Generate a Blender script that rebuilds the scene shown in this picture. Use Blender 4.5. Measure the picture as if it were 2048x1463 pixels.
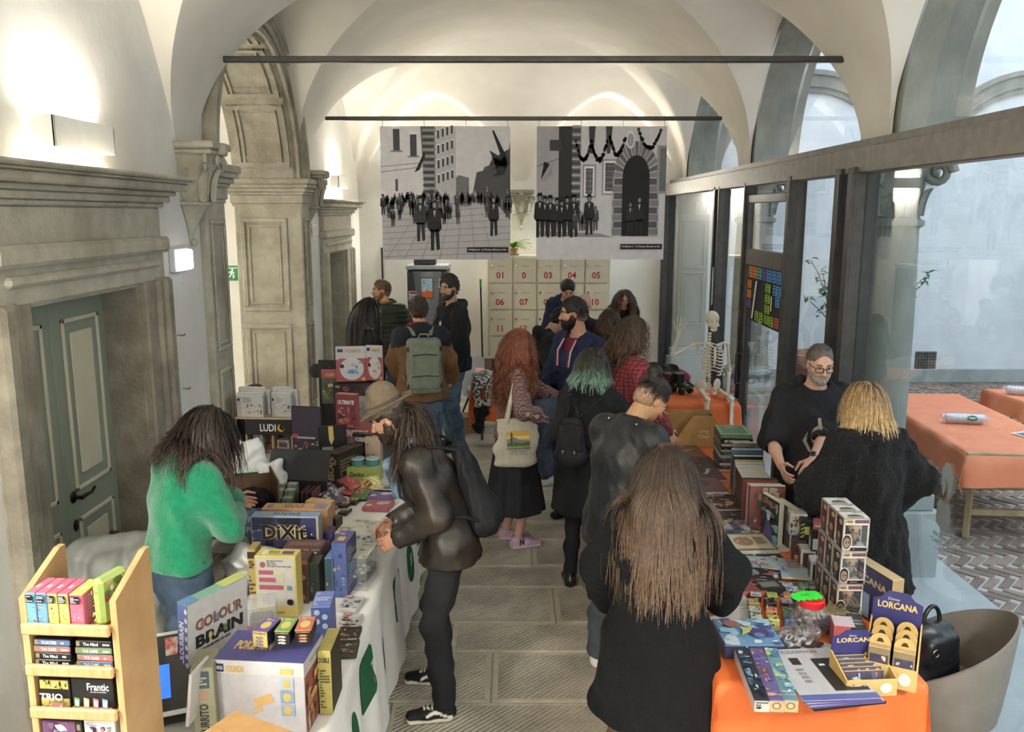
import bpy,bmesh,math,random
import numpy as np
from mathutils import Vector,Matrix,Euler
from mathutils.bvhtree import BVHTree
R=math.radians
for o in list(bpy.data.objects):bpy.data.objects.remove(o)
SC=bpy.context.scene
COL=SC.collection
RND=random.Random(7)
F_PX,PITCH,EYE=1690.0,R(10.2),2.6
cam_d=bpy.data.cameras.new('camera');cam_d.sensor_width=36;cam_d.lens=36*F_PX/2048
cam_d.clip_start=0.05
cam=bpy.data.objects.new('camera',cam_d);COL.objects.link(cam)
cam.location=(0,0,EYE);cam.rotation_euler=(R(90)-PITCH,0,0)
SC.camera=cam
SC.view_settings.view_transform='Standard';SC.view_settings.look='None'
SC.view_settings.exposure=1.2;SC.view_settings.gamma=1.0
SC.view_settings.use_curve_mapping=False
W=bpy.data.worlds.new('overcast_sky');SC.world=W;W.use_nodes=True
bg=W.node_tree.nodes['Background'];bg.inputs[0].default_value=(0.74,0.85,1.0,1);bg.inputs[1].default_value=1.55
LAMP_W=17.0
LAMP_C=(1.0,0.965,0.90)
def at(px,py,Y=None,z=None,X=None):
 u=(px-1024)/F_PX;w=(731.5-py)/F_PX
 d=Vector((u,math.cos(PITCH)+w*math.sin(PITCH),-math.sin(PITCH)+w*math.cos(PITCH)))
 if Y is not None:t=Y/d.y
 elif z is not None:t=(z-EYE)/d.z
 else:t=X/d.x
 return Vector((0,0,EYE))+d*t
def lin(c):
 if isinstance(c,str):
  c=c.lstrip('#');c=tuple(int(c[i:i+2],16)for i in(0,2,4))
 o=[]
 for v in c[:3]:
  v=v/255.0
  o.append(v/12.92 if v<=.04045 else((v+.055)/1.055)**2.4)
 return tuple(o)+(1.0,)
MATS={}
def _nt(name):
 m=bpy.data.materials.new(name);m.use_nodes=True
 nt=m.node_tree;b=nt.nodes['Principled BSDF']
 return m,nt,b
def N(nt,t,**k):
 n=nt.nodes.new(t)
 for a,v in k.items():setattr(n,a,v)
 return n
def pm(name,c1,c2=None,scale=6.0,rough=.6,bump=.0,metal=0.0,bscale=None,detail=4,spec=.5,sheen=0,coat=0,stretch=None,lo=.35,hi=.65,c3=None,s3=1.2):
 if name in MATS:return MATS[name]
 m,nt,b=_nt(name);L=nt.links
 tc=N(nt,'ShaderNodeTexCoord');src=tc.outputs['Object']
 if stretch:
  mp=N(nt,'ShaderNodeMapping');mp.inputs['Scale'].default_value=stretch;L.new(src,mp.inputs[0]);src=mp.outputs[0]
 c2=c2 or c1
 no=N(nt,'ShaderNodeTexNoise');no.inputs['Scale'].default_value=scale;no.inputs['Detail'].default_value=detail;L.new(src,no.inputs['Vector'])
 cr=N(nt,'ShaderNodeValToRGB');e=cr.color_ramp.elements
 e[0].position=lo;e[1].position=hi;e[0].color=lin(c1);e[1].color=lin(c2)
 L.new(no.outputs['Fac'],cr.inputs[0]);col=cr.outputs[0]
 if c3:
  n3=N(nt,'ShaderNodeTexNoise');n3.inputs['Scale'].default_value=s3;n3.inputs['Detail'].default_value=5;L.new(src,n3.inputs['Vector'])
  r3=N(nt,'ShaderNodeValToRGB');r3.color_ramp.elements[0].position=.5;r3.color_ramp.elements[1].position=.72;L.new(n3.outputs['Fac'],r3.inputs[0])
  mx=N(nt,'ShaderNodeMixRGB');L.new(r3.outputs[0],mx.inputs[0]);L.new(col,mx.inputs[1]);mx.inputs[2].default_value=lin(c3);col=mx.outputs[0]
 L.new(col,b.inputs['Base Color'])
 b.inputs['Roughness'].default_value=rough;b.inputs['Metallic'].default_value=metal
 b.inputs['Specular IOR Level'].default_value=spec
 if sheen:b.inputs['Sheen Weight'].default_value=sheen;b.inputs['Sheen Roughness'].default_value=.5
 if coat:b.inputs['Coat Weight'].default_value=coat;b.inputs['Coat Roughness'].default_value=.15
 if bump:
  nb=N(nt,'ShaderNodeTexNoise');nb.inputs['Scale'].default_value=bscale or scale*4;nb.inputs['Detail'].default_value=5;L.new(src,nb.inputs['Vector'])
  bp=N(nt,'ShaderNodeBump');bp.inputs['Strength'].default_value=bump;bp.inputs['Distance'].default_value=.02
  L.new(nb.outputs['Fac'],bp.inputs['Height']);L.new(bp.outputs[0],b.inputs['Normal'])
 MATS[name]=m
 return m
def attr_mat(name,rough=.45,spec=.5,noise=.08,nscale=40,bump=0,bscale=200,sheen=0,coat=0,sss=0,sat=1.0,val=1.0):
 if name in MATS:return MATS[name]
 m,nt,b=_nt(name);L=nt.links
 a=N(nt,'ShaderNodeAttribute',attribute_name='Col')
 tc=N(nt,'ShaderNodeTexCoord');no=N(nt,'ShaderNodeTexNoise');no.inputs['Scale'].default_value=nscale;L.new(tc.outputs['Object'],no.inputs['Vector'])
 mr=N(nt,'ShaderNodeMapRange');mr.inputs[1].default_value=.3;mr.inputs[2].default_value=.7;mr.inputs[3].default_value=1-noise;mr.inputs[4].default_value=1+noise
 L.new(no.outputs['Fac'],mr.inputs[0])
 vm=N(nt,'ShaderNodeVectorMath',operation='SCALE');L.new(a.outputs['Color'],vm.inputs[0]);L.new(mr.outputs[0],vm.inputs['Scale'])
 hs=N(nt,'ShaderNodeHueSaturation');hs.inputs['Saturation'].default_value=sat;hs.inputs['Value'].default_value=val;L.new(vm.outputs[0],hs.inputs['Color']);L.new(hs.outputs[0],b.inputs['Base Color'])
 b.inputs['Roughness'].default_value=rough;b.inputs['Specular IOR Level'].default_value=spec
 if sheen:b.inputs['Sheen Weight'].default_value=sheen
 if coat:b.inputs['Coat Weight'].default_value=coat;b.inputs['Coat Roughness'].default_value=.1
 if sss:
  b.inputs['Subsurface Weight'].default_value=sss;b.inputs['Subsurface Radius'].default_value=(.02,.008,.004);b.inputs['Subsurface Scale'].default_value=.5
 if bump:
  nb=N(nt,'ShaderNodeTexNoise');nb.inputs['Scale'].default_value=bscale;L.new(tc.outputs['Object'],nb.inputs['Vector'])
  bp=N(nt,'ShaderNodeBump');bp.inputs['Strength'].default_value=bump;bp.inputs['Distance'].default_value=.01
  L.new(nb.outputs['Fac'],bp.inputs['Height']);L.new(bp.outputs[0],b.inputs['Normal'])
 MATS[name]=m
 return m
def emit_mat(name,c,s):
 if name in MATS:return MATS[name]
 m,nt,b=_nt(name);b.inputs['Base Color'].default_value=lin(c);b.inputs['Emission Color'].default_value=lin(c);b.inputs['Emission Strength'].default_value=s
 MATS[name]=m;return m
def glass_mat(name,tint=(.93,.97,.97),extra=0.0,rough=0.0,haze=0.0):
 if name in MATS:return MATS[name]
 m,nt,b=_nt(name);L=nt.links
 nt.nodes.remove(b);out=nt.nodes['Material Output']
 tr=N(nt,'ShaderNodeBsdfTransparent');tr.inputs[0].default_value=tint+(1,)
 gl=N(nt,'ShaderNodeBsdfGlossy');gl.inputs['Roughness'].default_value=rough
 lw=N(nt,'ShaderNodeLayerWeight');lw.inputs[0].default_value=.5
 pw=N(nt,'ShaderNodeMath',operation='POWER');pw.inputs[1].default_value=5;L.new(lw.outputs['Facing'],pw.inputs[0])
 ad=N(nt,'ShaderNodeMath',operation='MULTIPLY_ADD');ad.inputs[1].default_value=.9;ad.inputs[2].default_value=.045+extra;L.new(pw.outputs[0],ad.inputs[0])
 mx=N(nt,'ShaderNodeMixShader');L.new(ad.outputs[0],mx.inputs[0]);L.new(tr.outputs[0],mx.inputs[1]);L.new(gl.outputs[0],mx.inputs[2])
 last=mx.outputs[0]
 if haze:
  df=N(nt,'ShaderNodeBsdfDiffuse');df.inputs[0].default_value=(.8,.8,.8,1)
  m2=N(nt,'ShaderNodeMixShader');m2.inputs[0].default_value=haze;L.new(last,m2.inputs[1]);L.new(df.outputs[0],m2.inputs[2]);last=m2.outputs[0]
 L.new(last,out.inputs[0]);MATS[name]=m;return m
class MB:
 def __init__(s):s.v=[];s.f=[];s.c=[];s.m=[];s.sm=[]
 def add(s,vs,fs,col=(1,1,1,1),mi=0,smooth=False):
  n=len(s.v);s.v.extend([tuple(p)for p in vs])
  for f in fs:s.f.append([i+n for i in f]);s.c.append(col);s.m.append(mi);s.sm.append(smooth)
 def box(s,a,b,col=(1,1,1,1),mi=0,M=None,bev=0.0,cols=None):
  x0,y0,z0=a;x1,y1,z1=b
  if x0>x1:x0,x1=x1,x0
  if y0>y1:y0,y1=y1,y0
  if z0>z1:z0,z1=z1,z0
  if bev<=0:
   vs=[(x0,y0,z0),(x1,y0,z0),(x1,y1,z0),(x0,y1,z0),(x0,y0,z1),(x1,y0,z1),(x1,y1,z1),(x0,y1,z1)]
   fs=[('D',[0,3,2,1]),('T',[4,5,6,7]),('F',[0,1,5,4]),('R',[1,2,6,5]),('B',[2,3,7,6]),('L',[3,0,4,7])]
   if M is not None:vs=[M@Vector(p)for p in vs]
   for k,f in fs:s.add([vs[i]for i in f],[[0,1,2,3]],(cols or{}).get(k,col),mi)if cols else None
   if not cols:s.add(vs,[f for _,f in fs],col,mi)
   return
  bev=min(bev,(x1-x0)*.45,(y1-y0)*.45,(z1-z0)*.45)
  X=(x0,x1);Y=(y0,y1);Z=(z0,z1);vs=[];idx={}
  for i in(0,1):
   for j in(0,1):
    for k in(0,1):
     sx,sy,sz=(1-2*i)*bev,(1-2*j)*bev,(1-2*k)*bev
     for ax,p in(('x',(X[i],Y[j]+sy,Z[k]+sz)),('y',(X[i]+sx,Y[j],Z[k]+sz)),('z',(X[i]+sx,Y[j]+sy,Z[k]))):
      idx[i,j,k,ax]=len(vs);vs.append(p)
  g=lambda i,j,k,ax:idx[i,j,k,ax]
  fs=[('L',[g(0,1,0,'x'),g(0,0,0,'x'),g(0,0,1,'x'),g(0,1,1,'x')]),('R',[g(1,0,0,'x'),g(1,1,0,'x'),g(1,1,1,'x'),g(1,0,1,'x')]),('F',[g(0,0,0,'y'),g(1,0,0,'y'),g(1,0,1,'y'),g(0,0,1,'y')]),('B',[g(1,1,0,'y'),g(0,1,0,'y'),g(0,1,1,'y'),g(1,1,1,'y')]),('D',[g(0,1,0,'z'),g(1,1,0,'z'),g(1,0,0,'z'),g(0,0,0,'z')]),('T',[g(0,0,1,'z'),g(1,0,1,'z'),g(1,1,1,'z'),g(0,1,1,'z')])]
  nn={'L':'x','R':'x','F':'y','B':'y','D':'z','T':'z'}
  for(i,j)in((0,0),(0,1),(1,0),(1,1)):
   q=[g(i,j,0,'x'),g(i,j,0,'y'),g(i,j,1,'y'),g(i,j,1,'x')];fs.append(('F' if j==0 else 'B',q if(i+j)%2==0 else q[::-1]))
   q=[g(i,0,j,'z'),g(i,0,j,'x'),g(i,1,j,'x'),g(i,1,j,'z')];fs.append(('T' if j else 'D',q if(i+j)%2==0 else q[::-1]))
   q=[g(0,i,j,'y'),g(0,i,j,'z'),g(1,i,j,'z'),g(1,i,j,'y')];fs.append(('T' if j else 'D',q if(i+j)%2==0 else q[::-1]))
  for i in(0,1):
   for j in(0,1):
    for k in(0,1):
     q=[g(i,j,k,'x'),g(i,j,k,'y'),g(i,j,k,'z')];fs.append(('T' if k else 'D',q if(i+j+k)%2==1 else q[::-1]))
  if M is not None:vs=[M@Vector(p)for p in vs]
  n=len(s.v);s.v.extend([tuple(p)for p in vs])
  for k,f in fs:
   s.f.append([i+n for i in f]);s.c.append((cols or{}).get(k,col));s.m.append(mi);s.sm.append(False)
 def prism(s,poly,z0,z1,col=(1,1,1,1),mi=0,M=None,smooth=False):
  n=len(poly);vs=[(x,y,z0)for x,y in poly]+[(x,y,z1)for x,y in poly]
  fs=[[i,(i+1)%n,n+(i+1)%n,n+i]for i in range(n)]
  if M is not None:vs=[M@Vector(p)for p in vs]
  s.add(vs,fs,col,mi,smooth);s.add(vs,[list(range(n))[::-1],list(range(n,2*n))],col,mi)
 def tube(s,pts,r,n=8,col=(1,1,1,1),mi=0,caps=True,smooth=True,flat=1.0,closed=False):
  pts=[Vector(p)for p in pts];k=len(pts);rr=r if hasattr(r,'__len__')else[r]*k
  rings=[];up=None;vs=[]
  for i,p in enumerate(pts):
   if closed:t=(pts[(i+1)%k]-pts[i-1])
   else:t=(pts[min(i+1,k-1)]-pts[max(i-1,0)])
   t=t.normalized()if t.length>1e-9 else Vector((0,0,1))
   if up is None:up=Vector((0,0,1))if abs(t.z)<.9 else Vector((1,0,0))
   a=(up-t*up.dot(t));a=a.normalized()if a.length>1e-6 else t.orthogonal().normalized();up=a;b=t.cross(a)
   for j in range(n):
    an=2*math.pi*j/n;vs.append(p+a*math.cos(an)*rr[i]*flat+b*math.sin(an)*rr[i])
  fs=[]
  for i in range(k if closed else k-1):
   i2=(i+1)%k
   for j in range(n):fs.append([i*n+j,i*n+(j+1)%n,i2*n+(j+1)%n,i2*n+j])
  s.add(vs,fs,col,mi,smooth)
  if caps and not closed:s.add(vs,[list(range(n))[::-1],[(k-1)*n+j for j in range(n)]],col,mi)
 def lathe(s,prof,n=24,col=(1,1,1,1),mi=0,M=None,smooth=True,cols=None,cap=True):
  vs=[];k=len(prof)
  for r,z in prof:
   for j in range(n):
    a=2*math.pi*j/n;vs.append(Vector((r*math.cos(a),r*math.sin(a),z)))
  if M is not None:vs=[M@p for p in vs]
  for i in range(k-1):
   s.add([vs[i*n+j]for j in range(n)]+[vs[(i+1)*n+j]for j in range(n)],[[j,(j+1)%n,n+(j+1)%n,n+j]for j in range(n)],(cols[i]if cols else col),mi,smooth)
  if cap:s.add(vs,[list(range(n))[::-1],[(k-1)*n+j for j in range(n)]],(cols[-1]if cols else col),mi)
 def grid(s,P,col=(1,1,1,1),mi=0,smooth=True,cfun=None):
  a=len(P);b=len(P[0]);vs=[p for r in P for p in r];fs=[[i*b+j,(i+1)*b+j,(i+1)*b+j+1,i*b+j+1]for i in range(a-1)for j in range(b-1)]
  s.add(vs,fs,col,mi,smooth)
 def ell(s,c,r,n=12,col=(1,1,1,1),mi=0,M=None):
  vs=[];m=max(6,n*2//3)
  for i in range(m+1):
   th=math.pi*i/m
   for j in range(n):
    ph=2*math.pi*j/n;vs.append(Vector((c[0]+r[0]*math.sin(th)*math.cos(ph),c[1]+r[1]*math.sin(th)*math.sin(ph),c[2]+r[2]*math.cos(th))))
  if M is not None:vs=[M@p for p in vs]
  s.add(vs,[[i*n+j,(i+1)*n+j,(i+1)*n+(j+1)%n,i*n+(j+1)%n]for i in range(m)for j in range(n)],col,mi,True)
 def mesh(s,name,mats):
  me=bpy.data.meshes.new(name);me.from_pydata(s.v,[],s.f)
  mats=mats if isinstance(mats,(list,tuple))else[mats]
  for m in mats:me.materials.append(m)
  if s.f:
   me.polygons.foreach_set('material_index',s.m);me.polygons.foreach_set('use_smooth',s.sm)
   ca=me.color_attributes.new('Col','FLOAT_COLOR','CORNER')
   ln=np.array([len(f)for f in s.f]);arr=np.repeat(np.array([tuple(c)[:4]if len(c)>3 else tuple(c)+(1,)for c in s.c],dtype=np.float32),ln,axis=0)
   ca.data.foreach_set('color',arr.ravel())
  me.update();return me
 def build(s,name,mats,parent=None,loc=None,rotz=0):
  o=bpy.data.objects.new(name,s.mesh(name,mats));COL.objects.link(o)
  if parent is not None:o.parent=parent
  if loc is not None:o.location=loc
  if rotz:o.rotation_euler=(0,0,rotz)
  return o
def tag(o,label=None,cat=None,group=None,kind=None):
 if label:o['label']=label
 if cat:o['category']=cat
 if group:o['group']=group
 if kind:o['kind']=kind
 return o
def empty(name,loc=(0,0,0),rotz=0,label=None,cat=None,group=None,kind=None,rot=None):
 o=bpy.data.objects.new(name,None);COL.objects.link(o);o.location=loc;o.rotation_euler=rot or(0,0,rotz);o.empty_display_size=.1
 return tag(o,label,cat,group,kind)
def struct(o):o['kind']='structure';return o
def copy_tree(o,parent=None):
 c=o.copy();COL.objects.link(c)
 if parent is not None:c.parent=parent
 for ch in o.children:copy_tree(ch,c)
 return c
PLASTER=pm('white_plaster','#eae8e2','#e2e0d9',3,.85,.12,bscale=14,c3='#d6d3ca',s3=.8)
VAULT=pm('vault_plaster','#e4e0d6','#dcd8ce',2,.85,.08,bscale=10,c3='#d2cdc2',s3=.7)
STONE=pm('grey_sandstone','#aca796','#bdb8a7',9,.8,.35,bscale=45,c3='#8d8575',s3=1.6)
STONE_D=pm('dark_sandstone','#827a6b','#9a9282',7,.85,.4,bscale=40,c3='#6d6557',s3=1.8)
STEEL=pm('grey_painted_steel','#6f6b66','#7d7973',12,.45,.05,metal=.55)
DARKSTEEL=pm('dark_steel','#3f3d3b','#4a4745',12,.4,.04,metal=.6)
WHITE=pm('white_enamel','#e9e9e6','#e2e2df',8,.45)
BLACK=pm('black_plastic','#161616','#1d1d1e',20,.4)
CHROME=pm('chrome','#b9b9b9','#c6c6c6',8,.2,metal=1)
WOOD=pm('pale_beech','#b58e5e','#c29f70',5,.5,.08,stretch=(12,1.2,1.2),detail=6)
WOODD=pm('weathered_wood','#8a7457','#a58c6a',6,.7,.2,stretch=(1,1,6),detail=6)
CARD=pm('brown_cardboard','#a5804f','#b28b5a',12,.8,.05)
CARDD=pm('dark_cardboard','#5d4530','#6b513a',12,.8,.05)
PRINT=attr_mat('printed_card',.38,.5,.06,30,sat=.8,val=.82)
MATTE=attr_mat('matte_print',.75,.3,.05,30)
GLOSSY=attr_mat('glossy_plastic',.22,.5,.04,20,sat=.82,val=.85)
# ================================================================== the hall
XL,XR,YB,ZS,RISE=-2.3,2.55,12.9,3.08,1.78
VCX,VA=(XL+XR)/2,(XR-XL)/2
def barrel(x):return ZS+RISE*math.sqrt(max(0,1-((x-VCX)/VA)**2))
def barrel_x(z):return VA*math.sqrt(max(0,1-((z-ZS)/RISE)**2))
def cross(u,top=1.66):return ZS if u>=1 else ZS+top*(1-u**1.6)**.8
mb=MB()
for k in range(-3,1):
 yc=7.85+3.4*k;rows=[]
 ys=[yc-1.7+3.4*i/90 for i in range(91)]
 L_,B_,R_=[],[],[]
 for y in ys:
  z=cross(abs(y-yc)/1.5);xg=barrel_x(z)if z>ZS else VA
  L_.append([(XL+(VCX-xg-XL)*t/2,y,z)for t in range(3)])
  R_.append([(VCX+xg+(XR-VCX-xg)*t/2,y,z)for t in range(3)])
  t0=math.asin(min(1,xg/VA));B_.append([(VCX+VA*math.sin(t0*(2*j/28-1)),y,ZS+RISE*math.cos(t0*(2*j/28-1)))for j in range(29)])
 for P in(L_,B_,R_):mb.grid(P)
nx,ny=150,110;P=[]
for i in range(ny+1):
 y=9.55+(YB-9.55)*i/ny;row=[]
 for j in range(nx+1):
  x=XL+(XR-XL)*j/nx
  zp=ZS+RISE*math.sqrt(max(0,1-max(0,(y-10.9)/(YB-10.9))**2))
  z=min(barrel(x),zp)
  z=max(z,cross(abs(y-11.25)/1.5,1.35))
  for c in(-1.1,1.36):z=max(z,cross(abs(x-c)/1.12,1.2))
  row.append((x,y,z))
 P.append(row)
mb.grid(P)
ceiling=struct(mb.build('ceiling',VAULT))
def wall_arch(m,x0,x1,y0,y1,ztop,yc,r,zs,below=True,n=28):
 if below:
  m.box((x0,y0,0),(x1,yc-r,zs));m.box((x0,yc+r,0),(x1,y1,zs))
 for x in(x0,x1):
  pts=[(yc-r*math.cos(math.pi*i/n),zs+r*math.sin(math.pi*i/n))for i in range(n+1)]
  for i in range(n):
   a,b=pts[i],pts[i+1]
   m.add([(x,a[0],a[1]),(x,b[0],b[1]),(x,b[0],ztop),(x,a[0],ztop)],[[0,1,2,3]])
  m.add([(x,y0,zs),(x,yc-r,zs),(x,yc-r,ztop),(x,y0,ztop)],[[0,1,2,3]])
  m.add([(x,y1,zs),(x,yc+r,zs),(x,yc+r,ztop),(x,y1,ztop)],[[0,1,2,3]])
def arch_ring(m,x0,x1,yc,r0,r1,zs,n=32,a0=0.0,a1=math.pi,col=(1,1,1,1)):
 P=[]
 for i in range(n+1):
  t=a0+(a1-a0)*i/n;c,s_=-math.cos(t),math.sin(t)
  P.append([(x0,yc+r0*c,zs+r0*s_),(x1,yc+r0*c,zs+r0*s_),(x1,yc+r1*c,zs+r1*s_),(x0,yc+r1*c,zs+r1*s_),(x0,yc+r0*c,zs+r0*s_)])
 for i in range(n):
  for j in range(4):m.add([P[i][j],P[i+1][j],P[i+1][j+1],P[i][j+1]],[[0,1,2,3]],col,0,False)
m=MB();x0,x1=XL-.6,XL
m.box((x0,-3.2,0),(x1,3.93,5.2));m.box((x0,3.93,2.18),(x1,5.22,5.2));m.box((x0,5.22,0),(x1,6.3,5.2))
wall_arch(m,x0,x1,6.3,9.5,5.2,7.93,1.27,2.96)
m.box((x0,9.5,0),(x1,10.5,5.2));m.box((x0,10.5,2.2),(x1,11.7,5.2));m.box((x0,11.7,0),(x1,YB+.3,5.2))
wall_left=struct(m.build('wall_left',PLASTER))
m=MB();m.box((XL,YB,0),(XR+.5,YB+.3,5.2));wall_back=struct(m.build('wall_back',PLASTER))
m=MB();m.box((XL-.6,-3.5,0),(-.9,-3.2,5.2));m.box((.9,-3.5,0),(XR+.5,-3.2,5.2));m.box((-.9,-3.5,2.6),(.9,-3.2,5.2));wall_near=struct(m.build('wall_front',PLASTER))
m=MB()
m.box((-6.2,9.75,0),(XL-.6,9.95,5.2));m.box((-6.4,5.6,0),(-6.2,9.95,5.2));m.box((-6.4,5.4,0),(XL-.6,5.6,5.2));m.box((-6.4,5.4,4.9),(XL-.6,9.95,5.2))
struct(m.build('wall_side_room',PLASTER))
m=MB();m.box((-6.4,5.4,-.1),(XL,9.95,0.0));struct(m.build('floor_side_room',STONE))
m=MB();m.box((-4.2,10.2,0),(-4.1,12.4,3));m.box((-4.2,12.3,0),(XL-.6,12.4,3));m.box((-4.2,10.1,0),(XL-.6,10.2,3));m.box((-4.2,10.1,2.9),(XL-.6,12.4,3));struct(m.build('wall_side_passage',pm('passage_paint','#a9c4b4','#a2bcae',2,.8)))
def framed_panel(m,M,w,h,d=.025,b=.05):
 for k,(ins,wd,hh)in enumerate(((0,b,d),(b*1.5,b*.5,d*.6))):
  m.box((ins,-hh,ins),(w-ins,0,ins+wd),M=M,bev=.008);m.box((ins,-hh,h-ins-wd),(w-ins,0,h-ins),M=M,bev=.008)
  m.box((ins,-hh,ins+wd),(ins+wd,0,h-ins-wd),M=M,bev=.008);m.box((w-ins-wd,-hh,ins+wd),(w-ins,0,h-ins-wd),M=M,bev=.008)
arch=empty('stone_archway',(XL,7.93,0),kind='structure')
def apart(m,name,mat=STONE):
 o=m.build(name,mat);o.parent=arch;o.matrix_parent_inverse=Matrix.Translation(-Vector(arch.location));return o
for far in(0,1):
 yj=7.93+(1.27 if far else-1.27);s=1 if far else-1
 m=MB()
 ya,yb=(yj-.05,yj+.3)if far else(yj-.36,yj+.05)
 m.box((XL-.66,min(yj,yj-.05*s),0),(XL-.04,yj+.06*s,2.74),bev=.01)
 m.box((XL-.06,ya,0),(XL+.06,yb,2.74),bev=.012)
 m.box((XL-.64,ya-.03*(1 if far else 0),0),(XL+.1,yb+.03,.34),bev=.02);m.box((XL-.62,ya-.02,.34),(XL+.08,yb+.02,.42),bev=.03)
 for(z0,z1)in((.5,1.42),(1.56,2.56)):
  if far:M=Matrix.Translation((XL-.60,yj-.05,z0));framed_panel(m,M,.50,z1-z0)
  else:M=Matrix.Translation((XL-.04,yj+.05,z0))@Matrix.Rotation(math.pi,4,'Z');framed_panel(m,M,.50,z1-z0)
  M=Matrix.Translation((XL+.06,ya+.05,z0))@Matrix.Rotation(math.pi/2,4,'Z');framed_panel(m,M,(yb-ya)-.1,z1-z0,.018,.035)
 apart(m,'pier')
 m=MB()
 for(e,za,zb)in((.0,2.68,2.71),(.012,2.71,2.8),(.03,2.8,2.83),(.055,2.83,2.87),(.085,2.87,2.91),(.1,2.91,2.965)):
  m.box((XL-.68-e,(yj-.06-e)if far else ya-e*.6,za),(XL+.07+e,(yb+e*.6)if far else(yj+.06+e),zb),bev=.008)
 apart(m,'impost')
m=MB();arch_ring(m,XL-.66,XL+.02,7.93,1.24,1.36,2.96);apart(m,'arch_soffit')
m=MB()
for(r0,r1,e)in((1.24,1.30,.05),(1.30,1.33,.03),(1.33,1.40,.06),(1.40,1.43,.085),(1.43,1.48,.11)):arch_ring(m,XL-.02,XL+e,7.93,r0,r1,2.96)
apart(m,'archivolt')
for k in range(5):
 a0=math.pi*(.03+k*.192);a1=a0+math.pi*.17;m=MB()
 for(xa,xb,e0)in((XL-.60,XL-.55,.0),(XL-.09,XL-.04,.0),(XL-.52,XL-.50,.0),(XL-.14,XL-.12,.0)):arch_ring(m,xa,xb,7.93,1.215,1.25,2.96,10,a0,a1)
 for aa in(a0,a1-.04):arch_ring(m,XL-.60,XL-.04,7.93,1.215,1.25,2.96,2,aa,aa+.04)
 for aa in(a0+.075,a1-.09):arch_ring(m,XL-.52,XL-.12,7.93,1.222,1.25,2.96,2,aa,aa+.016)
 apart(m,'coffer')
def stone_door(name,y0,y1,ztop,leafmat,wide,kind,ajar=0):
 d=empty(name,(XL,(y0+y1)/2,0),kind='structure')
 inv=Matrix.Translation(-Vector(d.location))
 def P(m,n,mat,par=None):
  o=m.build(n,mat);o.parent=par or d;o.matrix_parent_inverse=inv if par is None else Matrix.Identity(4);return o
 for s in(0,1):
  m=MB();a,b=(y0-wide,y0+.02)if s==0 else(y1-.02,y1+wide)
  m.box((XL-.2,a,0),(XL+.05,b,ztop+.02),bev=.012)
  ya,yb=(a-.006,a+.1)if s==0 else(b-.1,b+.006)
  m.box((XL,ya,0),(XL+.1,yb,ztop+.02),bev=.02);yc_=ya+(.14 if s==0 else-.04);m.box((XL,yc_-.02,0),(XL+.075,yc_+.05,ztop+.02),bev=.02)
  jy0,jy1=(y0-.0,y0+.03)if s==0 else(y1-.03,y1)
  m.box((XL-.56,jy0,0),(XL,jy1,ztop),bev=.006)
  P(m,'jamb',STONE_D if kind else STONE)
 m=MB();m.box((XL-.2,y0-wide,ztop),(XL+.05,y1+wide,ztop+.27),bev=.012);m.box((XL,y0-wide-.006,ztop+.18),(XL+.1,y1+wide+.006,ztop+.28),bev=.02)
 m.box((XL,y0-wide+.1,ztop+.09),(XL+.078,y1+wide-.1,ztop+.14),bev=.015);m.box((XL-.56,y0,ztop-.02),(XL,y1,ztop+.01));P(m,'lintel',STONE)
 m=MB();m.box((XL-.1,y0-wide+.02,ztop+.27),(XL+.05,y1+wide-.02,ztop+.46),bev=.01);P(m,'frieze',STONE)
 m=MB();z=ztop+.46
 for(e,a,b)in((.07,0,.03),(.10,.03,.07),(.13,.07,.10),(.19,.10,.15),(.215,.15,.165),(.24,.165,.19)):m.box((XL-.1,y0-wide-e+.05,z+a),(XL+e,y1+wide+e-.05,z+b),bev=.01)
 P(m,'cornice',STONE)
 return d,P
GREEN=pm('door_sage_green','#8a9282','#939b8b',3,.5,.06,stretch=(1,1,.2));CREAM=pm('door_cream_panel','#cfc8ae','#d6cfb6',4,.55)
BRONZE=pm('aged_bronze','#2c2620','#3a322a',20,.4,metal=.7)
d1,P1=stone_door('door_1',3.93,5.22,2.18,GREEN,.28,1)
xd=XL-.22
for k,(a,b)in enumerate(((3.96,4.57),(4.58,5.19))):
 m=MB();m.box((xd-.05,a,.02),(xd,b,2.15),bev=.006);lf=P1(m,'leaf',GREEN)
 for(z0,z1)in((.18,.86),(1.02,2.02)):
  m=MB();ya,yb=a+.095,b-.095
  m.box((xd-.002,ya,z0),(xd+.012,yb,z0+.025),bev=.004);m.box((xd-.002,ya,z1-.025),(xd+.012,yb,z1),bev=.004)
  m.box((xd-.002,ya,z0),(xd+.012,ya+.025,z1),bev=.004);m.box((xd-.002,yb-.025,z0),(xd+.012,yb,z1),bev=.004)
  m.box((xd-.002,ya+.085,z0+.085),(xd+.008,yb-.085,z1-.085),bev=.006);o=P1(m,'panel',CREAM,lf)
 if k==1:
  m=MB();m.tube([(xd,a+.06,1.0),(xd+.055,a+.06,1.0)],.012,8);m.tube([(xd+.055,a+.05,1.0),(xd+.06,a+.1,1.005),(xd+.055,a+.17,.995),(xd+.06,a+.2,1.02)],[.013,.011,.009,.008],8)
  m.ell((xd+.004,a+.06,1.0),(.008,.032,.036));P1(m,'handle',BRONZE,lf)
  m=MB();m.ell((xd+.004,a+.06,.83),(.008,.026,.036));P1(m,'keyhole_plate',BRONZE,lf)
d2,P2=stone_door('door_2',10.5,11.7,2.12,GREEN,.3,0)
m=MB();m.box((XL-.30,11.1,.02),(XL-.25,11.68,2.1),bev=.006);lf=P2(m,'leaf',GREEN)
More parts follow.
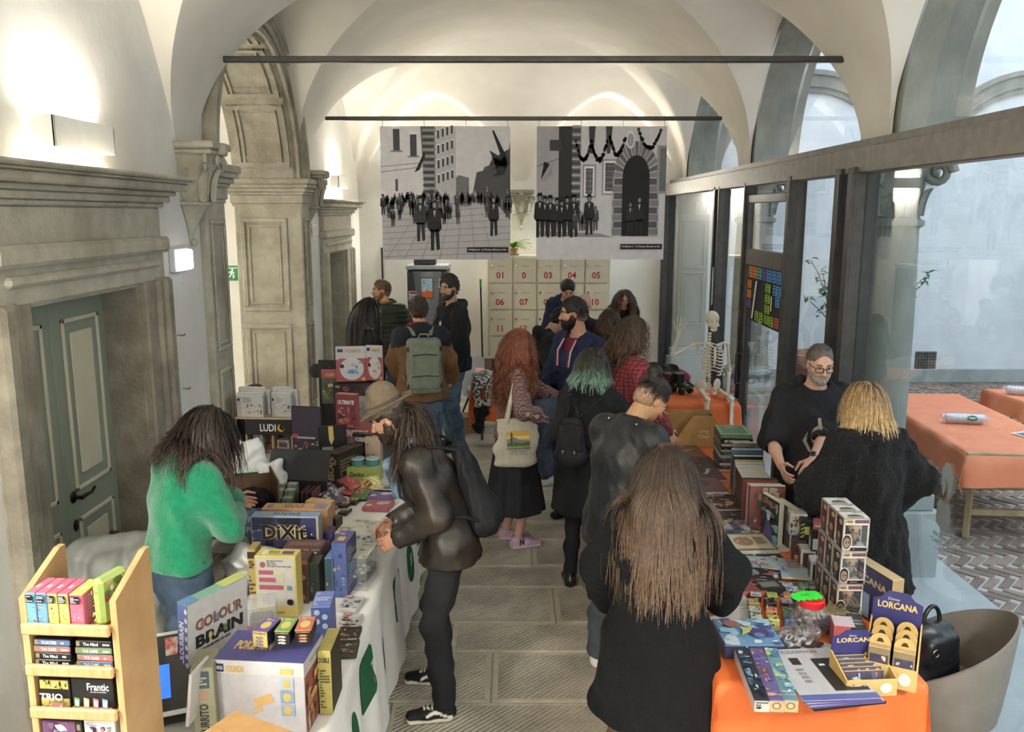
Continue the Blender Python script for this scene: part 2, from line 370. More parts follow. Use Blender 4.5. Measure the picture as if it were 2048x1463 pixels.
m=MB();m.box((XL-.95,10.55,.02),(XL-.3,10.6,2.1),bev=.006);lf2=P2(m,'leaf',GREEN)
def volute(m,c,ax,up,r,turns=1.75,t=.02):
 pts=[];rr=[]
 ax=Vector(ax).normalized();up=Vector(up)
 for i in range(22):
  f=i/21;a=f*turns*2*math.pi;rad=r*(1-.8*f)
  pts.append(Vector(c)+ax*math.cos(a)*rad+up*math.sin(a)*rad);rr.append(t*(1-.45*f))
 m.tube(pts,rr,6)
def leaf_strip(m,base,out,up,h,w,curl=.05):
 base=Vector(base);out=Vector(out);up=Vector(up);side=out.cross(up).normalized();P=[]
 for i in range(6):
  f=i/5;ww=w*(math.sin(math.pi*(.18+.72*f)));bulge=.012+curl*f*f
  c=base+up*h*(f-.25*max(0,f-.75)*4*(f-.75))+out*bulge
  P.append([c-side*ww*.5,c+out*.018,c+side*ww*.5])
 m.grid(P,smooth=False)
 for i in range(5):m.tube([P[i][1],P[i+1][1]],.008,5,caps=False)
def corbel(y,w,zt,zb,d,nm,lab,face='L'):
 if face=='L':M0=Matrix.Translation((XL,y,0))@Matrix.Rotation(math.pi/2,4,'Z')
 else:M0=Matrix.Translation((y,YB,0))
 t=empty(nm,M0.translation,label=lab,cat='corbel',group=None)
 inv=M0
 def fin(m,n):
  for i,p in enumerate(m.v):m.v[i]=tuple((M0@Vector(p))-M0.translation)
  return m.build(n,STONE,t)
 m=MB();m.box((-w/2,-d,zt-.05),(w/2,.02,zt),bev=.01);m.box((-w/2+.02,-d+.02,zt-.085),(w/2-.02,.02,zt-.05),bev=.012);m.box((-.035,-d-.03,zt-.08),(.035,-d+.03,zt-.005),bev=.012);fin(m,'abacus')
 hh=zt-.085-zb;m=MB();prof=[]
 for i in range(9):
  f=i/8;r=(.44*w)*(1-f)**.55*(.62+.38*(1-f));prof.append((r,f))
 zz=zt-.085;seg=10;bell=zt-.085-hh*.55
 P=[]
 for i in range(7):
  f=i/6;ww=w*(.40-.12*f+.05*f*f);P.append([(ww*math.cos(math.pi*j/seg),-d*(.86-.28*f)*math.sin(math.pi*j/seg)-.0,zz+(bell-zz)*f)for j in range(seg+1)])
 m.grid(P);fin(m,'bell')
 m=MB();m.tube([(w*.34*math.cos(math.pi*j/seg),-d*.6*math.sin(math.pi*j/seg),bell)for j in range(seg+1)],.016,6);fin(m,'astragal')
 m=MB();P=[]
 for i in range(7):
  f=i/6;k=(1-f)**1.35+.06;P.append([(w*.31*k*math.cos(math.pi*j/seg),-d*.55*k*math.sin(math.pi*j/seg)-.005,bell+(zb-bell)*f)for j in range(seg+1)])
 m.grid(P);m.ell((0,-.03,zb),(.022,.022,.03));fin(m,'drop')
 for sx in(-1,1):
  m=MB();volute(m,(sx*w*.38,-d*.72,zt-.15),(sx,-.35,0),(0,0,1),w*.16,t=w*.04);volute(m,(sx*w*.14,-d*.93,zt-.13),(-sx,0,0),(0,0,1),w*.09,t=w*.025);fin(m,'volute')
 for j in range(5):
  an=math.pi*(.1+.2*j);m=MB();out=Vector((math.cos(an),-math.sin(an),0));leaf_strip(m,(w*.30*math.cos(an),-d*.62*math.sin(an),bell+.01),out,(0,0,1),(zz-bell)*.72,w*.24,.05);fin(m,'leaf')
 return t
corbel(6.1,.40,3.09,2.40,.27,'stone_corbel','carved leaf corbel on the white wall beside the tall sage door')
corbel(9.62,.34,3.07,2.42,.24,'stone_corbel','carved leaf corbel just beyond the panelled stone archway')
corbel(.14,.40,2.95,2.40,.24,'stone_corbel','carved leaf corbel between the two hanging photo banners','B')
def column(y,pilaster=False):
 x=2.7
 c=empty('stone_column',(x,y,0),label=('grey stone column behind the big glass pane, near the coat woman' if y<7 else 'pale stone column behind the glass door with the coloured poster')if not pilaster else 'panelled stone half pillar behind the last glass pane',cat='column')
 Y0=Vector((0,0,0))
 m=MB();m.box((-.37,-.37,0),(.37,.37,.50),bev=.008);m.build('pedestal',SLAB,c)
 m=MB();m.box((-.33,-.33,.50),(.33,.33,.62),bev=.008);m.build('plinth',SLAB,c)
 if pilaster:
  m=MB();m.box((-.22,-.2,.62),(.22,.2,2.6),bev=.012);framed_panel(m,Matrix.Translation((-.17,-.2,.95)),.34,.8,.02,.03);framed_panel(m,Matrix.Translation((-.17,-.2,1.8)),.34,.72,.02,.03);m.build('shaft',COLST,c)
 else:
  m=MB();m.lathe([(.3,.62),(.32,.66),(.32,.70),(.29,.735),(.25,.75),(.245,.79),(.27,.81),(.285,.84),(.27,.87),(.235,.885),(.225,.92)],32);m.build('base',SLAB,c)
  m=MB();m.lathe([(.222,.9),(.21,1.0),(.212,1.5),(.205,2.1),(.192,2.52)],40);m.lathe([(.195,2.50),(.225,2.52),(.225,2.55),(.195,2.57)],32);m.build('shaft',COLST,c)
 m=MB();m.lathe([(.19,2.56),(.195,2.7),(.22,2.85),(.29,2.96),(.29,2.99)],24)
 m.box((-.31,-.31,2.99),(.31,.31,3.08),bev=.012)
 cap=m.build('capital',COLST,c)
 for a in range(4):
  an=math.pi/4+a*math.pi/2;u=Vector((math.cos(an),math.sin(an),0));m=MB();volute(m,u*.30+Vector((0,0,2.88)),u,(0,0,1),.1,t=.035);m.build('volute',COLST,cap)
 for a in range(8):
  an=a*math.pi/4;u=Vector((math.cos(an),math.sin(an),0));m=MB();leaf_strip(m,u*.19+Vector((0,0,2.585)),u,(0,0,1),.2,.13,.05);m.build('leaf',COLST,cap)
 return c
COLST=pm('column_stone','#7f8078','#929389',5,.8,.25,bscale=30,c3='#6c6e67',s3=1.3,stretch=(1,1,.5))
SLAB=pm('pale_stone','#9aa09d','#a9aeaa',5,.75,.12,c3='#8d938f',s3=2)
for y,p in((2.7,False),(6.12,False),(9.52,False),(12.86,True)):column(y,p)
m=MB()
for yc in(-2.4,1.0,4.4,7.82,11.2):
 wall_arch(m,XR,XR+.42,yc-1.7,yc+1.7+(.02 if yc>4 else 0),5.2,yc,1.46,ZS,below=False)
m.box((XR,12.8,ZS),(XR+.42,YB+.3,5.2));m.box((XR,-3.2,ZS),(XR+.42,-4,5.2))
struct(m.build('wall_right',PLASTER))
for i,yc in enumerate((1.0,4.4,7.82,11.2)):
 m=MB();arch_ring(m,XR+.02,XR+.46,yc,1.40,1.52,ZS);m2=m;arch_ring(m,XR+.40,XR+.50,yc,1.44,1.62,ZS)
 struct(m.build('trim_%d'%(i+1),COLST))
m=MB();m.box((2.36,-3.5,3.02),(XR+.02,YB,3.09));struct(m.build('trim_ledge',STEEL))
m=MB();m.box((2.2,-3.2,-.02),(3.25,YB,.012));struct(m.build('floor_colonnade_step',pm('step_slab','#a9adad','#b4b8b7',4,.7,.1)))
XG=2.32
PANE=glass_mat('clear_pane',(.93,.965,.96),.035)
scr=empty('window_1',(XG,6,0),kind='structure')
def G(m,n,mat,par=None):
 o=m.build(n,mat);o.parent=par or scr
 if par is None:o.matrix_parent_inverse=Matrix.Translation((-XG,-6,0))
 return o
m=MB();m.box((XG-.06,-3.2,2.86),(XG+.06,YB,3.03),bev=.008);G(m,'beam',STEEL)
posts=((.9,.1,.14),(5.7,.1,.09),(5.93,.1,.09),(7.02,.075,.07),(8.38,.07,.06),(9.42,.07,.06),(9.62,.1,.06),(12.72,.1,.09),(3.9,0,0))
for(y,w,d)in posts:
 if w==0:continue
 m=MB();m.box((XG-d,y-w/2,0),(XG+d,y+w/2,2.9),bev=.006);m.box((XG-d-.012,y-w/2-.012,0),(XG-d+.012,y-w/2+.02,2.86),bev=.003);G(m,'post',DARKSTEEL)
m=MB();m.box((XG-.03,.95,0),(XG+.03,5.66,.06),bev=.005);m.box((XG-.03,5.98,0),(XG+.03,6.99,.06),bev=.005);m.box((XG-.03,9.66,0),(XG+.03,12.7,.06),bev=.005);G(m,'sill_rail',DARKSTEEL)
for(a,b)in((-3.1,.83),(.97,5.65),(5.98,6.98),(9.67,12.67)):
 m=MB();m.box((XG-.004,a,.05),(XG+.004,b,2.87));G(m,'pane',PANE)
for(a,b)in((8.42,9.4),):
 m=MB();m.box((XG-.004,a,.05),(XG+.004,b,2.87));G(m,'pane',PANE)
for yc in(1.0,4.4,7.82,11.2):
 m=MB();n=24;r=1.45;pts=[(yc-r*math.cos(math.pi*i/n),ZS+r*math.sin(math.pi*i/n))for i in range(n+1)]
 m.add([(XR+.2,p[0],p[1])for p in pts],[list(range(n+1))]);G(m,'arch_pane',PANE)
dl=empty('door_3',(XG-.02,7.7,0),kind='structure')
def D3(m,n,mat):o=m.build(n,mat,dl);o.matrix_parent_inverse=Matrix.Translation((-XG+.02,-7.7,0));return o
ya,yb=7.07,8.33
for(a,b)in((ya,ya+.07),(yb-.07,yb)):
 m=MB();m.box((XG-.05,a,.02),(XG+.02,b,2.78),bev=.006);D3(m,'stile',DARKSTEEL)
for(a,b)in((.02,.12),(2.12,2.27),(2.70,2.78)):
 m=MB();m.box((XG-.05,ya+.07,a),(XG+.02,yb-.07,b),bev=.006);D3(m,'rail',DARKSTEEL)
for(a,b)in((.12,2.12),(2.27,2.7)):
 m=MB();m.box((XG-.02,ya+.07,a),(XG-.012,yb-.07,b));D3(m,'pane',PANE)
m=MB();m.tube([(XG-.05,8.2,1.25),(XG-.11,8.2,1.25),(XG-.11,8.2,.95),(XG-.05,8.2,.95)],.012,8);D3(m,'handle',BLACK)
for(y,z,a,b)in((6.42,3.70,-2.09,2.40),(9.85,3.655,-2.1,2.36),(2.9,3.7,-2.09,2.4)):
 m=MB();m.box((a,y-.022,z-.022),(b,y+.022,z+.022),bev=.006)
 tag(m.build('tie_rod',DARKSTEEL),'dark iron tie rod across the vault, '+('nearer to the panelled archway' if y<8 and y>5 else 'carrying the two photo banners' if y>8 else 'over the entrance bay'),'tie rod')
SLABM=pm('hammered_slab','#7e776a','#8f887a',30,.62,.5,bscale=150,c3='#6d675c',s3=1.1)
def ridge_mat():
 m,nt,b=_nt('ridged_slab');L=nt.links
 tc=N(nt,'ShaderNodeTexCoord');oi=N(nt,'ShaderNodeObjectInfo')
 no=N(nt,'ShaderNodeTexNoise');no.inputs['Scale'].default_value=3.2;no.inputs['Detail'].default_value=6;L.new(tc.outputs['Object'],no.inputs['Vector'])
 no2=N(nt,'ShaderNodeTexNoise');no2.inputs['Scale'].default_value=70;L.new(tc.outputs['Object'],no2.inputs['Vector'])
 cr=N(nt,'ShaderNodeValToRGB');cr.color_ramp.elements[0].position=.3;cr.color_ramp.elements[1].position=.7;cr.color_ramp.elements[0].color=lin('#8f897b');cr.color_ramp.elements[1].color=lin('#b5af9f');L.new(no.outputs['Fac'],cr.inputs[0])
 wv=N(nt,'ShaderNodeTexWave',wave_type='BANDS',bands_direction='DIAGONAL');wv.inputs['Scale'].default_value=17;wv.inputs['Distortion'].default_value=.8;wv.inputs['Detail Scale'].default_value=2;fl=N(nt,'ShaderNodeMapping');fl.inputs['Scale'].default_value=(-1,1,1);L.new(tc.outputs['Object'],fl.inputs[0]);L.new(fl.outputs[0],wv.inputs['Vector'])
 ad=N(nt,'ShaderNodeMath',operation='MULTIPLY_ADD');L.new(no2.outputs['Fac'],ad.inputs[0]);ad.inputs[1].default_value=1.1;L.new(wv.outputs['Fac'],ad.inputs[2])
 r2=N(nt,'ShaderNodeValToRGB');r2.color_ramp.elements[0].position=.3;r2.color_ramp.elements[1].position=1.2/1.8;r2.color_ramp.elements[0].color=(.62,.6,.57,1);r2.color_ramp.elements[1].color=(1.15,1.15,1.15,1)
 ml=N(nt,'ShaderNodeMixRGB',blend_type='MULTIPLY');ml.inputs[0].default_value=1;L.new(cr.outputs[0],ml.inputs[1]);L.new(ad.outputs[0],r2.inputs[0]);L.new(r2.outputs[0],ml.inputs[2])
 hs=N(nt,'ShaderNodeHueSaturation');mr=N(nt,'ShaderNodeMapRange');mr.inputs[3].default_value=.85;mr.inputs[4].default_value=1.12;L.new(oi.outputs['Random'],mr.inputs[0]);L.new(mr.outputs[0],hs.inputs['Value']);L.new(ml.outputs[0],hs.inputs['Color'])
 L.new(hs.outputs[0],b.inputs['Base Color']);b.inputs['Roughness'].default_value=.58
 bp=N(nt,'ShaderNodeBump');bp.inputs['Strength'].default_value=.5;bp.inputs['Distance'].default_value=.01;L.new(ad.outputs[0],bp.inputs['Height']);L.new(bp.outputs[0],b.inputs['Normal'])
 return m
RIDGE=ridge_mat();BORDER=pm('slab_border','#b3ad9d','#c0baaa',14,.6,.2)
m=MB();m.box((XL-.6,-3.5,-.12),(XG+.1,YB+.3,-.004));floor=struct(m.build('floor',pm('mortar','#8a8476','#98917f',20,.9)))
y=1.07;row=0;edges=[1.0]
rows_y=[2.16,2.69,3.06,3.63,4.18,4.71,5.08,5.61,5.98,6.5,6.9,7.42,7.8,8.32,8.7,9.22,9.6,10.12,10.5,11.02,11.4,11.92,12.3,12.9]
for i in range(len(rows_y)-1):
 ya,yb=rows_y[i],rows_y[i+1];x=XL-(.3+.6*RND.random());
 while x<XG:
  ln=RND.uniform(.95,1.35)if i%2 else RND.uniform(.8,1.25)
  xa,xb=max(x,XL),min(x+ln,XG+.05);x+=ln
  if xb-xa<.08:continue
  mm=MB();dz=RND.uniform(-.001,.001);w2,h2=(xb-xa)/2-.004,(yb-ya)/2-.004
  mm.box((-w2,-h2,-.04),(w2,h2,dz),bev=.004);b_=min(.032,w2*.4)
  mm.add([(-w2+b_,-h2+b_,dz+.0015),(w2-b_,-h2+b_,dz+.0015),(w2-b_,h2-b_,dz+.0015),(-w2+b_,h2-b_,dz+.0015)],[[0,1,2,3]],mi=1)
  o=mm.build('floor_slab',[BORDER,RIDGE],floor);o.location=((xa+xb)/2,(ya+yb)/2,0)
# ================================================================== wall lamps and added fill lamps
def lamp_light(par,loc,sx,sy,rx,rz,power):
 l=bpy.data.lights.new('lamp_strip','AREA');l.shape='RECTANGLE';l.size=sx;l.size_y=sy;l.energy=power;l.color=LAMP_C
 o=bpy.data.objects.new('lamp_strip',l);COL.objects.link(o);o.parent=par;o.location=loc;o.rotation_euler=(rx,0,0)
def wall_lamp(loc,rz,label,w=.62,h=.15,d=.13,power=LAMP_W):
 t=empty('wall_lamp',loc,rz,label,'wall lamp')
 m=MB()
 m.box((-w/2,-d,-h/2),(w/2,-d+.012,h/2),bev=.003);m.box((-w/2,-d,-h/2),(-w/2+.012,-.02,h/2),bev=.003);m.box((w/2-.012,-d,-h/2),(w/2,-.02,h/2),bev=.003)
 m.build('housing',WHITE,t)
 m=MB();m.box((-w/2+.03,-.02,-.03),(w/2-.03,.0,.03));m.build('bracket',WHITE,t)
 m=MB();m.box((-w/2+.015,-d+.02,-.012),(w/2-.015,-.022,.012));m.build('light_strip',emit_mat('lamp_glow','#fff4df',9),t)
 lamp_light(t,(0,-d*.55,.03),w-.06,d*.6,math.pi,0,power*.62);lamp_light(t,(0,-d*.55,-.03),w-.06,d*.6,0,0,power*1.3)
 return t
wall_lamp((XL,4.45,2.99),math.pi/2,'white box wall lamp glowing above the sage double door',power=LAMP_W*.5)
wall_lamp((XL,.9,2.99),math.pi/2,'added fill lamp in a white box, unseen on the entrance bay wall',power=LAMP_W*3.2)  # added fill behind the camera, lifts the floor and the visitors
wall_lamp((XL,-1.6,2.99),math.pi/2,'unseen fill lamp added in a white box beside the entrance',power=LAMP_W*3.2)  # another added fill lamp out of view behind the camera
for lx in(-1.5,1.7):wall_lamp((lx,-3.2,2.6),math.pi,'added unseen fill lamp on the entrance wall, %s the entrance'%('door side of' if lx<0 else 'glass side of'),power=LAMP_W*3.2)  # invented pair behind the camera, lights surfaces that face the viewer
wall_lamp((2.16,.9,2.5),-math.pi/2,'added unseen fill lamp on the glass post of the entrance bay',power=LAMP_W*3)  # made-up lamp out of view, brightens the left wall by the door
wall_lamp((-1.1,YB,3.05),0,'white box wall lamp behind the banner of the crowded street',power=LAMP_W*.7)
wall_lamp((1.36,YB,3.05),0,'white box wall lamp behind the banner of the arched gate',power=LAMP_W*.7)
wall_lamp((XL,11.15,3.0),math.pi/2,'white box wall lamp above the far stone doorway',power=LAMP_W*.5)
wall_lamp((-4.6,9.75,3.0),0,'white box wall lamp in the room behind the archway',power=LAMP_W*1.5);wall_lamp((-4.2,5.6,3.0),math.pi,'added unseen fill lamp on the near side of the room behind the archway',power=LAMP_W*3)  # second lamp is added, unseen, to brighten the far wall and arch soffit
# ================================================================== flat print : coloured polygons and lettering laid on a face
_TXT={}
def text_geo(s,bold=0.0):
 k=(s,bold)
 if k not in _TXT:
  cu=bpy.data.curves.new('t','FONT');cu.body=s;cu.size=1.0;cu.resolution_u=2;cu.fill_mode='FRONT';cu.offset=bold
  o=bpy.data.objects.new('t',cu);COL.objects.link(o)
  dg=bpy.context.evaluated_depsgraph_get();ev=o.evaluated_get(dg);me=ev.to_mesh()
  v=[(p.co.x,p.co.y)for p in me.vertices];f=[list(p.vertices)for p in me.polygons];ev.to_mesh_clear()
  bpy.data.objects.remove(o);bpy.data.curves.remove(cu)
  xs=[p[0]for p in v]or[0];ys=[p[1]for p in v]or[0]
  x0=min(xs);y0=min(ys);h=(max(ys)-y0)or 1
  _TXT[k]=([((x-x0),(y-y0))for x,y in v],f,max(xs)-x0,h)
 return _TXT[k]
class Print:
 def __init__(s,w,h,M,mb=None,step=.0004):s.w,s.h,s.M,s.mb,s.k,s.st=w,h,M,mb or MB(),1,step
 def _p(s,pts,fs,col):
  z=s.k*s.st;s.mb.add([s.M@Vector((x,y,z))for x,y in pts],fs,lin(col)if not(isinstance(col,tuple)and len(col)==4)else col)
 def poly(s,pts,col,nxt=True):
  s._p([(x*s.w,y*s.h)for x,y in pts],[list(range(len(pts)))],col)
  if nxt:s.k+=1
 def rect(s,x0,y0,x1,y1,col,nxt=True):s.poly([(x0,y0),(x1,y0),(x1,y1),(x0,y1)],col,nxt)
 def ell(s,cx,cy,rx,ry,col,n=16,nxt=True,a=0):
  asp=s.w/s.h
  P=[]
  for i in range(n):
   t=2*math.pi*i/n;x,y=rx*math.cos(t),ry*math.sin(t)
   if a:x,y=x*math.cos(a)-y/asp*math.sin(a),x*asp*math.sin(a)+y*math.cos(a)
   P.append((cx+x,cy+y))
  s.poly(P,col,nxt)
 def text(s,t,cx,cy,size,col,bold=.0,fit=None,rot=0,vert=False,align='c',nxt=True,shear=0):
  v,f,w,h=text_geo(t,bold);sc=size*(s.w if vert else s.h)/max(h,.5);
  wide=s.w if not vert else s.h
  sx=sc
  if fit:sx=fit*wide/w if fit>0 else min(sc,-fit*wide/w)
  ww=w*sx;ox=-ww/2 if align=='c' else 0;oy=-h*sc/2;a=R(rot)+(math.pi/2 if vert else 0)
  P=[]
  for x,y in v:
   X,Y=x*sx+ox+shear*y*sc,y*sc+oy;P.append((cx*s.w+X*math.cos(a)-Y*math.sin(a),cy*s.h+X*math.sin(a)+Y*math.cos(a)))
  s._p(P,f,col)
  if nxt:s.k+=1
 def lines(s,x0,y0,x1,y1,n,col,rnd=None):
  rnd=rnd or RND
  for i in range(n):
   y=y1-(y1-y0)*(i+.5)/n;x=x0;hh=(y1-y0)/n*.28
   while x<x1-.02:
    l=min(rnd.uniform(.02,.08)*(1+(x1-x0)),x1-x);s.rect(x,y-hh,x+l*.85,y+hh,col,False);x+=l
    if rnd.random()<.12:break
  s.k+=1
 def art(s,x0,y0,x1,y1,pal,n=26,seed=0,big=.3):
  r=random.Random(seed);cl=lambda v,a,b:max(a,min(b,v))
  asp=s.w/s.h
  for i in range(n):
   cx,cy=r.uniform(x0,x1),r.uniform(y0,y1);rad=(x1-x0)*big*(1-.75*i/n)*r.uniform(.4,1);c=pal[r.randrange(len(pal))]
   m_=r.randrange(5,11);ph=r.random()*6.28;P=[]
   st=r.uniform(.5,1.6)
   for j in range(m_):
    t=ph+2*math.pi*j/m_;q=rad*r.uniform(.55,1.1);P.append((cl(cx+q*math.cos(t)*st,x0,x1),cl(cy+q*math.sin(t)*asp/st,y0,y1)))
   s.poly(P,c)
 def build(s,name,parent,mat=None):return s.mb.build(name,mat or PRINT,parent)
def face_M(w,d,h,f):
 T=Matrix.Translation
 if f=='F':return T((-w/2,-d/2,0))@Matrix.Rotation(math.pi/2,4,'X'),w,h
 if f=='B':return T((w/2,d/2,0))@Matrix.Rotation(math.pi,4,'Z')@Matrix.Rotation(math.pi/2,4,'X'),w,h
 if f=='R':return T((w/2,-d/2,0))@Matrix.Rotation(math.pi/2,4,'Z')@Matrix.Rotation(math.pi/2,4,'X'),d,h
 if f=='L':return T((-w/2,d/2,0))@Matrix.Rotation(-math.pi/2,4,'Z')@Matrix.Rotation(math.pi/2,4,'X'),d,h
 return T((-w/2,-d/2,h)),w,d
# ================================================================== courtyard outside the glass
YW=13.0
m=MB();m.box((3.0,YW,0),(11.2,YW+.3,7.5));m.box((11,-5,0),(11.3,YW,7.5));m.box((3.0,-5.3,0),(11.3,-5,7.5))
struct(m.build('wall_courtyard',pm('courtyard_plaster','#dfe2e4','#d5d8da',3,.9,.15,bscale=20,c3='#c6c9ca',s3=.6)))
m=MB();m.box((2.95,-3.2,5.2),(3.05,YB,7.5));struct(m.build('wall_upper',PLASTER))
m=MB();m.box((3.1,YW-.04,0),(11,YW+.01,.22),bev=.01);struct(m.build('baseboard_courtyard',SLAB))
for i,xc in enumerate((4.4,7.7,10.9)):
 m=MB()
 for(r0,r1,e)in((1.30,1.38,.05),(1.38,1.42,.08),(1.42,1.55,.06),(1.55,1.62,.10)):
  n=28
  for k in range(n):
   a,b=math.pi*k/n,math.pi*(k+1)/n
   q=[(xc-r*math.cos(t),YW-ee,3.06+r*math.sin(t))for(r,t)in((r0,a),(r0,b),(r1,b),(r1,a))for ee in(e,)]
   q2=[(p[0],YW,p[2])for p in q];m.add(q+q2,[[0,1,2,3],[0,1,5,4],[3,2,6,7]])
 struct(m.build('trim_%d'%(i+5),COLST))
BRICKM=pm('paving_brick','#877468','#a08d80',8,.85,.3,bscale=60,c3='#6c5a50',s3=3)
def brick_var():
 m=BRICKM;nt=m.node_tree;L=nt.links;b=nt.nodes['Principled BSDF'];src=b.inputs['Base Color'].links[0].from_socket
 oi=N(nt,'ShaderNodeObjectInfo');mr=N(nt,'ShaderNodeMapRange');mr.inputs[3].default_value=.72;mr.inputs[4].default_value=1.2;L.new(oi.outputs['Random'],mr.inputs[0])
 hs=N(nt,'ShaderNodeHueSaturation');L.new(mr.outputs[0],hs.inputs['Value']);L.new(src,hs.inputs['Color']);L.new(hs.outputs[0],b.inputs['Base Color'])
brick_var()
m=MB();m.box((3.2,-5,-.1),(11,YW,-.012));court=struct(m.build('floor_courtyard',pm('sandy_mortar','#b3aea6','#c0bbb3',15,.95)))
bl,bw=.235,.062;bm_=MB();bm_.box((-bl/2,-bw/2,-.05),(bl/2,bw/2,0),bev=.006);bmesh_brick=bm_.mesh('brick',BRICKM)
cand=[];pitch=.078*math.sqrt(2);course=.195;r=random.Random(3)
ny_=int(12/course)
for j in range(ny_):
 yy=1.6+j*course;s=1 if j%2 else-1;xx=3.22
 while xx<10.9:
  cand.append((xx+r.uniform(-.003,.003),yy+r.uniform(-.003,.003),s*R(45)+r.uniform(-.03,.03),r.uniform(-.006,.004)));xx+=pitch
def in_view(x,y):
 d=y*math.cos(PITCH)+2.6*math.sin(PITCH);px=1024+x*F_PX/d;py=731.5-F_PX*(y*math.sin(PITCH)-2.6*math.cos(PITCH))/d*1.0
 return px,py
vis=[c for c in cand if in_view(c[0],c[1])[0]<2075]
vis.sort(key=lambda c:c[0]**2+c[1]**2)
near,rest=vis[:290],vis[290:]
for(x,y,a,dz)in near:
 o=bpy.data.objects.new('brick',bmesh_brick);COL.objects.link(o);o.parent=court;o.location=(x,y,dz);o.rotation_euler=(0,0,a)
m=MB()
for(x,y,a,dz)in rest:m.box((-bl/2,-bw/2,-.05),(bl/2,bw/2,0),M=Matrix.Translation((x,y,dz))@Matrix.Rotation(a,4,'Z'))
o=m.build('far_brick',BRICKM,court);o['kind']='stuff'
v_=empty('vent_grille',(6.45,YW,.33),label='small dark square vent grille low in the courtyard wall',cat='vent')
m=MB();m.box((-.16,-.02,-.14),(.16,.0,.16));m.build('plate',DARKSTEEL,v_)
m=MB()
for i in range(7):m.box((-.16,-.03,-.13+i*.045),(.16,-.018,-.118+i*.045));m.box((-.15+i*.047,-.028,-.14),(-.138+i*.047,-.016,.16))
m.build('grate',STEEL,v_)
PINK=pm('coral_table_paper','#e8875f','#ee936b',5,.7,.1,bscale=6)
WOODT=pm('trestle_wood','#a58a66','#bfa47e',5,.6,.1,stretch=(2,2,.6))
def cloth_sheet(w,l,z,drops,col,seed,n=34,amp=.02,corner=.12):
 r=random.Random(seed);ph=[r.uniform(0,6.28)for _ in range(8)];P=[]
 tx=w+drops[0]+drops[1];ty=l+drops[2]+drops[3]
 for i in range(n+1):
  row=[]
  for j in range(n+1):
   x=-w/2-drops[0]+tx*i/n;y=-l/2-drops[2]+ty*j/n
   ox=max(0,-w/2-x,x-w/2);oy=max(0,-l/2-y,y-l/2);dr=max(ox,oy)if not(ox and oy)else math.hypot(ox,oy)*.98
   X=max(-w/2,min(w/2,x));Y=max(-l/2,min(l/2,y))
   fl=.25*dr+.5*amp*(math.sin(11*(x+y)+ph[0])+math.sin(17*(x-y)+ph[1]))*min(1,dr*6)
   if ox:X+=math.copysign(.012+fl*.35+amp*math.sin(13*y+ph[2])*min(1,ox*5),x)
   if oy:Y+=math.copysign(.012+fl*.35+amp*math.sin(12*x+ph[3])*min(1,oy*5),y)
   bump=.002*math.sin(9*x+ph[4])*math.sin(7*y+ph[5])
   row.append((X,Y,z+.004+bump*(dr==0)-dr*(.985)))
  P.append(row)
 return P
def trestle_table(loc,rz,w,l,drops,label,seed,clabel):
 t=empty('trestle_table',loc,rz,label,'table','trestle tables in the courtyard')
 m=MB();m.box((-w/2,-l/2,.72),(w/2,l/2,.745),bev=.004);m.build('tabletop',WOODT,t)
 for sy in(-1,1):
  y0=sy*(l/2-.35)
  for sx in(-1,1):
   for q in(-1,1):
    m=MB();a=Vector((sx*(w/2-.2),y0+.04*q,.72));b=Vector((sx*(w/2-.1),y0+.24*q,0));m.tube([a,b],.028,4,smooth=False);m.build('leg',WOODT,t)
  m=MB();m.box((-w/2+.12,y0-.2,.18),(w/2-.12,y0-.165,.23));m.box((-w/2+.12,y0+.165,.28),(w/2-.12,y0+.2,.33));m.box((-w/2+.1,y0-.05,.66),(w/2-.1,y0+.05,.72));m.build('rail',WOODT,t)
 m=MB();m.grid(cloth_sheet(w,l,.747,drops,None,seed));c=m.build('tablecloth',PINK);c.location=loc;c.rotation_euler=(0,0,rz)
 tag(c,clabel,'tablecloth');return t
trestle_table((4.13,7.55,0),R(-4),.92,2.3,(.24,.24,.28,.2),'wooden trestle table nearer the glass under a coral cloth',5,'coral paper cloth on the trestle table nearer the glass')
trestle_table((5.62,8.2,0),R(6),.95,1.5,(.2,.2,.14,.2),'wooden trestle table farther out under a coral cloth',9,'coral paper cloth on the farther trestle table with the bottle')
CLEARW=pm('white_plastic','#e8eaec','#dfe2e6',30,.3,.1)
def cup_pack(p,rz,label):
 t=empty('cup_pack',p,rz,label,'cups');m=MB()
 for k in range(9):m.lathe([(.035,-.16+k*.034),(.043,-.13+k*.034)],14,M=Matrix.Translation((0,0,.045))@Matrix.Rotation(math.pi/2,4,'Y'))
 m.build('cup',CLEARW,t)['kind']='stuff'
 m=MB();P=[]
 for i in range(13):
  f=i/12;x=-.2+.4*f;rr=.048*(1 if .1<f<.9 else .75+.2*math.sin(i*3));P.append([(x,rr*math.cos(a)*1.03,.047+rr*math.sin(a))for a in[2*math.pi*j/14 for j in range(15)]])
 m.grid(P);m.build('plastic_wrap',glass_mat('clear_wrap',(.95,.95,.97),.12,.15,.1),t)
 p_=Print(.09,.05,Matrix.Translation((.0,-.055,.035))@Matrix.Rotation(R(70),4,'X'));p_.ell(.5,.5,.5,.5,'#3f7a4d');p_.rect(.25,.42,.75,.58,'#e9efe9');p_.build('wrapper_badge',t,MATTE)
cup_pack((4.05,7.35,.757),R(-12),'plastic wrapped sleeve of white cups on the nearer coral cloth')
cup_pack((5.3,8.55,.757),R(-25),'plastic wrapped sleeve of white cups beside the bottle')
t=empty('wine_bottle',(5.52,8.3,.757),0,'dark green wine bottle with pale label on the farther coral cloth','bottle')
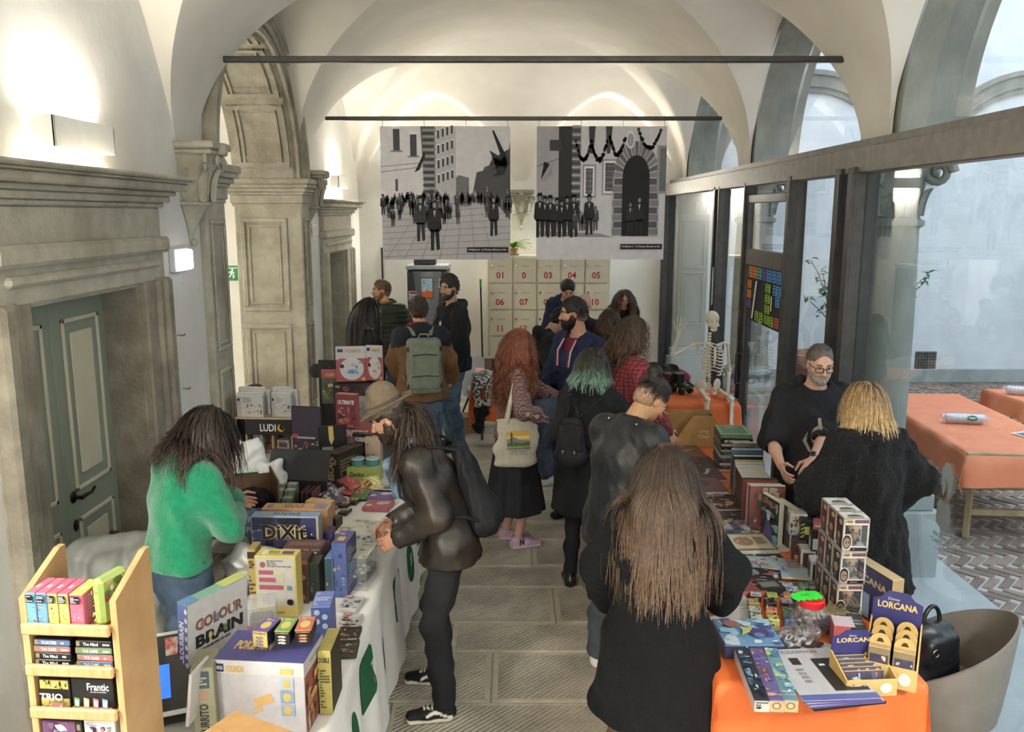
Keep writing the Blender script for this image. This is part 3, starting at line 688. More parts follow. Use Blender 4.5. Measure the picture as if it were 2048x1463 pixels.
m=MB();m.lathe([(.038,0),(.04,.01),(.04,.17),(.034,.21),(.016,.25),(.0145,.31)],20);m.build('body',pm('bottle_green','#1d3320','#213a24',5,.08),t)
m=MB();m.lathe([(.0412,.05),(.0412,.13)],20,cap=False);m.build('paper_label',pm('cream_label','#d8cdb0',None,5,.6),t)
m=MB();m.lathe([(.0165,.25),(.0165,.315),(.0155,.318)],16);m.build('foil',pm('gold_foil','#6b4a1f',None,5,.3,metal=.8),t)
t=MB();t.box((-.14,-.1,0),(.14,.1,.004));o=t.build('flyer',MATTE,None,(4.42,6.95,.757),R(20));tag(o,'printed flyers lying near the corner of the nearer coral cloth','flyer')
p_=Print(.28,.2,Matrix.Translation((-.14,-.1,.004)));p_.rect(.05,.1,.95,.9,'#8a93a3');p_.lines(.1,.15,.5,.8,6,'#39404c');p_.rect(.55,.2,.9,.8,'#4a5a7c');p_.build('print',o,MATTE)
TERRA=pm('terracotta','#a8705a','#b67d66',6,.8,.15)
GREENL=pm('leaf_green','#2f5a30','#3f6f3a',8,.45);GREENY=pm('leaf_light_green','#6f9a35','#8ab548',8,.45)
def leafy(m,c,d,L,w,up=Vector((0,0,1))):
 d=Vector(d).normalized();s=d.cross(up);s=s.normalized()if s.length>.01 else Vector((1,0,0));n=s.cross(d)
 c=Vector(c);m.add([c,c+d*L*.35-s*w*.5+n*.1*L,c+d*L+n*-.12*L,c+d*L*.35+s*w*.5+n*.1*L,c+d*L*.5],[[0,1,4],[1,2,4],[4,2,3],[0,4,3]],smooth=False)
def pot(loc,rr,h,label):
 t=empty('terracotta_pot',loc,0,label,'pot');m=MB()
 m.lathe([(rr*.62,0),(rr*.66,.03),(rr*.85,h*.72),(rr*.88,h*.74),(rr*.9,h*.8),(rr*.88,h*.86),(rr,h*.88),(rr*1.04,h*.95),(rr,h),(rr*.88,h),(rr*.84,h*.8)],36,cap=False);m.build('body',TERRA,t)
 m=MB();m.lathe([(.001,h*.82),(rr*.85,h*.82)],24,cap=False);m.build('soil',pm('soil','#3a2c20','#453527',20,.95),t);return t
pot((3.42,9.25,0),.33,1.08,'tall terracotta pot behind the glass beside the bespectacled seller')
tp=pot((4.02,9.75,0),.36,1.0,'terracotta pot holding the leafy shrub in the courtyard')
sh=empty('leafy_shrub',(4.02,9.75,.82),0,'leafy green shrub growing from a terracotta pot in the courtyard','shrub')
r=random.Random(4);m=MB();ml=MB()
for k in range(34):
 p=Vector((0,0,0));d=Vector((r.uniform(-.5,.5),r.uniform(-.5,.5),1)).normalized();pts=[p.copy()];n_=r.randrange(4,8)
 for q in range(n_):
  p=p+d*.2;d=(d+Vector((r.uniform(-.35,.35),r.uniform(-.35,.35),r.uniform(-.1,.25)))).normalized();pts.append(p.copy())
  if q>0:
   for _ in range(5):leafy(ml,p+Vector((r.uniform(-.05,.05),)*3),(r.uniform(-1,1),r.uniform(-1,1),r.uniform(-.4,.6)),r.uniform(.08,.13),r.uniform(.04,.06))
 m.tube(pts,[.012*(1-.7*i/n_)for i in range(n_+1)],5)
m.build('stem',pm('bark','#5b4a36',None,8,.8),sh);o=ml.build('foliage',GREENL,sh);o['kind']='stuff'
def sticker(loc,w,h,lines,label,leaf=True):
 t=empty('window_sticker',loc,0,label,'sticker')
 M=Matrix.Rotation(-math.pi/2,4,'Z')@Matrix.Rotation(math.pi/2,4,'X')@Matrix.Translation((-w/2,0,.006))
 p_=Print(w,h,M);c='#9aa3a6'
 if leaf:
  p_.poly([(.42,.62),(.30,.75),(.30,.9),(.42,1),(.62,1),(.74,.88),(.74,.72),(.62,.60),(.55,.78),(.47,.86),(.5,.75)],c)
  p_.poly([(.22,.3),(.22,.52),(.32,.58),(.45,.56),(.5,.48),(.55,.56),(.66,.58),(.76,.52),(.76,.3),(.5,.24)],c)
 for i,(tx,sz)in enumerate(lines):p_.text(tx,.5,.17-.075*i,sz,'#6f797c',fit=-.98)
 p_.build('cut_letters',t,MATTE);return t
sticker((XG,4.32,.80),.26,.50,(('BIBLIOTECA',.045),('CARDUCCI',.055),('biblioteca comunale',.02)),'grey leaf emblem sticker on the big glass pane')
sticker((XG-.03,7.75,1.22),.3,.42,(('BIBLIOTECA',.06),('CARDUCCI',.07),('biblioteca comunale',.02)),'grey shield emblem sticker low on the glass door')
# ================================================================== soft bodies : distance fields turned into one continuous surface
V=lambda*a:np.array(a,dtype=np.float32)
class Field:
 def __init__(s,lo,hi,h):
  s.h=h;s.ax=[np.arange(a-3*h,b+3*h,h,dtype=np.float32)for a,b in zip(lo,hi)]
  s.f=np.full([len(a)for a in s.ax],9.0,dtype=np.float32)
 def _sub(s,lo,hi):
  sl=[]
  for a,l,u in zip(s.ax,lo,hi):sl.append(slice(max(0,int(np.searchsorted(a,l))-1),min(len(a),int(np.searchsorted(a,u))+1)))
  return tuple(sl),s.ax[0][sl[0]][:,None,None],s.ax[1][sl[1]][None,:,None],s.ax[2][sl[2]][None,None,:]
 def _put(s,sl,d,k,op):
  f=s.f[sl]
  if op=='u':
   if k>0:h=np.maximum(k-np.abs(f-d),0)/k;s.f[sl]=np.minimum(f,d)-h*h*k*.25
   else:s.f[sl]=np.minimum(f,d)
  else:
   d=-d
   if k>0:h=np.maximum(k-np.abs(f-d),0)/k;s.f[sl]=np.maximum(f,d)+h*h*k*.25
   else:s.f[sl]=np.maximum(f,d)
 def cone(s,a,b,ra,rb,k=.02,op='u'):
  a=np.asarray(a,np.float32);b=np.asarray(b,np.float32);mg=max(ra,rb)+k+3*s.h
  sl,x,y,z=s._sub(np.minimum(a,b)-mg,np.maximum(a,b)+mg)
  if 0 in s.f[sl].shape:return
  ba=b-a;L2=float(ba@ba)+1e-9
  px,py,pz=x-a[0],y-a[1],z-a[2]
  t=np.clip((px*ba[0]+py*ba[1]+pz*ba[2])/L2,0,1)
  d=np.sqrt((px-t*ba[0])**2+(py-t*ba[1])**2+(pz-t*ba[2])**2)-(ra+(rb-ra)*t)
  s._put(sl,d,k,op)
 def ecap(s,a,b,ra,rb,side,k=.03,op='u',flat=False):
  a=np.asarray(a,np.float32);b=np.asarray(b,np.float32);mg=max(max(ra),max(rb))+k+3*s.h
  sl,x,y,z=s._sub(np.minimum(a,b)-mg,np.maximum(a,b)+mg)
  if 0 in s.f[sl].shape:return
  ba=b-a;L=math.sqrt(float(ba@ba))+1e-6;u=ba/L;sd=np.asarray(side,np.float32);sd=sd-u*float(sd@u);sd=sd/np.linalg.norm(sd);fr=np.cross(u,sd)
  px,py,pz=x-a[0],y-a[1],z-a[2]
  ax_=px*u[0]+py*u[1]+pz*u[2];t=np.clip(ax_/L,0,1);ex=ax_-t*L
  ps=px*sd[0]+py*sd[1]+pz*sd[2];pf=px*fr[0]+py*fr[1]+pz*fr[2]
  rs=ra[0]+(rb[0]-ra[0])*t;rf=ra[1]+(rb[1]-ra[1])*t;mn=np.minimum(rs,rf)
  if flat:
   d=(np.sqrt((ps/rs)**2+(pf/rf)**2)-1)*mn;d=np.maximum(d,np.abs(ex)-.0)
  else:d=(np.sqrt((ps/rs)**2+(pf/rf)**2+(ex/mn)**2)-1)*mn
  s._put(sl,d,k,op)
 def ell(s,c,r,Rm=None,k=.02,op='u'):
  c=np.asarray(c,np.float32);r=np.asarray(r,np.float32);mg=float(max(r))+k+3*s.h
  sl,x,y,z=s._sub(c-mg,c+mg)
  if 0 in s.f[sl].shape:return
  x,y,z=x-c[0],y-c[1],z-c[2]
  if Rm is not None:
   X=x*Rm[0,0]+y*Rm[1,0]+z*Rm[2,0];Y=x*Rm[0,1]+y*Rm[1,1]+z*Rm[2,1];Z=x*Rm[0,2]+y*Rm[1,2]+z*Rm[2,2]
  else:X,Y,Z=x,y,z
  k0=np.sqrt((X/r[0])**2+(Y/r[1])**2+(Z/r[2])**2);k1=np.sqrt((X/r[0]**2)**2+(Y/r[1]**2)**2+(Z/r[2]**2)**2)+1e-6
  s._put(sl,k0*(k0-1)/k1,k,op)
 def rbox(s,c,half,rad,Rm=None,k=.02,op='u'):
  c=np.asarray(c,np.float32);half=np.asarray(half,np.float32);mg=float(np.linalg.norm(half))+k+3*s.h
  sl,x,y,z=s._sub(c-mg,c+mg)
  if 0 in s.f[sl].shape:return
  x,y,z=x-c[0],y-c[1],z-c[2]
  if Rm is not None:
   X=x*Rm[0,0]+y*Rm[1,0]+z*Rm[2,0];Y=x*Rm[0,1]+y*Rm[1,1]+z*Rm[2,1];Z=x*Rm[0,2]+y*Rm[1,2]+z*Rm[2,2]
  else:X,Y,Z=x,y,z
  qx,qy,qz=np.abs(X)-half[0]+rad,np.abs(Y)-half[1]+rad,np.abs(Z)-half[2]+rad
  d=np.sqrt(np.maximum(qx,0)**2+np.maximum(qy,0)**2+np.maximum(qz,0)**2)+np.minimum(np.maximum(qx,np.maximum(qy,qz)),0)-rad
  s._put(sl,d,k,op)
 def plane(s,p,n,k=.01):
  n=np.asarray(n,np.float32);n=n/np.linalg.norm(n);p=np.asarray(p,np.float32)
  x,y,z=s.ax[0][:,None,None],s.ax[1][None,:,None],s.ax[2][None,None,:]
  d=(x-p[0])*n[0]+(y-p[1])*n[1]+(z-p[2])*n[2];s._put((slice(None),)*3,-d,k,'s')
 def folds(s,amp,freq,seed=0,stretch=(1,1,1),n=5):
  r=np.random.RandomState(seed);x,y,z=s.ax[0][:,None,None],s.ax[1][None,:,None],s.ax[2][None,None,:]
  g=0
  for i in range(n):
   k=r.randn(3)*freq*np.array(stretch);p=r.rand()*6.28;w=.9+.5*r.rand()
   g=g+np.sin(x*k[0]+y*k[1]+z*k[2]+p+1.3*np.sin(x*k[1]*.6+z*k[0]*.5+y*k[2]*.4+p))*w
  s.f+=(amp/n**.5)*g.astype(np.float32)
 def nets(s,smooth=1):
  f=s.f;sg=f<0;nx,ny,nz=f.shape
  cnt=np.zeros((nx-1,ny-1,nz-1),np.int8)
  for i in(0,1):
   for j in(0,1):
    for k in(0,1):cnt+=sg[i:nx-1+i,j:ny-1+j,k:nz-1+k]
  act=(cnt>0)&(cnt<8);I=np.argwhere(act)
  idx=-np.ones(act.shape,np.int64);idx[tuple(I.T)]=np.arange(len(I))
  acc=np.zeros((len(I),3),np.float32);num=np.zeros(len(I),np.float32)
  cs=[(i,j,k)for i in(0,1)for j in(0,1)for k in(0,1)]
  vals={c:f[I[:,0]+c[0],I[:,1]+c[1],I[:,2]+c[2]]for c in cs}
  for c in cs:
   for d in range(3):
    if c[d]:continue
    c2=list(c);c2[d]=1;c2=tuple(c2);a,b=vals[c],vals[c2];m=(a<0)!=(b<0)
    t=np.where(m,a/np.where(m,a-b,1),0);p=np.tile(np.array(c,np.float32),(len(I),1));p[:,d]+=t
    acc+=p*m[:,None];num+=m
  P=I+acc/np.maximum(num,1)[:,None];P=P*s.h+np.array([a[0]for a in s.ax])
  Q=[]
  for d in range(3):
   e=[slice(None)]*3;e0=list(e);e1=list(e);e0[d]=slice(0,-1);e1[d]=slice(1,None)
   ch=sg[tuple(e0)]!=sg[tuple(e1)];E=np.argwhere(ch);u,v=[(1,2),(2,0),(0,1)][d]
   E=E[(E[:,u]>0)&(E[:,v]>0)&(E[:,u]<f.shape[u]-1)&(E[:,v]<f.shape[v]-1)]
   if not len(E):continue
   def cell(du,dv):C=E.copy();C[:,u]-=du;C[:,v]-=dv;return idx[C[:,0],C[:,1],C[:,2]]
   q=np.stack([cell(1,1),cell(0,1),cell(0,0),cell(1,0)],1);ins=sg[tuple(E.T)]
   q[~ins]=q[~ins][:,::-1];Q.append(q)
  Q=np.concatenate(Q)if Q else np.zeros((0,4),int)
  for _ in range(smooth):
   S=np.zeros_like(P);n=np.zeros(len(P))
   for a,b in((0,1),(1,2),(2,3),(3,0)):
    np.add.at(S,Q[:,a],P[Q[:,b]]);np.add.at(n,Q[:,a],1)
   P=P*.6+.4*S/np.maximum(n,1)[:,None]
  return P,Q
def np_mesh(name,P,Q,mat,col=None):
 me=bpy.data.meshes.new(name);nv,nf=len(P),len(Q);k=Q.shape[1]
 me.vertices.add(nv);me.vertices.foreach_set('co',np.asarray(P,np.float32).ravel())
 me.loops.add(nf*k);me.loops.foreach_set('vertex_index',np.asarray(Q,np.int32).ravel())
 me.polygons.add(nf);me.polygons.foreach_set('loop_start',np.arange(0,nf*k,k,dtype=np.int32));me.polygons.foreach_set('loop_total',np.full(nf,k,np.int32));me.polygons.foreach_set('use_smooth',np.ones(nf,bool))
 me.materials.append(mat)
 if col is not None:
  ca=me.color_attributes.new('Col','FLOAT_COLOR','POINT');c=np.ones((nv,4),np.float32);c[:,:3]=col[:,:3];ca.data.foreach_set('color',c.ravel())
 me.update(calc_edges=True);me.validate();return me
def field_obj(F,name,mat,parent,colf=None,smooth=1):
 P,Q=F.nets(smooth);o=bpy.data.objects.new(name,np_mesh(name,P,Q,mat,colf(P)if colf else None));COL.objects.link(o)
 if parent is not None:o.parent=parent
 return o
def lin3(c):return np.array(lin(c)[:3],np.float32)
SKIN=attr_mat('skin',.5,.4,.06,60,sss=.06)
HAIRM=attr_mat('hair_strands',.5,.35,.25,60,sat=.88)
def fabric(name,c1,c2=None,scale=30,bump=.3,rough=.85,sheen=.0,bscale=350,**k):return pm(name,c1,c2 or c1,scale,rough,bump,bscale=bscale,sheen=sheen,spec=.25,**k)
def rotx(a):c,s_=math.cos(a),math.sin(a);return np.array([[1,0,0],[0,c,-s_],[0,s_,c]])
def roty(a):c,s_=math.cos(a),math.sin(a);return np.array([[c,0,s_],[0,1,0],[-s_,0,c]])
def rotz_(a):c,s_=math.cos(a),math.sin(a);return np.array([[c,-s_,0],[s_,c,0],[0,0,1]])
def unit(v):v=np.asarray(v,float);return v/(np.linalg.norm(v)+1e-9)
class Person:
 def __init__(s,label,x,y,face,h=1.75,lean=0,side=0,twist=0,head=(0,0,0),lh=None,rh=None,le=None,re=None,lf=None,rf=None,w=1.0,fem=False,skin='#c39a80',res=.007,bend=0,seed=1,z=0,hipz=None):
  s.root=empty('person',(x,y,z),R(face),label,'person');s.h=h;s.k=h/1.75;s.w=w;s.fem=fem;s.skin=skin;s.res=res;s.seed=seed
  s.MW=Matrix.Translation((x,y,z))@Matrix.Rotation(R(face),4,'Z')
  k=s.k;J=s.J={}
  J['pel']=np.array([0,-math.sin(R(lean))*.10*k,(hipz or .95)*k])
  sp=lambda f:rotz_(R(-twist)*f)@roty(R(side)*f)@rotx(-R(lean)*f)
  J['wai']=J['pel']+sp(.45)@np.array([0,0,.15*k]);J['che']=J['wai']+sp(.8)@np.array([0,0,.20*k]);J['nec']=J['che']+sp(1.0)@np.array([0,-.01*k,.20*k])
  s.Rc=sp(1.0);s.Rp=np.eye(3)
  sw=(.138 if fem else .160)*w*k
  for sd,q in(('l',-1),('r',1)):J['sh'+sd]=J['nec']+s.Rc@np.array([q*sw,.0,-.068*k])
  hd=rotz_(R(-head[1]))@rotx(-R(head[0]))@roty(R(head[2]));s.Rh=hd
  nd=unit(s.Rc@np.array([0,.12,1])*.55+hd@np.array([0,.10,1])*.45)
  J['hea']=J['nec']+nd*.085*k+hd@np.array([0,.035*k,.105*k]);s.hs=k*(.96 if not fem else .93)
  hips=.095*k
  for sd,q in(('l',-1),('r',1)):
   J['hip'+sd]=J['pel']+np.array([q*hips,0,-.02*k]);ft=(lf if sd=='l' else rf)or(q*.11,0,0)
   yaw=R(ft[2]if len(ft)>2 else 0)-q*.12*(0 if len(ft)>2 else 1);J['foot'+sd]=(np.array([ft[0],ft[1],(ft[3]if len(ft)>3 else 0)]),yaw)
   an=np.array([ft[0],ft[1],.085*k+(ft[3]if len(ft)>3 else 0)])-np.array([-math.sin(yaw),math.cos(yaw),0])*.03;J['ank'+sd]=an
   J['kne'+sd]=s.ik(J['hip'+sd],an,.43*k,.43*k,np.array([q*.1,1,0]))
   T=lh if sd=='l' else rh
   if T is not None and isinstance(T,Vector):T=np.array(s.MW.inverted()@T)
   if T is None:T=J['sh'+sd]+np.array([q*.07*k,.06*k,-.50*k])
   else:T=np.array(T,float)
   hint=le if sd=='l' else re
   hint=np.array(hint if hint is not None else(q*.5,-1,-.3),float)
   S=J['sh'+sd];L1,L2=.285*k,.25*k;dv=T-S;dist=np.linalg.norm(dv)
   if dist>(L1+L2)*.995:T=S+dv/dist*(L1+L2)*.995
   J['wri'+sd]=T;J['elb'+sd]=s.ik(S,T,L1,L2,hint)
 @staticmethod
 def ik(a,b,l1,l2,hint):
  d=b-a;L=min(np.linalg.norm(d),(l1+l2)*.999);u=d/(np.linalg.norm(d)+1e-9);x=(l1*l1-l2*l2+L*L)/(2*L);y=math.sqrt(max(0,l1*l1-x*x))
  hp=hint-u*float(hint@u);return a+u*x+unit(hp)*y
 def hp(s,*p):return s.J['hea']+s.Rh@(np.array(p)*s.hs)
 def cp(s,*p):return s.J['che']+s.Rc@(np.array(p)*s.k)
 def world(s,p):return s.MW@Vector(p)
 def body(s,hands='lr',curl=(35,35),palm=(None,None),legs=False,stubble=None,arms=False,name='body',spread=1.0):
  J,k,hs=s.J,s.k,s.hs;pts=np.array([J[a]for a in('pel','nec','hea','shl','shr','elbl','elbr','wril','wrir')]+([J['ankl'],J['ankr']]if legs else[]))
  lo,hi=pts.min(0)-.22,pts.max(0)+.22
  if not legs:lo[2]=min(J['wril'][2],J['wrir'][2],J['pel'][2])-.2
  F=Field(lo,hi,s.res);H=s.Rh;fm=s.fem
  F.ell(s.hp(0,-.014,.035),np.array((.076,.096,.086))*hs,H,.01);F.ell(s.hp(0,.022,-.02),np.array((.065,.068,.088))*hs,H,.03)
  F.ell(s.hp(0,.034,-.072),np.array((.05 if not fm else .043,.05,.042))*hs,H,.03);F.ell(s.hp(0,.068,-.098),np.array((.022,.02,.016))*hs,H,.025)
  for q in(-1,1):F.ell(s.hp(q*.042,.058,-.028),np.array((.024,.026,.02))*hs,H,.02)
  F.ell(s.hp(0,.079,.019),np.array((.048,.014,.011))*hs,H,.015)
  for q in(-1,1):F.ell(s.hp(q*.031,.103,-.001),np.array((.019,.019,.011))*hs,H,.012,'s')
  F.cone(s.hp(0,.089,.008),s.hp(0,.112,-.034),.008*hs,.0125*hs,.012)
  for q in(-1,1):F.ell(s.hp(q*.012,.104,-.038),np.array((.008,.009,.007))*hs,H,.008)
  F.ell(s.hp(0,.090,-.064),np.array((.023,.012,.006))*hs,H,.006);F.ell(s.hp(0,.088,-.074),np.array((.019,.012,.007))*hs,H,.006)
  for q in(-1,1):
   F.ell(s.hp(q*.076,-.008,-.008),np.array((.010,.019,.031))*hs,H@rotz_(-q*.45),.008);F.ell(s.hp(q*.086,-.004,-.006),np.array((.006,.009,.017))*hs,H@rotz_(-q*.45),.005,'s')
  nr=.056 if not fm else .047
  F.cone(s.hp(0,-.022,-.06),J['nec']+s.Rc@np.array([0,0,-.02]),nr*k,nr*1.12*k,.02)
  for q in 'lr':F.cone(J['nec']+s.Rc@np.array([0,0,-.03*k]),J['sh'+q],.05*k,.045*k,.05)
  F.ecap(J['nec']+s.Rc@np.array([0,0,-.06*k]),J['che'],(.12*k,.07*k),(.12*k,.085*k),s.Rc[:,0],.04);F.cone(J['che'],J['pel'],.06*k,.07*k,.03)
  for q,i in(('l',0),('r',1)):
   F.cone(J['sh'+q],J['elb'+q],.044*k,.037*k,.02);
   fd=unit(J['wri'+q]-J['elb'+q]);F.cone(J['elb'+q],J['elb'+q]*.6+J['wri'+q]*.4,.037*k,.038*k,.02);F.cone(J['elb'+q]*.6+J['wri'+q]*.4,J['wri'+q],.038*k,.026*k,.02)
   if q not in hands:continue
   s.hand(F,q,fd,palm[i],curl[i],spread)
  if legs:
   for q in 'lr':F.cone(J['hip'+q],J['kne'+q],.07*k,.05*k,.03);F.cone(J['kne'+q],J['kne'+q]*.6+J['ank'+q]*.4,.048*k,.05*k,.02);F.cone(J['kne'+q]*.6+J['ank'+q]*.4,J['ank'+q],.05*k,.033*k,.02);F.cone(J['ank'+q],J['ank'+q]-np.array([0,0,.05*k]),.033*k,.036*k,.02)
  base=lin3(s.skin)
  def colf(P):
   Lp=(P-J['hea'])@H/hs;c=np.tile(base,(len(P),1))
   def blend(m,col,a):
    m=np.clip(m,0,1)[:,None]*a;return c*(1-m)+np.asarray(col)*m
   g=lambda cx,cy,cz,rx,ry,rz:np.clip(1.6-1.6*np.sqrt(((Lp[:,0]-cx)/rx)**2+((Lp[:,1]-cy)/ry)**2+((Lp[:,2]-cz)/rz)**2),0,1)
   c=blend(g(.045,.06,-.035,.04,.05,.035)+g(-.045,.06,-.035,.04,.05,.035)+g(0,.11,-.035,.025,.03,.02),base*np.array([1.03,.86,.83]),.5)
   c=blend(g(0,.095,-.068,.027,.022,.012),base*np.array([.80,.45,.42]),.9)
   c=blend(g(.031,.09,.004,.024,.025,.016)+g(-.031,.09,.004,.024,.025,.016),base*np.array([.66,.58,.55]),.5)
   c=blend(g(.08,0,-.005,.02,.03,.04)+g(-.08,0,-.005,.02,.03,.04),base*np.array([1.0,.84,.8]),.4)
   if stubble:c=blend(g(0,.045,-.085,.075,.065,.05)*(g(0,.097,-.068,.024,.02,.01)<.3),lin3(stubble[0]),stubble[1])
   for q in 'lr':c=blend(np.clip(1.5-np.linalg.norm(P-J['wri'+q]-unit(J['wri'+q]-J['elb'+q])*.12,axis=1)/.06,0,1),base*np.array([1.0,.78,.72]),.45)
   return c
  o=field_obj(F,name,SKIN,s.root,colf);return o
 def hand(s,F,q,fd,pn,curl,spread=1.0):
  k=s.k*(.98 if not s.fem else .9);sg=1 if q=='r' else-1;W_=s.J['wri'+q]
  pn=np.array(pn if pn is not None else(-sg*.9,.1,0),float);pn=unit(pn-fd*float(pn@fd));sd=np.cross(fd,pn)*sg
  Rm=np.stack([sd,pn,fd],1)
  F.ell(W_+fd*.048*k,np.array((.040,.015,.052))*k,Rm,.012)
  for i,(o,L)in enumerate(((.031,.072),(.0105,.080),(-.0105,.075),(-.030,.058))):
   p=W_+fd*(.088-abs(o)*.25)*k+sd*o*k;d=unit(fd+sd*o*3.0*spread);a=R(curl)*.6
   for j,f in enumerate((.45,.31,.24)):
    cs,sn=math.cos(a),math.sin(a);dd=d*cs+pn*sn;p2=p+dd*L*f*k;F.cone(p,p2,.0088*k,.0082*k if j<2 else .0072*k,.006);p=p2;a+=R(curl)*.75
  p=W_+fd*.02*k+sd*.028*k+pn*.006*k;d=unit(fd*.65+sd*.75+pn*.35);p2=p+d*.045*k;F.cone(p,p2,.0125*k,.0105*k,.012);d2=unit(fd*.95+sd*.15+pn*(.3+.5*min(1,curl/50)));F.cone(p2,p2+d2*.052*k,.0102*k,.008*k,.008)
 def eyes(s,iris='#3a2a1c',closed=0.0):
  for q in(-1,1):
   m=MB();c=s.hp(q*.031,.080,.001);r_=.0125*s.hs;Mh=Matrix(s.Rh.tolist()).to_4x4();Mh.translation=Vector(c)
   m.ell((0,0,0),(r_,r_,r_),12,lin('#d9d3cc'),M=Mh)
   m.ell((0,r_*.78,-.002),(r_*.5,r_*.32,r_*.5),10,lin(iris),M=Mh);m.build('eye',GLOSSY,s.root)
   F=Field(c-.03,c+.03,.0025);F.ell(c,np.array((.0145,.0145,.0145))*s.hs,s.Rh,0);F.plane(s.hp(q*.031,.08,.004-.006*closed),s.Rh@np.array([0,.35,-1]),.002);F.plane(c+s.Rh@np.array([0,-.002,0]),s.Rh@np.array([0,-1,0]),.002);field_obj(F,'eyelid',SKIN,s.root,lambda P:np.tile(lin3(s.skin)*np.array([.8,.68,.64]),(len(P),1)))
 def brows(s,c,th=.005):
  for q in(-1,1):
   m=MB();pts=[Vector(s.hp(q*(.014+.036*f),.096-.018*f*f,.020+.008*math.sin(f*2.6)-.004*f))for f in(0,.25,.5,.75,1)]
   m.tube(pts,[th*s.hs*a for a in(.8,1,1,.8,.4)],6,lin(c));m.build('eyebrow',HAIRM,s.root)
 def beard(s,c,full=1.0,name='beard',res=.005):
  lo=s.hp(0,.03,-.09)-.16;F=Field(lo,lo+.32,res);H,hs=s.Rh,s.hs;g=.004+.009*full
  F.ell(s.hp(0,.034,-.074),np.array((.052+g,.053+g,.046+g*1.3))*hs,H,.02);F.ell(s.hp(0,.068,-.100),np.array((.026+g,.022+g,.020+g*1.5))*hs,H,.02)
  for q in(-1,1):F.ell(s.hp(q*.058,.012,-.042),np.array((.012+g*.7,.03,.045))*hs,H,.02)
  F.ell(s.hp(0,.090,-.054),np.array((.028,.012+g*.5,.008))*hs,H,.01)
  F.ell(s.hp(0,.104,-.069),np.array((.018,.02,.0065))*hs,H,.004,'s');F.ell(s.hp(0,.075,-.018),np.array((.052,.05,.035))*hs,H,.012,'s')
  F.plane(s.hp(0,-.012,0),H@np.array([0,-1,0]),.01);F.folds(.0022,260,s.seed,(1,1,.5));b=lin3(c)
  return field_obj(F,name,HAIRM,s.root,lambda P:np.tile(b,(len(P),1)),0)
 def hair(s,c,vol=.012,nape=-.07,fringe=0.0,name='hair',folds=.003,freq=130,c2=None,res=.006,extra=None,front=1.0,top=0.0,fade=None):
  lo=s.J['hea']-.24;F=Field(lo,lo+.48,res);H,hs=s.Rh,s.hs
  F.ell(s.hp(0,-.014,.037+top*.5),np.array((.076+vol,.096+vol,.086+vol+top*.5))*hs,H,.0);F.ell(s.hp(0,-.045,-.02),np.array((.066+vol*.8,.062+vol,.075))*hs,H,.03)
  F.ell(s.hp(0,.118+.02*(1-front),-.036-fringe),np.array((.086,.076,.122))*hs,H,.014,'s')
  for q in(-1,1):F.ell(s.hp(q*.085,.012,-.028),np.array((.03,.036,.045))*hs,H,.01,'s')
  F.plane(s.hp(0,0,nape),H@np.array([0,.3,-1]),.012)
  if extra:extra(F)
  F.folds(folds,freq,s.seed+5,(1,.5,1));b=lin3(c);b2=lin3(c2 or c)
  def colf(P):
   r=np.random.RandomState(3);n=np.sin(P[:,0]*310+2*np.sin(P[:,2]*90))*.5+.5;q=b*(1-n[:,None])+b2*n[:,None]
   if fade is not None:z=((P-s.J['hea'])@H/hs)[:,2];m=np.clip((fade[0]-z)/fade[1],0,1)[:,None]*fade[2];q=q*(1-m)+lin3(s.skin)*.75*m
   return q
  return field_obj(F,name,HAIRM,s.root,colf,1)
 def long_hair(s,n,length,cols,rad=.0035,wave=.01,wfreq=22,seg=14,spread=1.0,name='hair',back=True,face_gap=.25,seed=2,lift=1.0,bodyr=1.0,part=0.0,jitter=.25,off=.0,be=False):
  r=np.random.RandomState(seed);hs=s.hs;U=[];n=int(n*2.2)
  while len(U)<n:
   u=unit(r.randn(3))
   if u[2]<-.35 or(u[1]>face_gap and u[2]<.62)or(abs(u[0])>.75 and u[1]>.1 and u[2]<.25):continue
   if be and((u[1]>-.15 and abs(u[0])>.45 and u[2]<.55)or(u[1]>.1 and u[2]<.8)):continue
   U.append(u)
  U=np.array(U);lay=r.rand(n);c=np.array((0,-.014,.035));rad3=np.array((.078,.098,.088))
  H=s.Rh;G=H.T@np.array([0,0,-1.0])
  p=c+U*rad3;d=unit_rows(np.stack([np.sign(U[:,0]-part+1e-3)*.45*np.exp(-(U[:,0]/.35)**2)*(U[:,1]>-.5)+U[:,0]*.8,U[:,1]*.9-.3,U[:,2]*.1+r.rand(n)*.1-.05],1));path=[p.copy()]
  L=length*(.8+.35*r.rand(n))/hs;step=(L/seg)[:,None];ph=r.rand(n)*6.28;wf=wfreq*(.8+.4*r.rand(n))
  tor=[(s.J['pel'],s.J['che'],.125*s.k*bodyr),(s.J['che'],s.J['nec'],.105*s.k*bodyr),(s.J['shl'],s.J['shr'],.082*s.k*bodyr),(s.J['nec'],s.J['hea'],.055*s.k)]
  bk=s.Rc@np.array([0,-off,0]);tor[:2]=[(a+bk,b+bk,q)for a,b,q in tor[:2]];tor=[((H.T@(a-s.J['hea']))/hs,(H.T@(b-s.J['hea']))/hs,q/hs)for a,b,q in tor]
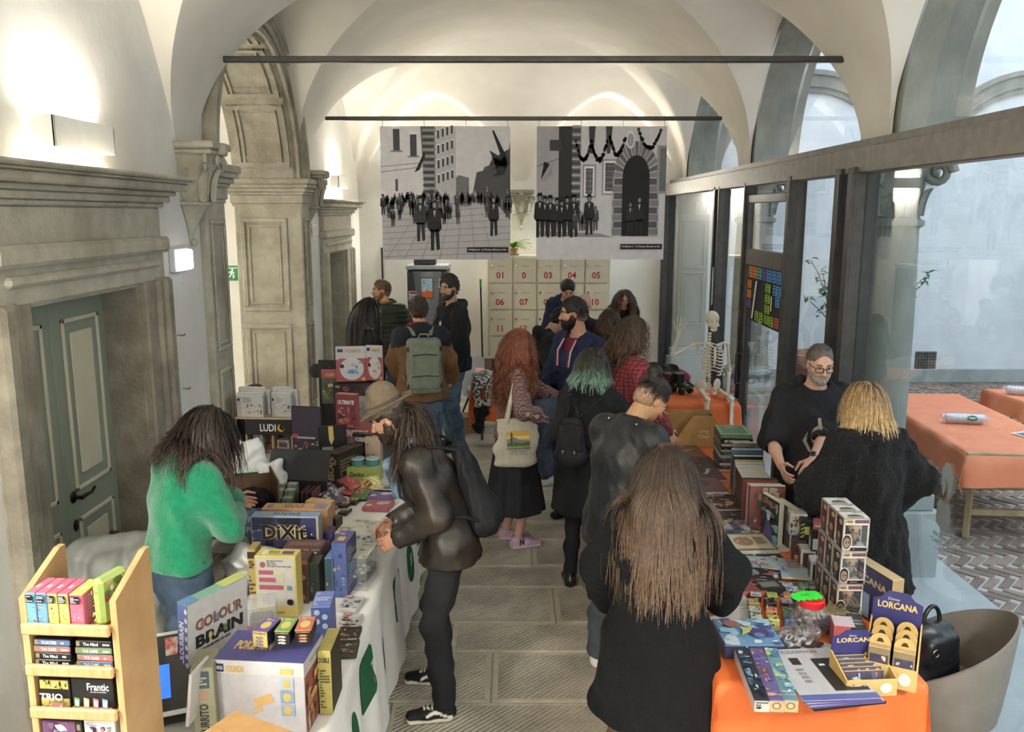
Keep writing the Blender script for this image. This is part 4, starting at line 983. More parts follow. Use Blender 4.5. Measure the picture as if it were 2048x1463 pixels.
  for i in range(seg):
   d=unit_rows(d*(1-.28)+G*.36+jitter*.12*r.randn(n,3));p=p+d*step
   for _ in range(2):
    e=(p-c)/(rad3*(1.05+.16*lay[:,None]*lift));q=np.linalg.norm(e,axis=1,keepdims=True);p=np.where(q<1,c+(p-c)/np.maximum(q,1e-3),p)
    for fo,fr_ in(((0,.05,-.05),(.075,.085,.115)),((0,.085,-.04),(.125,.095,.14))if be else((0,.125,-.03),(.066,.1,.125))):
     fo=np.array(fo);q=np.linalg.norm((p-fo)/np.array(fr_),axis=1,keepdims=True);p=np.where(q<1,fo+(p-fo)/np.maximum(q,1e-3),p)
    for ii,(a,b,rr)in enumerate(tor):
     ba=b-a;t=np.clip(((p-a)@ba)/(ba@ba),0,1)[:,None];cc=a+t*ba;v=p-cc;dl=np.linalg.norm(v,axis=1,keepdims=True);R_=rr+off*(.3 if ii==2 else .1)/hs+.012+.028*lay[:,None]*lift;p=np.where(dl<R_,cc+v/np.maximum(dl,1e-3)*R_,p)
   path.append(p.copy())
  P=np.stack(path,1)
  for _ in range(4):P[:,1:-1]=.5*P[:,1:-1]+.25*(P[:,:-2]+P[:,2:])
  t=np.linspace(0,1,seg+1)[None,:];sdv=np.cross(unit_rows(P[:,-1]-P[:,0]),np.array([0,1.0,.2]));sdv=unit_rows(sdv);f2=np.cross(sdv,unit_rows(P[:,-1]-P[:,0]))
  P=P+(wave*t*np.sin(wf[:,None]*t*L[:,None]+ph[:,None]))[:,:,None]*sdv[:,None]+(wave*.7*t*np.cos(wf[:,None]*t*L[:,None]+ph[:,None]*1.7))[:,:,None]*f2[:,None]
  P=(s.J['hea']+(P*hs)@H.T)
  return strand_mesh(name,P,rad*.62,cols,s.root,r,ctr=s.J['hea'][None,None])
 def tufts(s,c,n=420,L=.045,rad=.0032,seed=3,lift=.35,gap=.28):
  return s.long_hair(n,L,[c,c],rad,.002,30,5,seed=seed,lift=lift,jitter=1.2,name='hair_tufts',face_gap=gap,be=True)
 def glasses(s,c='#141414',rnd=False,wire=.0022):
  m=MB();col=lin(c)
  for q in(-1,1):
   pts=[]
   for i in range(16):
    a=2*math.pi*i/16;rx,rz=(.022,.019)if rnd else(.025,.0175);ex=1 if rnd else .6
    pts.append(Vector(s.hp(q*.034+math.copysign(abs(math.cos(a))**ex,math.cos(a))*rx,.108-.25*(abs(q*.034+math.cos(a)*rx)-.034)*.6,-.003+math.copysign(abs(math.sin(a))**ex,math.sin(a))*rz)))
   m.tube(pts,wire*s.hs,6,col,closed=True);m.tube([Vector(s.hp(q*.058,.100,.005)),Vector(s.hp(q*.074,.05,.004)),Vector(s.hp(q*.079,-.01,.004)),Vector(s.hp(q*.078,-.025,-.015))],wire*.9*s.hs,6,col)
  m.tube([Vector(s.hp(-.011,.112,.003)),Vector(s.hp(0,.115,.006)),Vector(s.hp(.011,.112,.003))],wire*s.hs,6,col)
  g=m.build('glasses',GLOSSY,s.root)
 def top(s,mat,name='jacket',t=.02,hem=-.06,flare=.0,sleeves=1.0,collar=None,hood=False,res=.0115,folds=.006,ffreq=28,arm=1.0,cuff=True,neck=.07,colf=None,fst=(1.2,1.2,.55),deep=0.0,belly=0.0,smooth=1,vneck=0):
  J,k,w=s.J,s.k,s.w;fm=s.fem;sdv=s.Rc[:,0]
  pts=np.array([J[a]for a in('pel','nec','shl','shr','elbl','elbr','wril','wrir')]);lo,hi=pts.min(0)-.25,pts.max(0)+.2;lo[2]=min(lo[2]+.1,J['pel'][2]+hem*k-.08)
  F=Field(lo,hi,res);W_=(lambda a,b:(a*w*k+t,b*w*k+t))
  pel,wai,che,nec=J['pel'],J['wai'],J['che'],J['nec']
  F.ecap(pel,wai,W_(.163,.118+belly*.5),W_(.142 if not fm else .128,.104+belly),s.Rp[:,0],.05);F.ecap(wai,che,W_(.142 if not fm else .128,.104+belly),W_(.162 if not fm else .145,.120),sdv,.05)
  F.ecap(che,nec+s.Rc@np.array([0,0,-.075*k]),W_(.162 if not fm else .145,.120),W_(.150 if not fm else .128,.085),sdv,.05)
  if fm:
   for q in(-1,1):F.ell(s.cp(q*.07,.085,.03),np.array((.06,.055,.06))*k+t*.7,s.Rc,.05)
  for q in 'lr':
   F.cone(nec+s.Rc@np.array([0,-.005,-.035*k]),J['sh'+q],.048*k+t*.5,.055*k*arm+t*.8,.05)
   r0=(.056 if not fm else .047)*arm*k;F.cone(J['sh'+q],J['elb'+q],r0+t,r0*.86+t,.035)
   end=J['elb'+q]+(J['wri'+q]-J['elb'+q])*min(1,max(0,sleeves))
   if sleeves>0.05:F.cone(J['elb'+q],end,r0*.86+t,r0*.66+t*.8,.025)
  for q in 'lr':F.cone(J['hip'+q],J['hip'+q]*.5+J['kne'+q]*.5,.092*k*(.5+.5*w)+t,.085*k*(.5+.5*w)+t,.05)
  if hem<-.02:
   b=pel+np.array([0,.0,hem*k]);F.ecap(pel,b,W_(.165,.126+belly*.5),W_(.172+flare,.142+flare),s.Rp[:,0],.04)
  if collar:
   for i in range(14):
    a=2*math.pi*i/14;a2=2*math.pi*(i+1)/14;cr=collar[0]*k;pp=lambda a,e=0:nec+s.Rc@np.array([math.sin(a)*cr,math.cos(a)*cr*.95+.012,-.01+.012*math.cos(a)*-1+e])
    if vneck and abs(math.atan2(math.sin(a),math.cos(a)))<vneck:continue
    F.cone(pp(a),pp(a,collar[1]*k),.016,.013,.02);F.cone(pp(a),pp(a2),.016,.016,.02)
  if hood:
   F.ell(nec+s.Rc@np.array([0,-.075*k,.01*k]),np.array((.125,.075,.07))*k,s.Rc,.03);F.ell(nec+s.Rc@np.array([0,-.02*k,.075*k]),np.array((.085,.07,.05))*k,s.Rc,.02,'s')
   for q in(-1,1):F.cone(nec+s.Rc@np.array([q*.085*k,-.03*k,.025*k]),nec+s.Rc@np.array([q*.05*k,.085*k,-.035*k]),.032,.024,.03)
  F.folds(folds,ffreq,s.seed*3+1,fst)
  F.plane(pel+np.array([0,0,hem*k]),np.array([0,0,-1.0]),.012)
  nd=unit(s.hp(0,-.02,-.06)-nec);F.cone(nec+nd*.03*k-nd*.05*k*(1+deep)+s.Rc@np.array([0,.01+.02*deep,0]),nec+nd*.25*k,neck*k,neck*1.25*k,.01,'s')
  if deep:F.ell(nec+s.Rc@np.array([0,.09*k,-.05*k]),np.array((.06,.06,.05+.06*deep))*k,s.Rc,.02,'s')
  if cuff:
   for q in 'lr':
    d=unit(J['wri'+q]-J['elb'+q]);e=J['elb'+q]+(J['wri'+q]-J['elb'+q])*sleeves
    F.cone(e+d*.02*k,e+d*.12*k,.046*k,.05*k,.008,'s')
  return field_obj(F,name,mat,s.root,colf,smooth)
 def trousers(s,mat,name='trousers',t=.012,slim=1.0,res=.012,folds=.005,bottom=.07,seat=1.0,crease=30):
  J,k=s.J,s.k;pts=np.array([J[a]for a in('pel','hipl','hipr','knel','kner','ankl','ankr')]);lo,hi=pts.min(0)-.17,pts.max(0)+.17;hi[2]=J['pel'][2]+.1;lo[2]=max(lo[2],-.02)
  F=Field(lo,hi,res)
  F.ecap(J['pel']+np.array([0,0,.06*k]),J['pel']-np.array([0,0,.03*k]),(.128*k*s.w+t,.086*k*s.w+t),(.146*k*s.w+t,.100*k*seat+t),(1,0,0),.05)
  for q in 'lr':
   up,lw,an=.088*k*slim*(.5+.5*s.w),.062*k*slim,.05*k*slim;F.cone(J['hip'+q],J['kne'+q],up+t,lw+t,.05)
   a=J['ank'+q]+np.array([0,0,(bottom-.085)*k]);F.cone(J['kne'+q],J['kne'+q]*.55+a*.45+np.array([0,-.012,0]),lw+t,.060*k*slim+t,.03);F.cone(J['kne'+q]*.55+a*.45+np.array([0,-.012,0]),a,.060*k*slim+t,an+t,.03)
  F.folds(folds,crease,s.seed*7+3,(.6,.6,1.6))
  zt=J['pel'][2]+.075*k;F.plane((0,0,zt),(0,0,1),.01)
  zb=min(J['ankl'][2],J['ankr'][2])+(bottom-.085)*k;F.plane((0,0,zb),(0,0,-1),.008)
  return field_obj(F,name,mat,s.root)
 def shoes(s,col,sole,mat=None,res=.008,high=.0,L=1.0,solez=.028,stripe=None):
  for q in 'lr':
   (p,yaw)=s.J['foot'+q];k=s.k*L;c,sn=math.cos(yaw),math.sin(yaw);T=lambda x,y,z:np.array([p[0]+x*k*c-y*k*sn,p[1]+x*k*sn+y*k*c,p[2]+z*k])
   lo=p-.26;lo[2]=p[2]-.01;hi=p+.26;hi[2]=p[2]+.24;F=Field(lo,hi,res);sd=(c,sn,0)
   F.ecap(T(0,-.055,.042),T(0,.06,.04),(.040*k,.042*k),(.046*k,.040*k),sd,.02);F.ecap(T(0,.06,.038),T(.004,.15,.030),(.047*k,.038*k),(.04*k,.026*k),sd,.02)
   F.cone(T(0,-.045,.05),T(0,-.04,.10+high),.04*k,.042*k,.03);F.ecap(T(0,-.06,.016),T(0,.155,.016),(.044*k,.016*k),(.047*k,.016*k),sd,.004)
   F.cone(T(0,-.04,.085+high),T(0,-.035,.25+high),.033*k,.04*k,.008,'s');F.plane((0,0,p[2]),(0,0,-1),.002)
   cu,cs=lin3(col),lin3(sole)
   def colf(P):
    z=(P[:,2]-p[2])/k;o=np.where((z<solez)[:,None],cs,cu)
    if stripe is not None:
     dx=P-p;y=(-dx[:,0]*sn+dx[:,1]*c)/k;m=(np.abs(z-.052-.012*np.sin((y+.02)*38))<.007)&(y>-.07)&(y<.07);o=np.where(m[:,None],lin3(stripe),o)
     lm=(z>.058)&(y>.0)&(y<.09)&(np.abs(np.mod(y,.022)-.011)<.005)&(np.abs((dx[:,0]*c+dx[:,1]*sn)/k)<.022);o=np.where(lm[:,None],lin3(stripe),o)
    return o
   field_obj(F,'shoe',mat or attr_mat('shoe_fabric',.65,.3,.1,60),s.root,colf)
 def skirt(s,mat,name,z0,z1,r0,r1,res=.012,folds=.012,t=0):
  k=s.k;pel=s.J['pel'];lo=pel-.42;hi=pel+.42;lo[2]=z1-.05;hi[2]=z0+.06;F=Field(lo,hi,res)
  mid=(s.J['footl'][0]+s.J['footr'][0])/2;a=np.array([pel[0],pel[1],z0]);b=np.array([mid[0]*.6+pel[0]*.4,mid[1]*.6+pel[1]*.4,z1])
  F.ecap(a,b,r0,r1,(1,0,0),.02)
  x,y=F.ax[0][:,None,None]-b[0],F.ax[1][None,:,None]-b[1];an=np.arctan2(y,x);zz=np.clip((z0-F.ax[2][None,None,:])/(z0-z1),0,1)
  F.f+=(folds*zz*(np.sin(an*9+1.3*np.sin(an*2+s.seed))+.6*np.sin(an*15+s.seed+zz*2))*.6).astype(np.float32)
  F.plane((0,0,z1),(0,0,-1),.008);F.plane((0,0,z0),(0,0,1),.01)
  return field_obj(F,name,mat,s.root)
def unit_rows(a):return a/(np.linalg.norm(a,axis=-1,keepdims=True)+1e-9)
def strand_mesh(name,P,rad,cols,parent,r=None,tip=.3,ctr=None):
 r=r or np.random.RandomState(1);n,m,_=P.shape;t=np.linspace(0,1,m)
 T=unit_rows(np.gradient(P,axis=1));cen=P[:,:1].mean(0,keepdims=True)if ctr is None else ctr
 A=unit_rows(np.cross(T,P-cen+.02*r.randn(n,1,3)));R_=rad*(1-(1-tip)*t**2)*(.75+.25*np.minimum(1,t*6+.3));R_=R_[None,:,None]*(.7+.6*r.rand(n))[:,None,None]
 Vv=np.stack([P-R_*A,P+R_*A],2).reshape(-1,3);base=(np.arange(n)[:,None]*m+np.arange(m-1)[None,:])*2
 Q=np.stack([base,base+1,base+3,base+2],-1).reshape(-1,4);cs=np.array([lin3(c)for c in cols]);ti=t*(len(cs)-1);i0=np.minimum(ti.astype(int),len(cs)-2);fr=(ti-i0)[:,None]
 cl=cs[i0]*(1-fr)+cs[i0+1]*fr if len(cs)>1 else np.tile(cs[0],(m,1));C=cl[None]*(.74+.5*r.rand(n))[:,None,None];C=np.repeat(C.reshape(-1,3),2,axis=0)
 o=bpy.data.objects.new(name,np_mesh(name,Vv,Q,HAIRM,C));COL.objects.link(o);o.parent=parent;return o
# ================================================================== the visitors
def plaid(name,a,b,c,sc=9):
 m,nt,bs=_nt(name);L=nt.links;tc=N(nt,'ShaderNodeTexCoord');prev=None
 rgb=N(nt,'ShaderNodeRGB');rgb.outputs[0].default_value=lin(a);col=rgb.outputs[0]
 for(ax,s_,thr,cc,f)in(('X',sc,.55,b,.75),('Z',sc,.55,b,.75),('X',sc*2,.9,c,.6),('Z',sc*2,.9,c,.6)):
  w=N(nt,'ShaderNodeTexWave',wave_type='BANDS',bands_direction=ax);w.inputs['Scale'].default_value=s_/6.2832*3.1;w.inputs['Distortion'].default_value=0;L.new(tc.outputs['Object'],w.inputs['Vector'])
  g=N(nt,'ShaderNodeMath',operation='GREATER_THAN');g.inputs[1].default_value=thr;L.new(w.outputs['Fac'],g.inputs[0])
  q=N(nt,'ShaderNodeMath',operation='MULTIPLY');q.inputs[1].default_value=f;L.new(g.outputs[0],q.inputs[0])
  mx=N(nt,'ShaderNodeMixRGB');L.new(q.outputs[0],mx.inputs[0]);L.new(col,mx.inputs[1]);mx.inputs[2].default_value=lin(cc);col=mx.outputs[0]
 L.new(col,bs.inputs['Base Color']);bs.inputs['Roughness'].default_value=.85;return m
BLACKF=fabric('black_cotton','#1a1a1d','#212125');BLACKW=fabric('black_wool','#0b0b0d','#101012',60,.3,.95,0,120)
DENIM=fabric('blue_denim','#42566e','#54697f',12,.3,c3='#6a7f94',s3=3);DENIMD=fabric('dark_denim','#3a4858','#46566a',12,.3);DENIML=fabric('faded_denim','#5f7a94','#7590a8',10,.3,c3='#8aa2b8',s3=4)
JEANB=fabric('black_denim','#1b1b1e','#232327',12,.3);GREYJ=fabric('washed_grey_denim','#3c4046','#4a4f55',14,.35)
LEATHB=pm('brown_black_leather','#211b17','#2e2721',9,.42,.12,bscale=90,c3='#3a2f26',s3=4);LEATHK=pm('black_leather','#17181a','#202224',9,.42,.12,bscale=90,c3='#26282a',s3=4,spec=.4)
GREENF=fabric('green_fleece','#0f7a55','#128a60',25,.5,.95,.5,150);NAVY=fabric('navy_cotton','#1d2440','#242c4b');PUFFG=fabric('green_black_nylon','#23271f','#2a2f26',10,.15,.5)
BROWNC=fabric('tan_canvas','#7a5a3c','#8a6a48',12,.3);CHINO=fabric('brown_chino','#5f4326','#6d4f2f',12,.3);MAROON=fabric('maroon_cotton','#5f2030','#6c2838');NAVYP=fabric('charcoal_yoke','#24242c','#2b2b33')
BEIGEP=fabric('olive_brown_twill','#4a3a28','#574631',12,.3);SKIRTB=fabric('black_crepe','#1c1d22','#25262c',10,.2,.55)
NYLON=pm('black_nylon','#17171a','#1e1e21',20,.75,.15,bscale=200,spec=.3);SAGE=fabric('sage_nylon','#6f7768','#7b8374',14,.25,.7);CANVAS=fabric('cream_canvas','#d8d0bd','#cfc6b2',30,.3)
def soft(name,label,cat,P,c):
 t=empty(name,P.world(c),P.root.rotation_euler.z,label,cat);t['_c']=[float(v)for v in c];return t
def sfield(F,name,mat,t,smooth=1,colf=None):
 o=field_obj(F,name,mat,t,colf,smooth);o.location=[-v for v in t['_c']];return o
def smb(m,name,mat,t):o=m.build(name,mat,t);o.location=[-v for v in t['_c']];return o
def face_local(Rm,c):
 M=Matrix(Rm.tolist()).to_4x4();M.translation=Vector(c);return M
A=Person('man in a brown felt hat and dark leather jacket leaning over the game table',-.37,4.2,92,1.71,lean=27,head=(26,4,0),lh=Vector((-.57,4.03,1.0)),rh=Vector((-.62,4.28,.99)),le=(-.35,-1,-.1),re=(.2,-1,-.1),lf=(-.18,.02),rf=(.17,.06),res=.0062,skin='#b58a70',seed=11)
A.body(curl=(28,38),palm=((.9,.2,-.4),(-.9,.2,-.4)),stubble=('#3a2a20',.4));A.eyes();A.brows('#2a1d14',.006);A.beard('#33241a',.7)
A.hair('#2e2119',.010,-.08);A.top(LEATHB,'leather_jacket',.026,-.10,.01,collar=(.07,.03),folds=.0045,ffreq=34,res=.0105)
A.trousers(JEANB,t=.012,slim=.95,folds=.006);A.shoes('#17171a','#d9d3c6',stripe='#e6e0d4')
def pony(P,n,L,base,cols,d0,rad=.0035,seed=5,spread=.035,wave=.012):
 r=np.random.RandomState(seed);seg=14;p=np.tile(P.hp(*base),(n,1))+r.randn(n,3)*.012;d=unit_rows(np.tile(P.Rh@np.array(d0),(n,1))+.24*r.randn(n,3));path=[p]
 for i in range(seg):d=unit_rows(d*.72+np.array([0,0,-.30])+.07*r.randn(n,3));p=p+d*(L*(.75+.4*r.rand(n))[:,None]/seg);path.append(p+wave*(i/seg)*np.sin(r.rand(n,3)*6+i*.9));
 return strand_mesh('ponytail',np.stack(path,1),rad,cols,P.root,r)
pony(A,1500,.36,(-.01,-.11,.0),['#2b1f17','#4a382a','#5a4636'],(-.15,-1,-.05),.002)
r_=np.random.RandomState(8);n_=420
p_=np.tile(A.hp(-.055,-.105,-.03),(n_,1))+r_.randn(n_,3)*.016;path=[p_]
for i in range(12):p_=p_+np.array([-.004,.004,-.026])+r_.randn(n_,3)*.004;path.append(p_)
strand_mesh('side_lock',np.stack(path,1),.0024,['#2b1f17','#4a382a'],A.root,r_)
F=Field(A.J['hea']-.26,A.J['hea']+.28,.006);H=A.Rh
F.ecap(A.hp(0,-.01,.07),A.hp(0,-.015,.135),(.088,.106),(.072,.088),H[:,0],.02);F.ell(A.hp(0,-.01,.17),(.018,.075,.03),H,.03,'s')
for q in(-1,1):F.ell(A.hp(q*.06,.075,.15),(.025,.03,.03),H,.03,'s')
hat=field_obj(F,'hat',pm('brown_felt','#6b5d4c','#7c6d5a',14,.9,.3,bscale=120,c3='#584b3d',s3=6),A.root)
m=MB();PP=[]
for i in range(5):
 f=i/4;PP.append([Vector(A.hp(math.sin(a)*(.086+.062*f),-.01+math.cos(a)*(.104+.058*f),.066-.016*f*f*(1+.6*math.cos(a))+.022*f*f*abs(math.sin(a))))for a in[2*math.pi*j/36 for j in range(37)]])
m.grid(PP);m.grid([[p+Vector(H[:,2])*.006 for p in q]for q in PP]);m.grid([PP[-1],[p+Vector(H[:,2])*.006 for p in PP[-1]]]);m.build('brim',MATS['brown_felt'],hat)
m=MB();m.grid([[Vector(A.hp(math.sin(a)*(.0925-.003*f),-.01+math.cos(a)*(.1105-.003*f),.070+.026*f))for a in[2*math.pi*j/36 for j in range(37)]]for f in(0,1)]);m.build('hat_band',pm('hat_band','#4b3f33',None,8,.7),hat)
F=Field(A.J['nec']-.25,A.J['nec']+.2,.008)
for i in range(12):a=6.2832*i/12;b=a+6.2832/12;c_=A.J['nec'];g=lambda a:c_+A.Rc@np.array([.075*math.sin(a),.07*math.cos(a)+.02,.015-.03*math.cos(a)]);F.cone(g(a),g(b),.026,.026,.02)
F.cone(A.cp(-.03,.14,.17),A.cp(-.02,.20,-.12),.034,.03,.03);F.cone(A.cp(.03,.13,.16),A.cp(.03,.19,-.02),.03,.03,.03);F.folds(.005,60,3);field_obj(F,'scarf',fabric('blue_scarf','#3f5a78','#7d94a8',20,.4),A.root)
c=np.array([.02,-.16,1.2]);t=soft('drawstring_backpack','slouching black backpack on the back of the man in the hat','backpack',A,c)
F=Field(c-.36,c+.36,.011);bp0,bp1=np.array([.02,-.10,1.40]),np.array([.02,-.225,1.05]);F.ecap(bp0,bp1,(.10,.045),(.155,.09),(1,0,0),.05);F.ell(bp1,(.14,.085,.10),None,.05);F.folds(.005,44,9,(1.4,1.4,.4));sfield(F,'bag',NYLON,t)
m=MB()
for q in(-1,1):m.tube([Vector((q*.06,-.09,1.42)),Vector(A.cp(q*.11,-.15,.15)),Vector(A.cp(q*.13,-.02,.215)),Vector(A.cp(q*.14,.09,.16)),Vector(A.cp(q*.175,.14,.03)),Vector(A.cp(q*.215,.06,-.12)),Vector(A.cp(q*.19,-.11,-.22)),Vector((q*.12,-.2,1.06))],.011,6,flat=.7)
smb(m,'strap',NYLON,t)
B=Person('person with long dark hair in a green sweater, seen from behind',-1.62,3.92,-38,1.66,lean=16,head=(24,12,0),lh=Vector((-1.5,4.45,1.05)),rh=Vector((-1.41,4.12,1.11)),re=(.9,-.5,-.5),lf=(-.12,.06),rf=(.10,-.12,-10),fem=True,res=.006,seed=12)
B.body(curl=(40,40),palm=(None,(-.4,.2,-.9)));B.hair('#2a1f1b',.003,-.10);B.long_hair(620,.36,['#231a17','#33261f','#4a382f'],.0042,.02,20,13,lift=1.7,jitter=.6,seed=4,off=.03)
B.top(GREENF,'sweater',.034,.02,.02,folds=.007,ffreq=24,collar=(.066,.015));B.trousers(DENIMD,t=.022,slim=1.15,folds=.006);B.shoes('#2a2a2c','#cfcfcf')
C_=Person('woman with straight black hair in a black top, in profile beside the hanging toy packs',-1.42,8.2,-72,1.75,head=(0,0,0),fem=True,skin='#c49a84',res=.0075,seed=13)
C_.body();C_.eyes();C_.brows('#1a1412',.004);C_.hair('#16120f',.003,-.09);C_.long_hair(420,.55,['#120e0c','#1d1715'],.0045,.008,12,13,lift=.5,jitter=.2,be=True,off=.01,seed=6);C_.top(BLACKF,'top',.014,-.1,neck=.10,deep=.6,res=.012);C_.trousers(JEANB,res=.013);C_.shoes('#1a1a1a','#222222',res=.012)
D=Person('man in a dark green puffer jacket with a yellow collar by the book machine',-1.50,9.95,172,1.78,head=(2,58,0),skin='#b98a70',res=.0075,seed=14)
D.body(stubble=('#7a4a2c',.5));D.eyes();D.brows('#5a3c26',.004);D.hair('#5a3f2a',.010,-.06,fade=(.0,.06,.5));D.beard('#7b4d30',.35)
def puff(P):z=P[:,2];return None
F0=D.top(PUFFG,'puffer_jacket',.042,-.16,.01,collar=(.075,.045),hood=True,res=.010,folds=.003)
me=F0.data;co=np.zeros(len(me.vertices)*3,np.float32);me.vertices.foreach_get('co',co);co=co.reshape(-1,3);nr=np.zeros_like(co).ravel();me.vertices.foreach_get('normal',nr);co+=nr.reshape(-1,3)*(np.abs(np.sin(co[:,2]*math.pi/.058))**.6*.012)[:,None];me.vertices.foreach_set('co',co.ravel());me.update()
F=Field(D.J['nec']-.15,D.J['nec']+.15,.008)
for i in range(14):
 a=6.2832*i/14;b=a+6.2832/14;g=lambda a:D.J['nec']+np.array([.072*math.sin(a),.066*math.cos(a)+.01,.055]);F.cone(g(a),g(b),.012,.012,.01)
field_obj(F,'collar_lining',fabric('mustard_lining','#8a6a2a','#9a7a34'),D.root)
m=MB();m.tube([Vector(D.cp(0,.178,.16)),Vector(D.cp(0,.182,0)),Vector(D.cp(0,.17,-.3))],.004,5);m.build('zip',CHROME,D.root)
D.trousers(DENIMD,res=.013);D.shoes('#222222','#333333',res=.012)
E=Person('man in a tan and charcoal jacket wearing a sage backpack, seen from behind',-.86,7.85,12,1.78,lean=3,head=(14,-4,0),lh=Vector((-1.08,8.12,1.02)),rh=Vector((-.60,8.2,1.02)),le=(-1,-.4,-.2),re=(1,-.4,-.2),skin='#b98a70',w=1.05,res=.007,seed=15)
def yoke(P):
 z=(P-E.J['che'])@E.Rc;m=(z[:,2]>.085-.25*np.abs(np.abs(z[:,0])-.1)*(z[:,1]<0));return np.where(m[:,None],lin3('#26262e'),lin3('#7a5a3e'))
E.body();E.hair('#3a2c22',.016,-.07,folds=.006,freq=160);E.top(attr_mat('two_tone_canvas',.85,.25,.12,14,.3,200),'jacket',.040,-.09,.0,collar=(.075,.03),hood=True,folds=.008,ffreq=26,arm=1.15,colf=yoke)
F=Field(E.J['nec']-.2,E.J['nec']+.2,.009)
for i in range(7):a=-2.2+i*.55;g=lambda a:E.J['nec']+np.array([.078*math.sin(a)-.015,-.072*math.cos(a)*.6+.0,.05+.012*math.cos(a)]);F.cone(g(a),g(a+.55),.022,.022,.02)
field_obj(F,'hood_lining',fabric('crimson_lining','#8a1f33','#9a2a3f'),E.root)
E.trousers(DENIM,t=.016,slim=1.08);E.shoes('#33302c','#aaa69a',res=.0115)
c=E.cp(0,-.30,-.10);t=soft('backpack','sage green backpack on the man in the tan jacket','backpack',E,c)
F=Field(c-.36,c+.36,.008);F.rbox(E.cp(0,-.285,-.09),(.155,.075,.25),.05,E.Rc,.0);F.rbox(E.cp(0,-.365,-.11),(.135,.03,.19),.028,E.Rc,.012);F.rbox(E.cp(0,-.345,-.25),(.14,.03,.09),.03,E.Rc,.01);F.folds(.003,30,2);sfield(F,'bag',SAGE,t)
m=MB()
for q in(-1,1):m.tube([Vector(E.cp(q*.07,-.20,.17)),Vector(E.cp(q*.10,-.11,.235)),Vector(E.cp(q*.115,0,.235)),Vector(E.cp(q*.13,.09,.17)),Vector(E.cp(q*.16,.15,.03)),Vector(E.cp(q*.18,.12,-.12)),Vector(E.cp(q*.16,-.2,-.24))],.020,6,flat=.35)
smb(m,'strap',SAGE,t)
m=MB();m.tube([Vector(E.cp(-.05,-.29,.15)),Vector(E.cp(-.03,-.30,.19)),Vector(E.cp(.03,-.30,.19)),Vector(E.cp(.05,-.29,.15))],.009,6);smb(m,'top_handle',SAGE,t)
for i,(z,w_)in enumerate(((.02,.11),(-.17,.12))):
 m=MB();m.tube([Vector(E.cp(-w_,-.398,z-.01)),Vector(E.cp(0,-.402,z)),Vector(E.cp(w_,-.398,z-.01))],.004,5);smb(m,'zip',NYLON,t)
for q in(-1,1):
 for z in(.06,-.27):m=MB();m.box((-.012,-.01,-.022),(.012,.01,.022),M=face_local(E.Rc,E.cp(q*.145,-.34,z)),bev=.004);smb(m,'buckle',BLACK,t)
G_=Person('tall man in a black hoodie with a white chest emblem and blue jeans, in profile',-.66,9.2,118,1.88,head=(3,-26,0),w=1.12,lh=(-.27,.10,.86),rh=(.27,.12,.88),le=(-.7,-.8,0),re=(.7,-.8,0),skin='#b58a72',res=.007,seed=16)
G_.body(stubble=('#33271f',.5));G_.eyes();G_.brows('#231a14',.005);G_.hair('#29221e',.016,-.06,folds=.005,top=.012,fade=(.0,.06,.4));G_.beard('#3a2e26',.3)
gt=G_.top(BLACKF,'hoodie',.034,-.10,.0,hood=True,folds=.008,ffreq=24,belly=.02);G_.trousers(DENIM,t=.014);G_.shoes('#202022','#2c2c2e',res=.0115)
def chest_print(P,x,z,w,h,fn,o_,name='emblem'):
 bv=BVHTree.FromPolygons([v.co for v in o_.data.vertices],[q.vertices for q in o_.data.polygons]);dr=Vector(P.Rc@np.array([0,-1.0,0]))
 def on(v):
  a=Vector(P.cp(x-(v.x-w/2)/P.k,.6,z+(v.y-h/2)/P.k));hit=bv.ray_cast(a,dr)[0]or a;return hit-dr*(.004+v.z)
 p=Print(w,h,Warp(on),step=.0005);fn(p);return p.build(name,P.root,MATTE)
class Warp:
 def __init__(s,fn):s.fn=fn
 def __matmul__(s,v):return s.fn(v)
def emb(p):
 c='#c9c9c9';p.poly([(.1,.3),(.9,.3),(.8,.62),(.2,.62)],c);p.rect(.05,.05,.95,.22,c)
 for x in(.2,.42,.64):p.poly([(x-.06,.62),(x+.2,.62),(x+.07,.95)],c)
chest_print(G_,-.075,.02,.085,.12,emb,gt)
m=MB()
for q in(-1,1):m.tube([Vector(G_.cp(q*.03,.165,.13)),Vector(G_.cp(q*.035,.19,.05)),Vector(G_.cp(q*.03,.195,-.04))],.004,5)
m.build('drawcord',BLACKF,G_.root)
for P_,c_ in((D,'#5f432d'),(E,'#3f3025'),(G_,'#2b2420')):P_.tufts(c_)
I_=Person('woman with long curly red hair, plaid shirt and black skirt, in profile',.02,6.42,-78,1.69,head=(6,0,0),lh=Vector((.42,6.62,1.12)),rh=Vector((.30,6.20,1.08)),le=(-.5,-.9,-.2),re=(.4,-1,-.2),lf=(-.10,-.02,-6),rf=(.10,.03,6),fem=True,skin='#c79a86',res=.0075,seed=17)
I_.body(curl=(45,45),palm=((.4,0,-.9),(-.6,.2,-.7)),legs=True);I_.eyes('#4a5a4a');I_.brows('#8a4a24',.004);I_.hair('#8a3f1d',.003,-.09)
I_.long_hair(820,.56,['#74351c','#9c5230','#b8774c'],.0036,.044,52,22,lift=.9,jitter=.7,seed=7,face_gap=.3)
I_.top(plaid('plum_plaid','#7d5a5e','#33202c','#c9a898',26),'plaid_shirt',.024,-.04,.0,collar=(.066,.02),folds=.007,ffreq=30,res=.0105)
I_.skirt(SKIRTB,'skirt',1.02,.30,(.15,.125),(.26,.24));I_.shoes('#b59aa8','#cdbac2',attr_mat('suede',.8,.2,.15,40),high=.0,solez=.03)
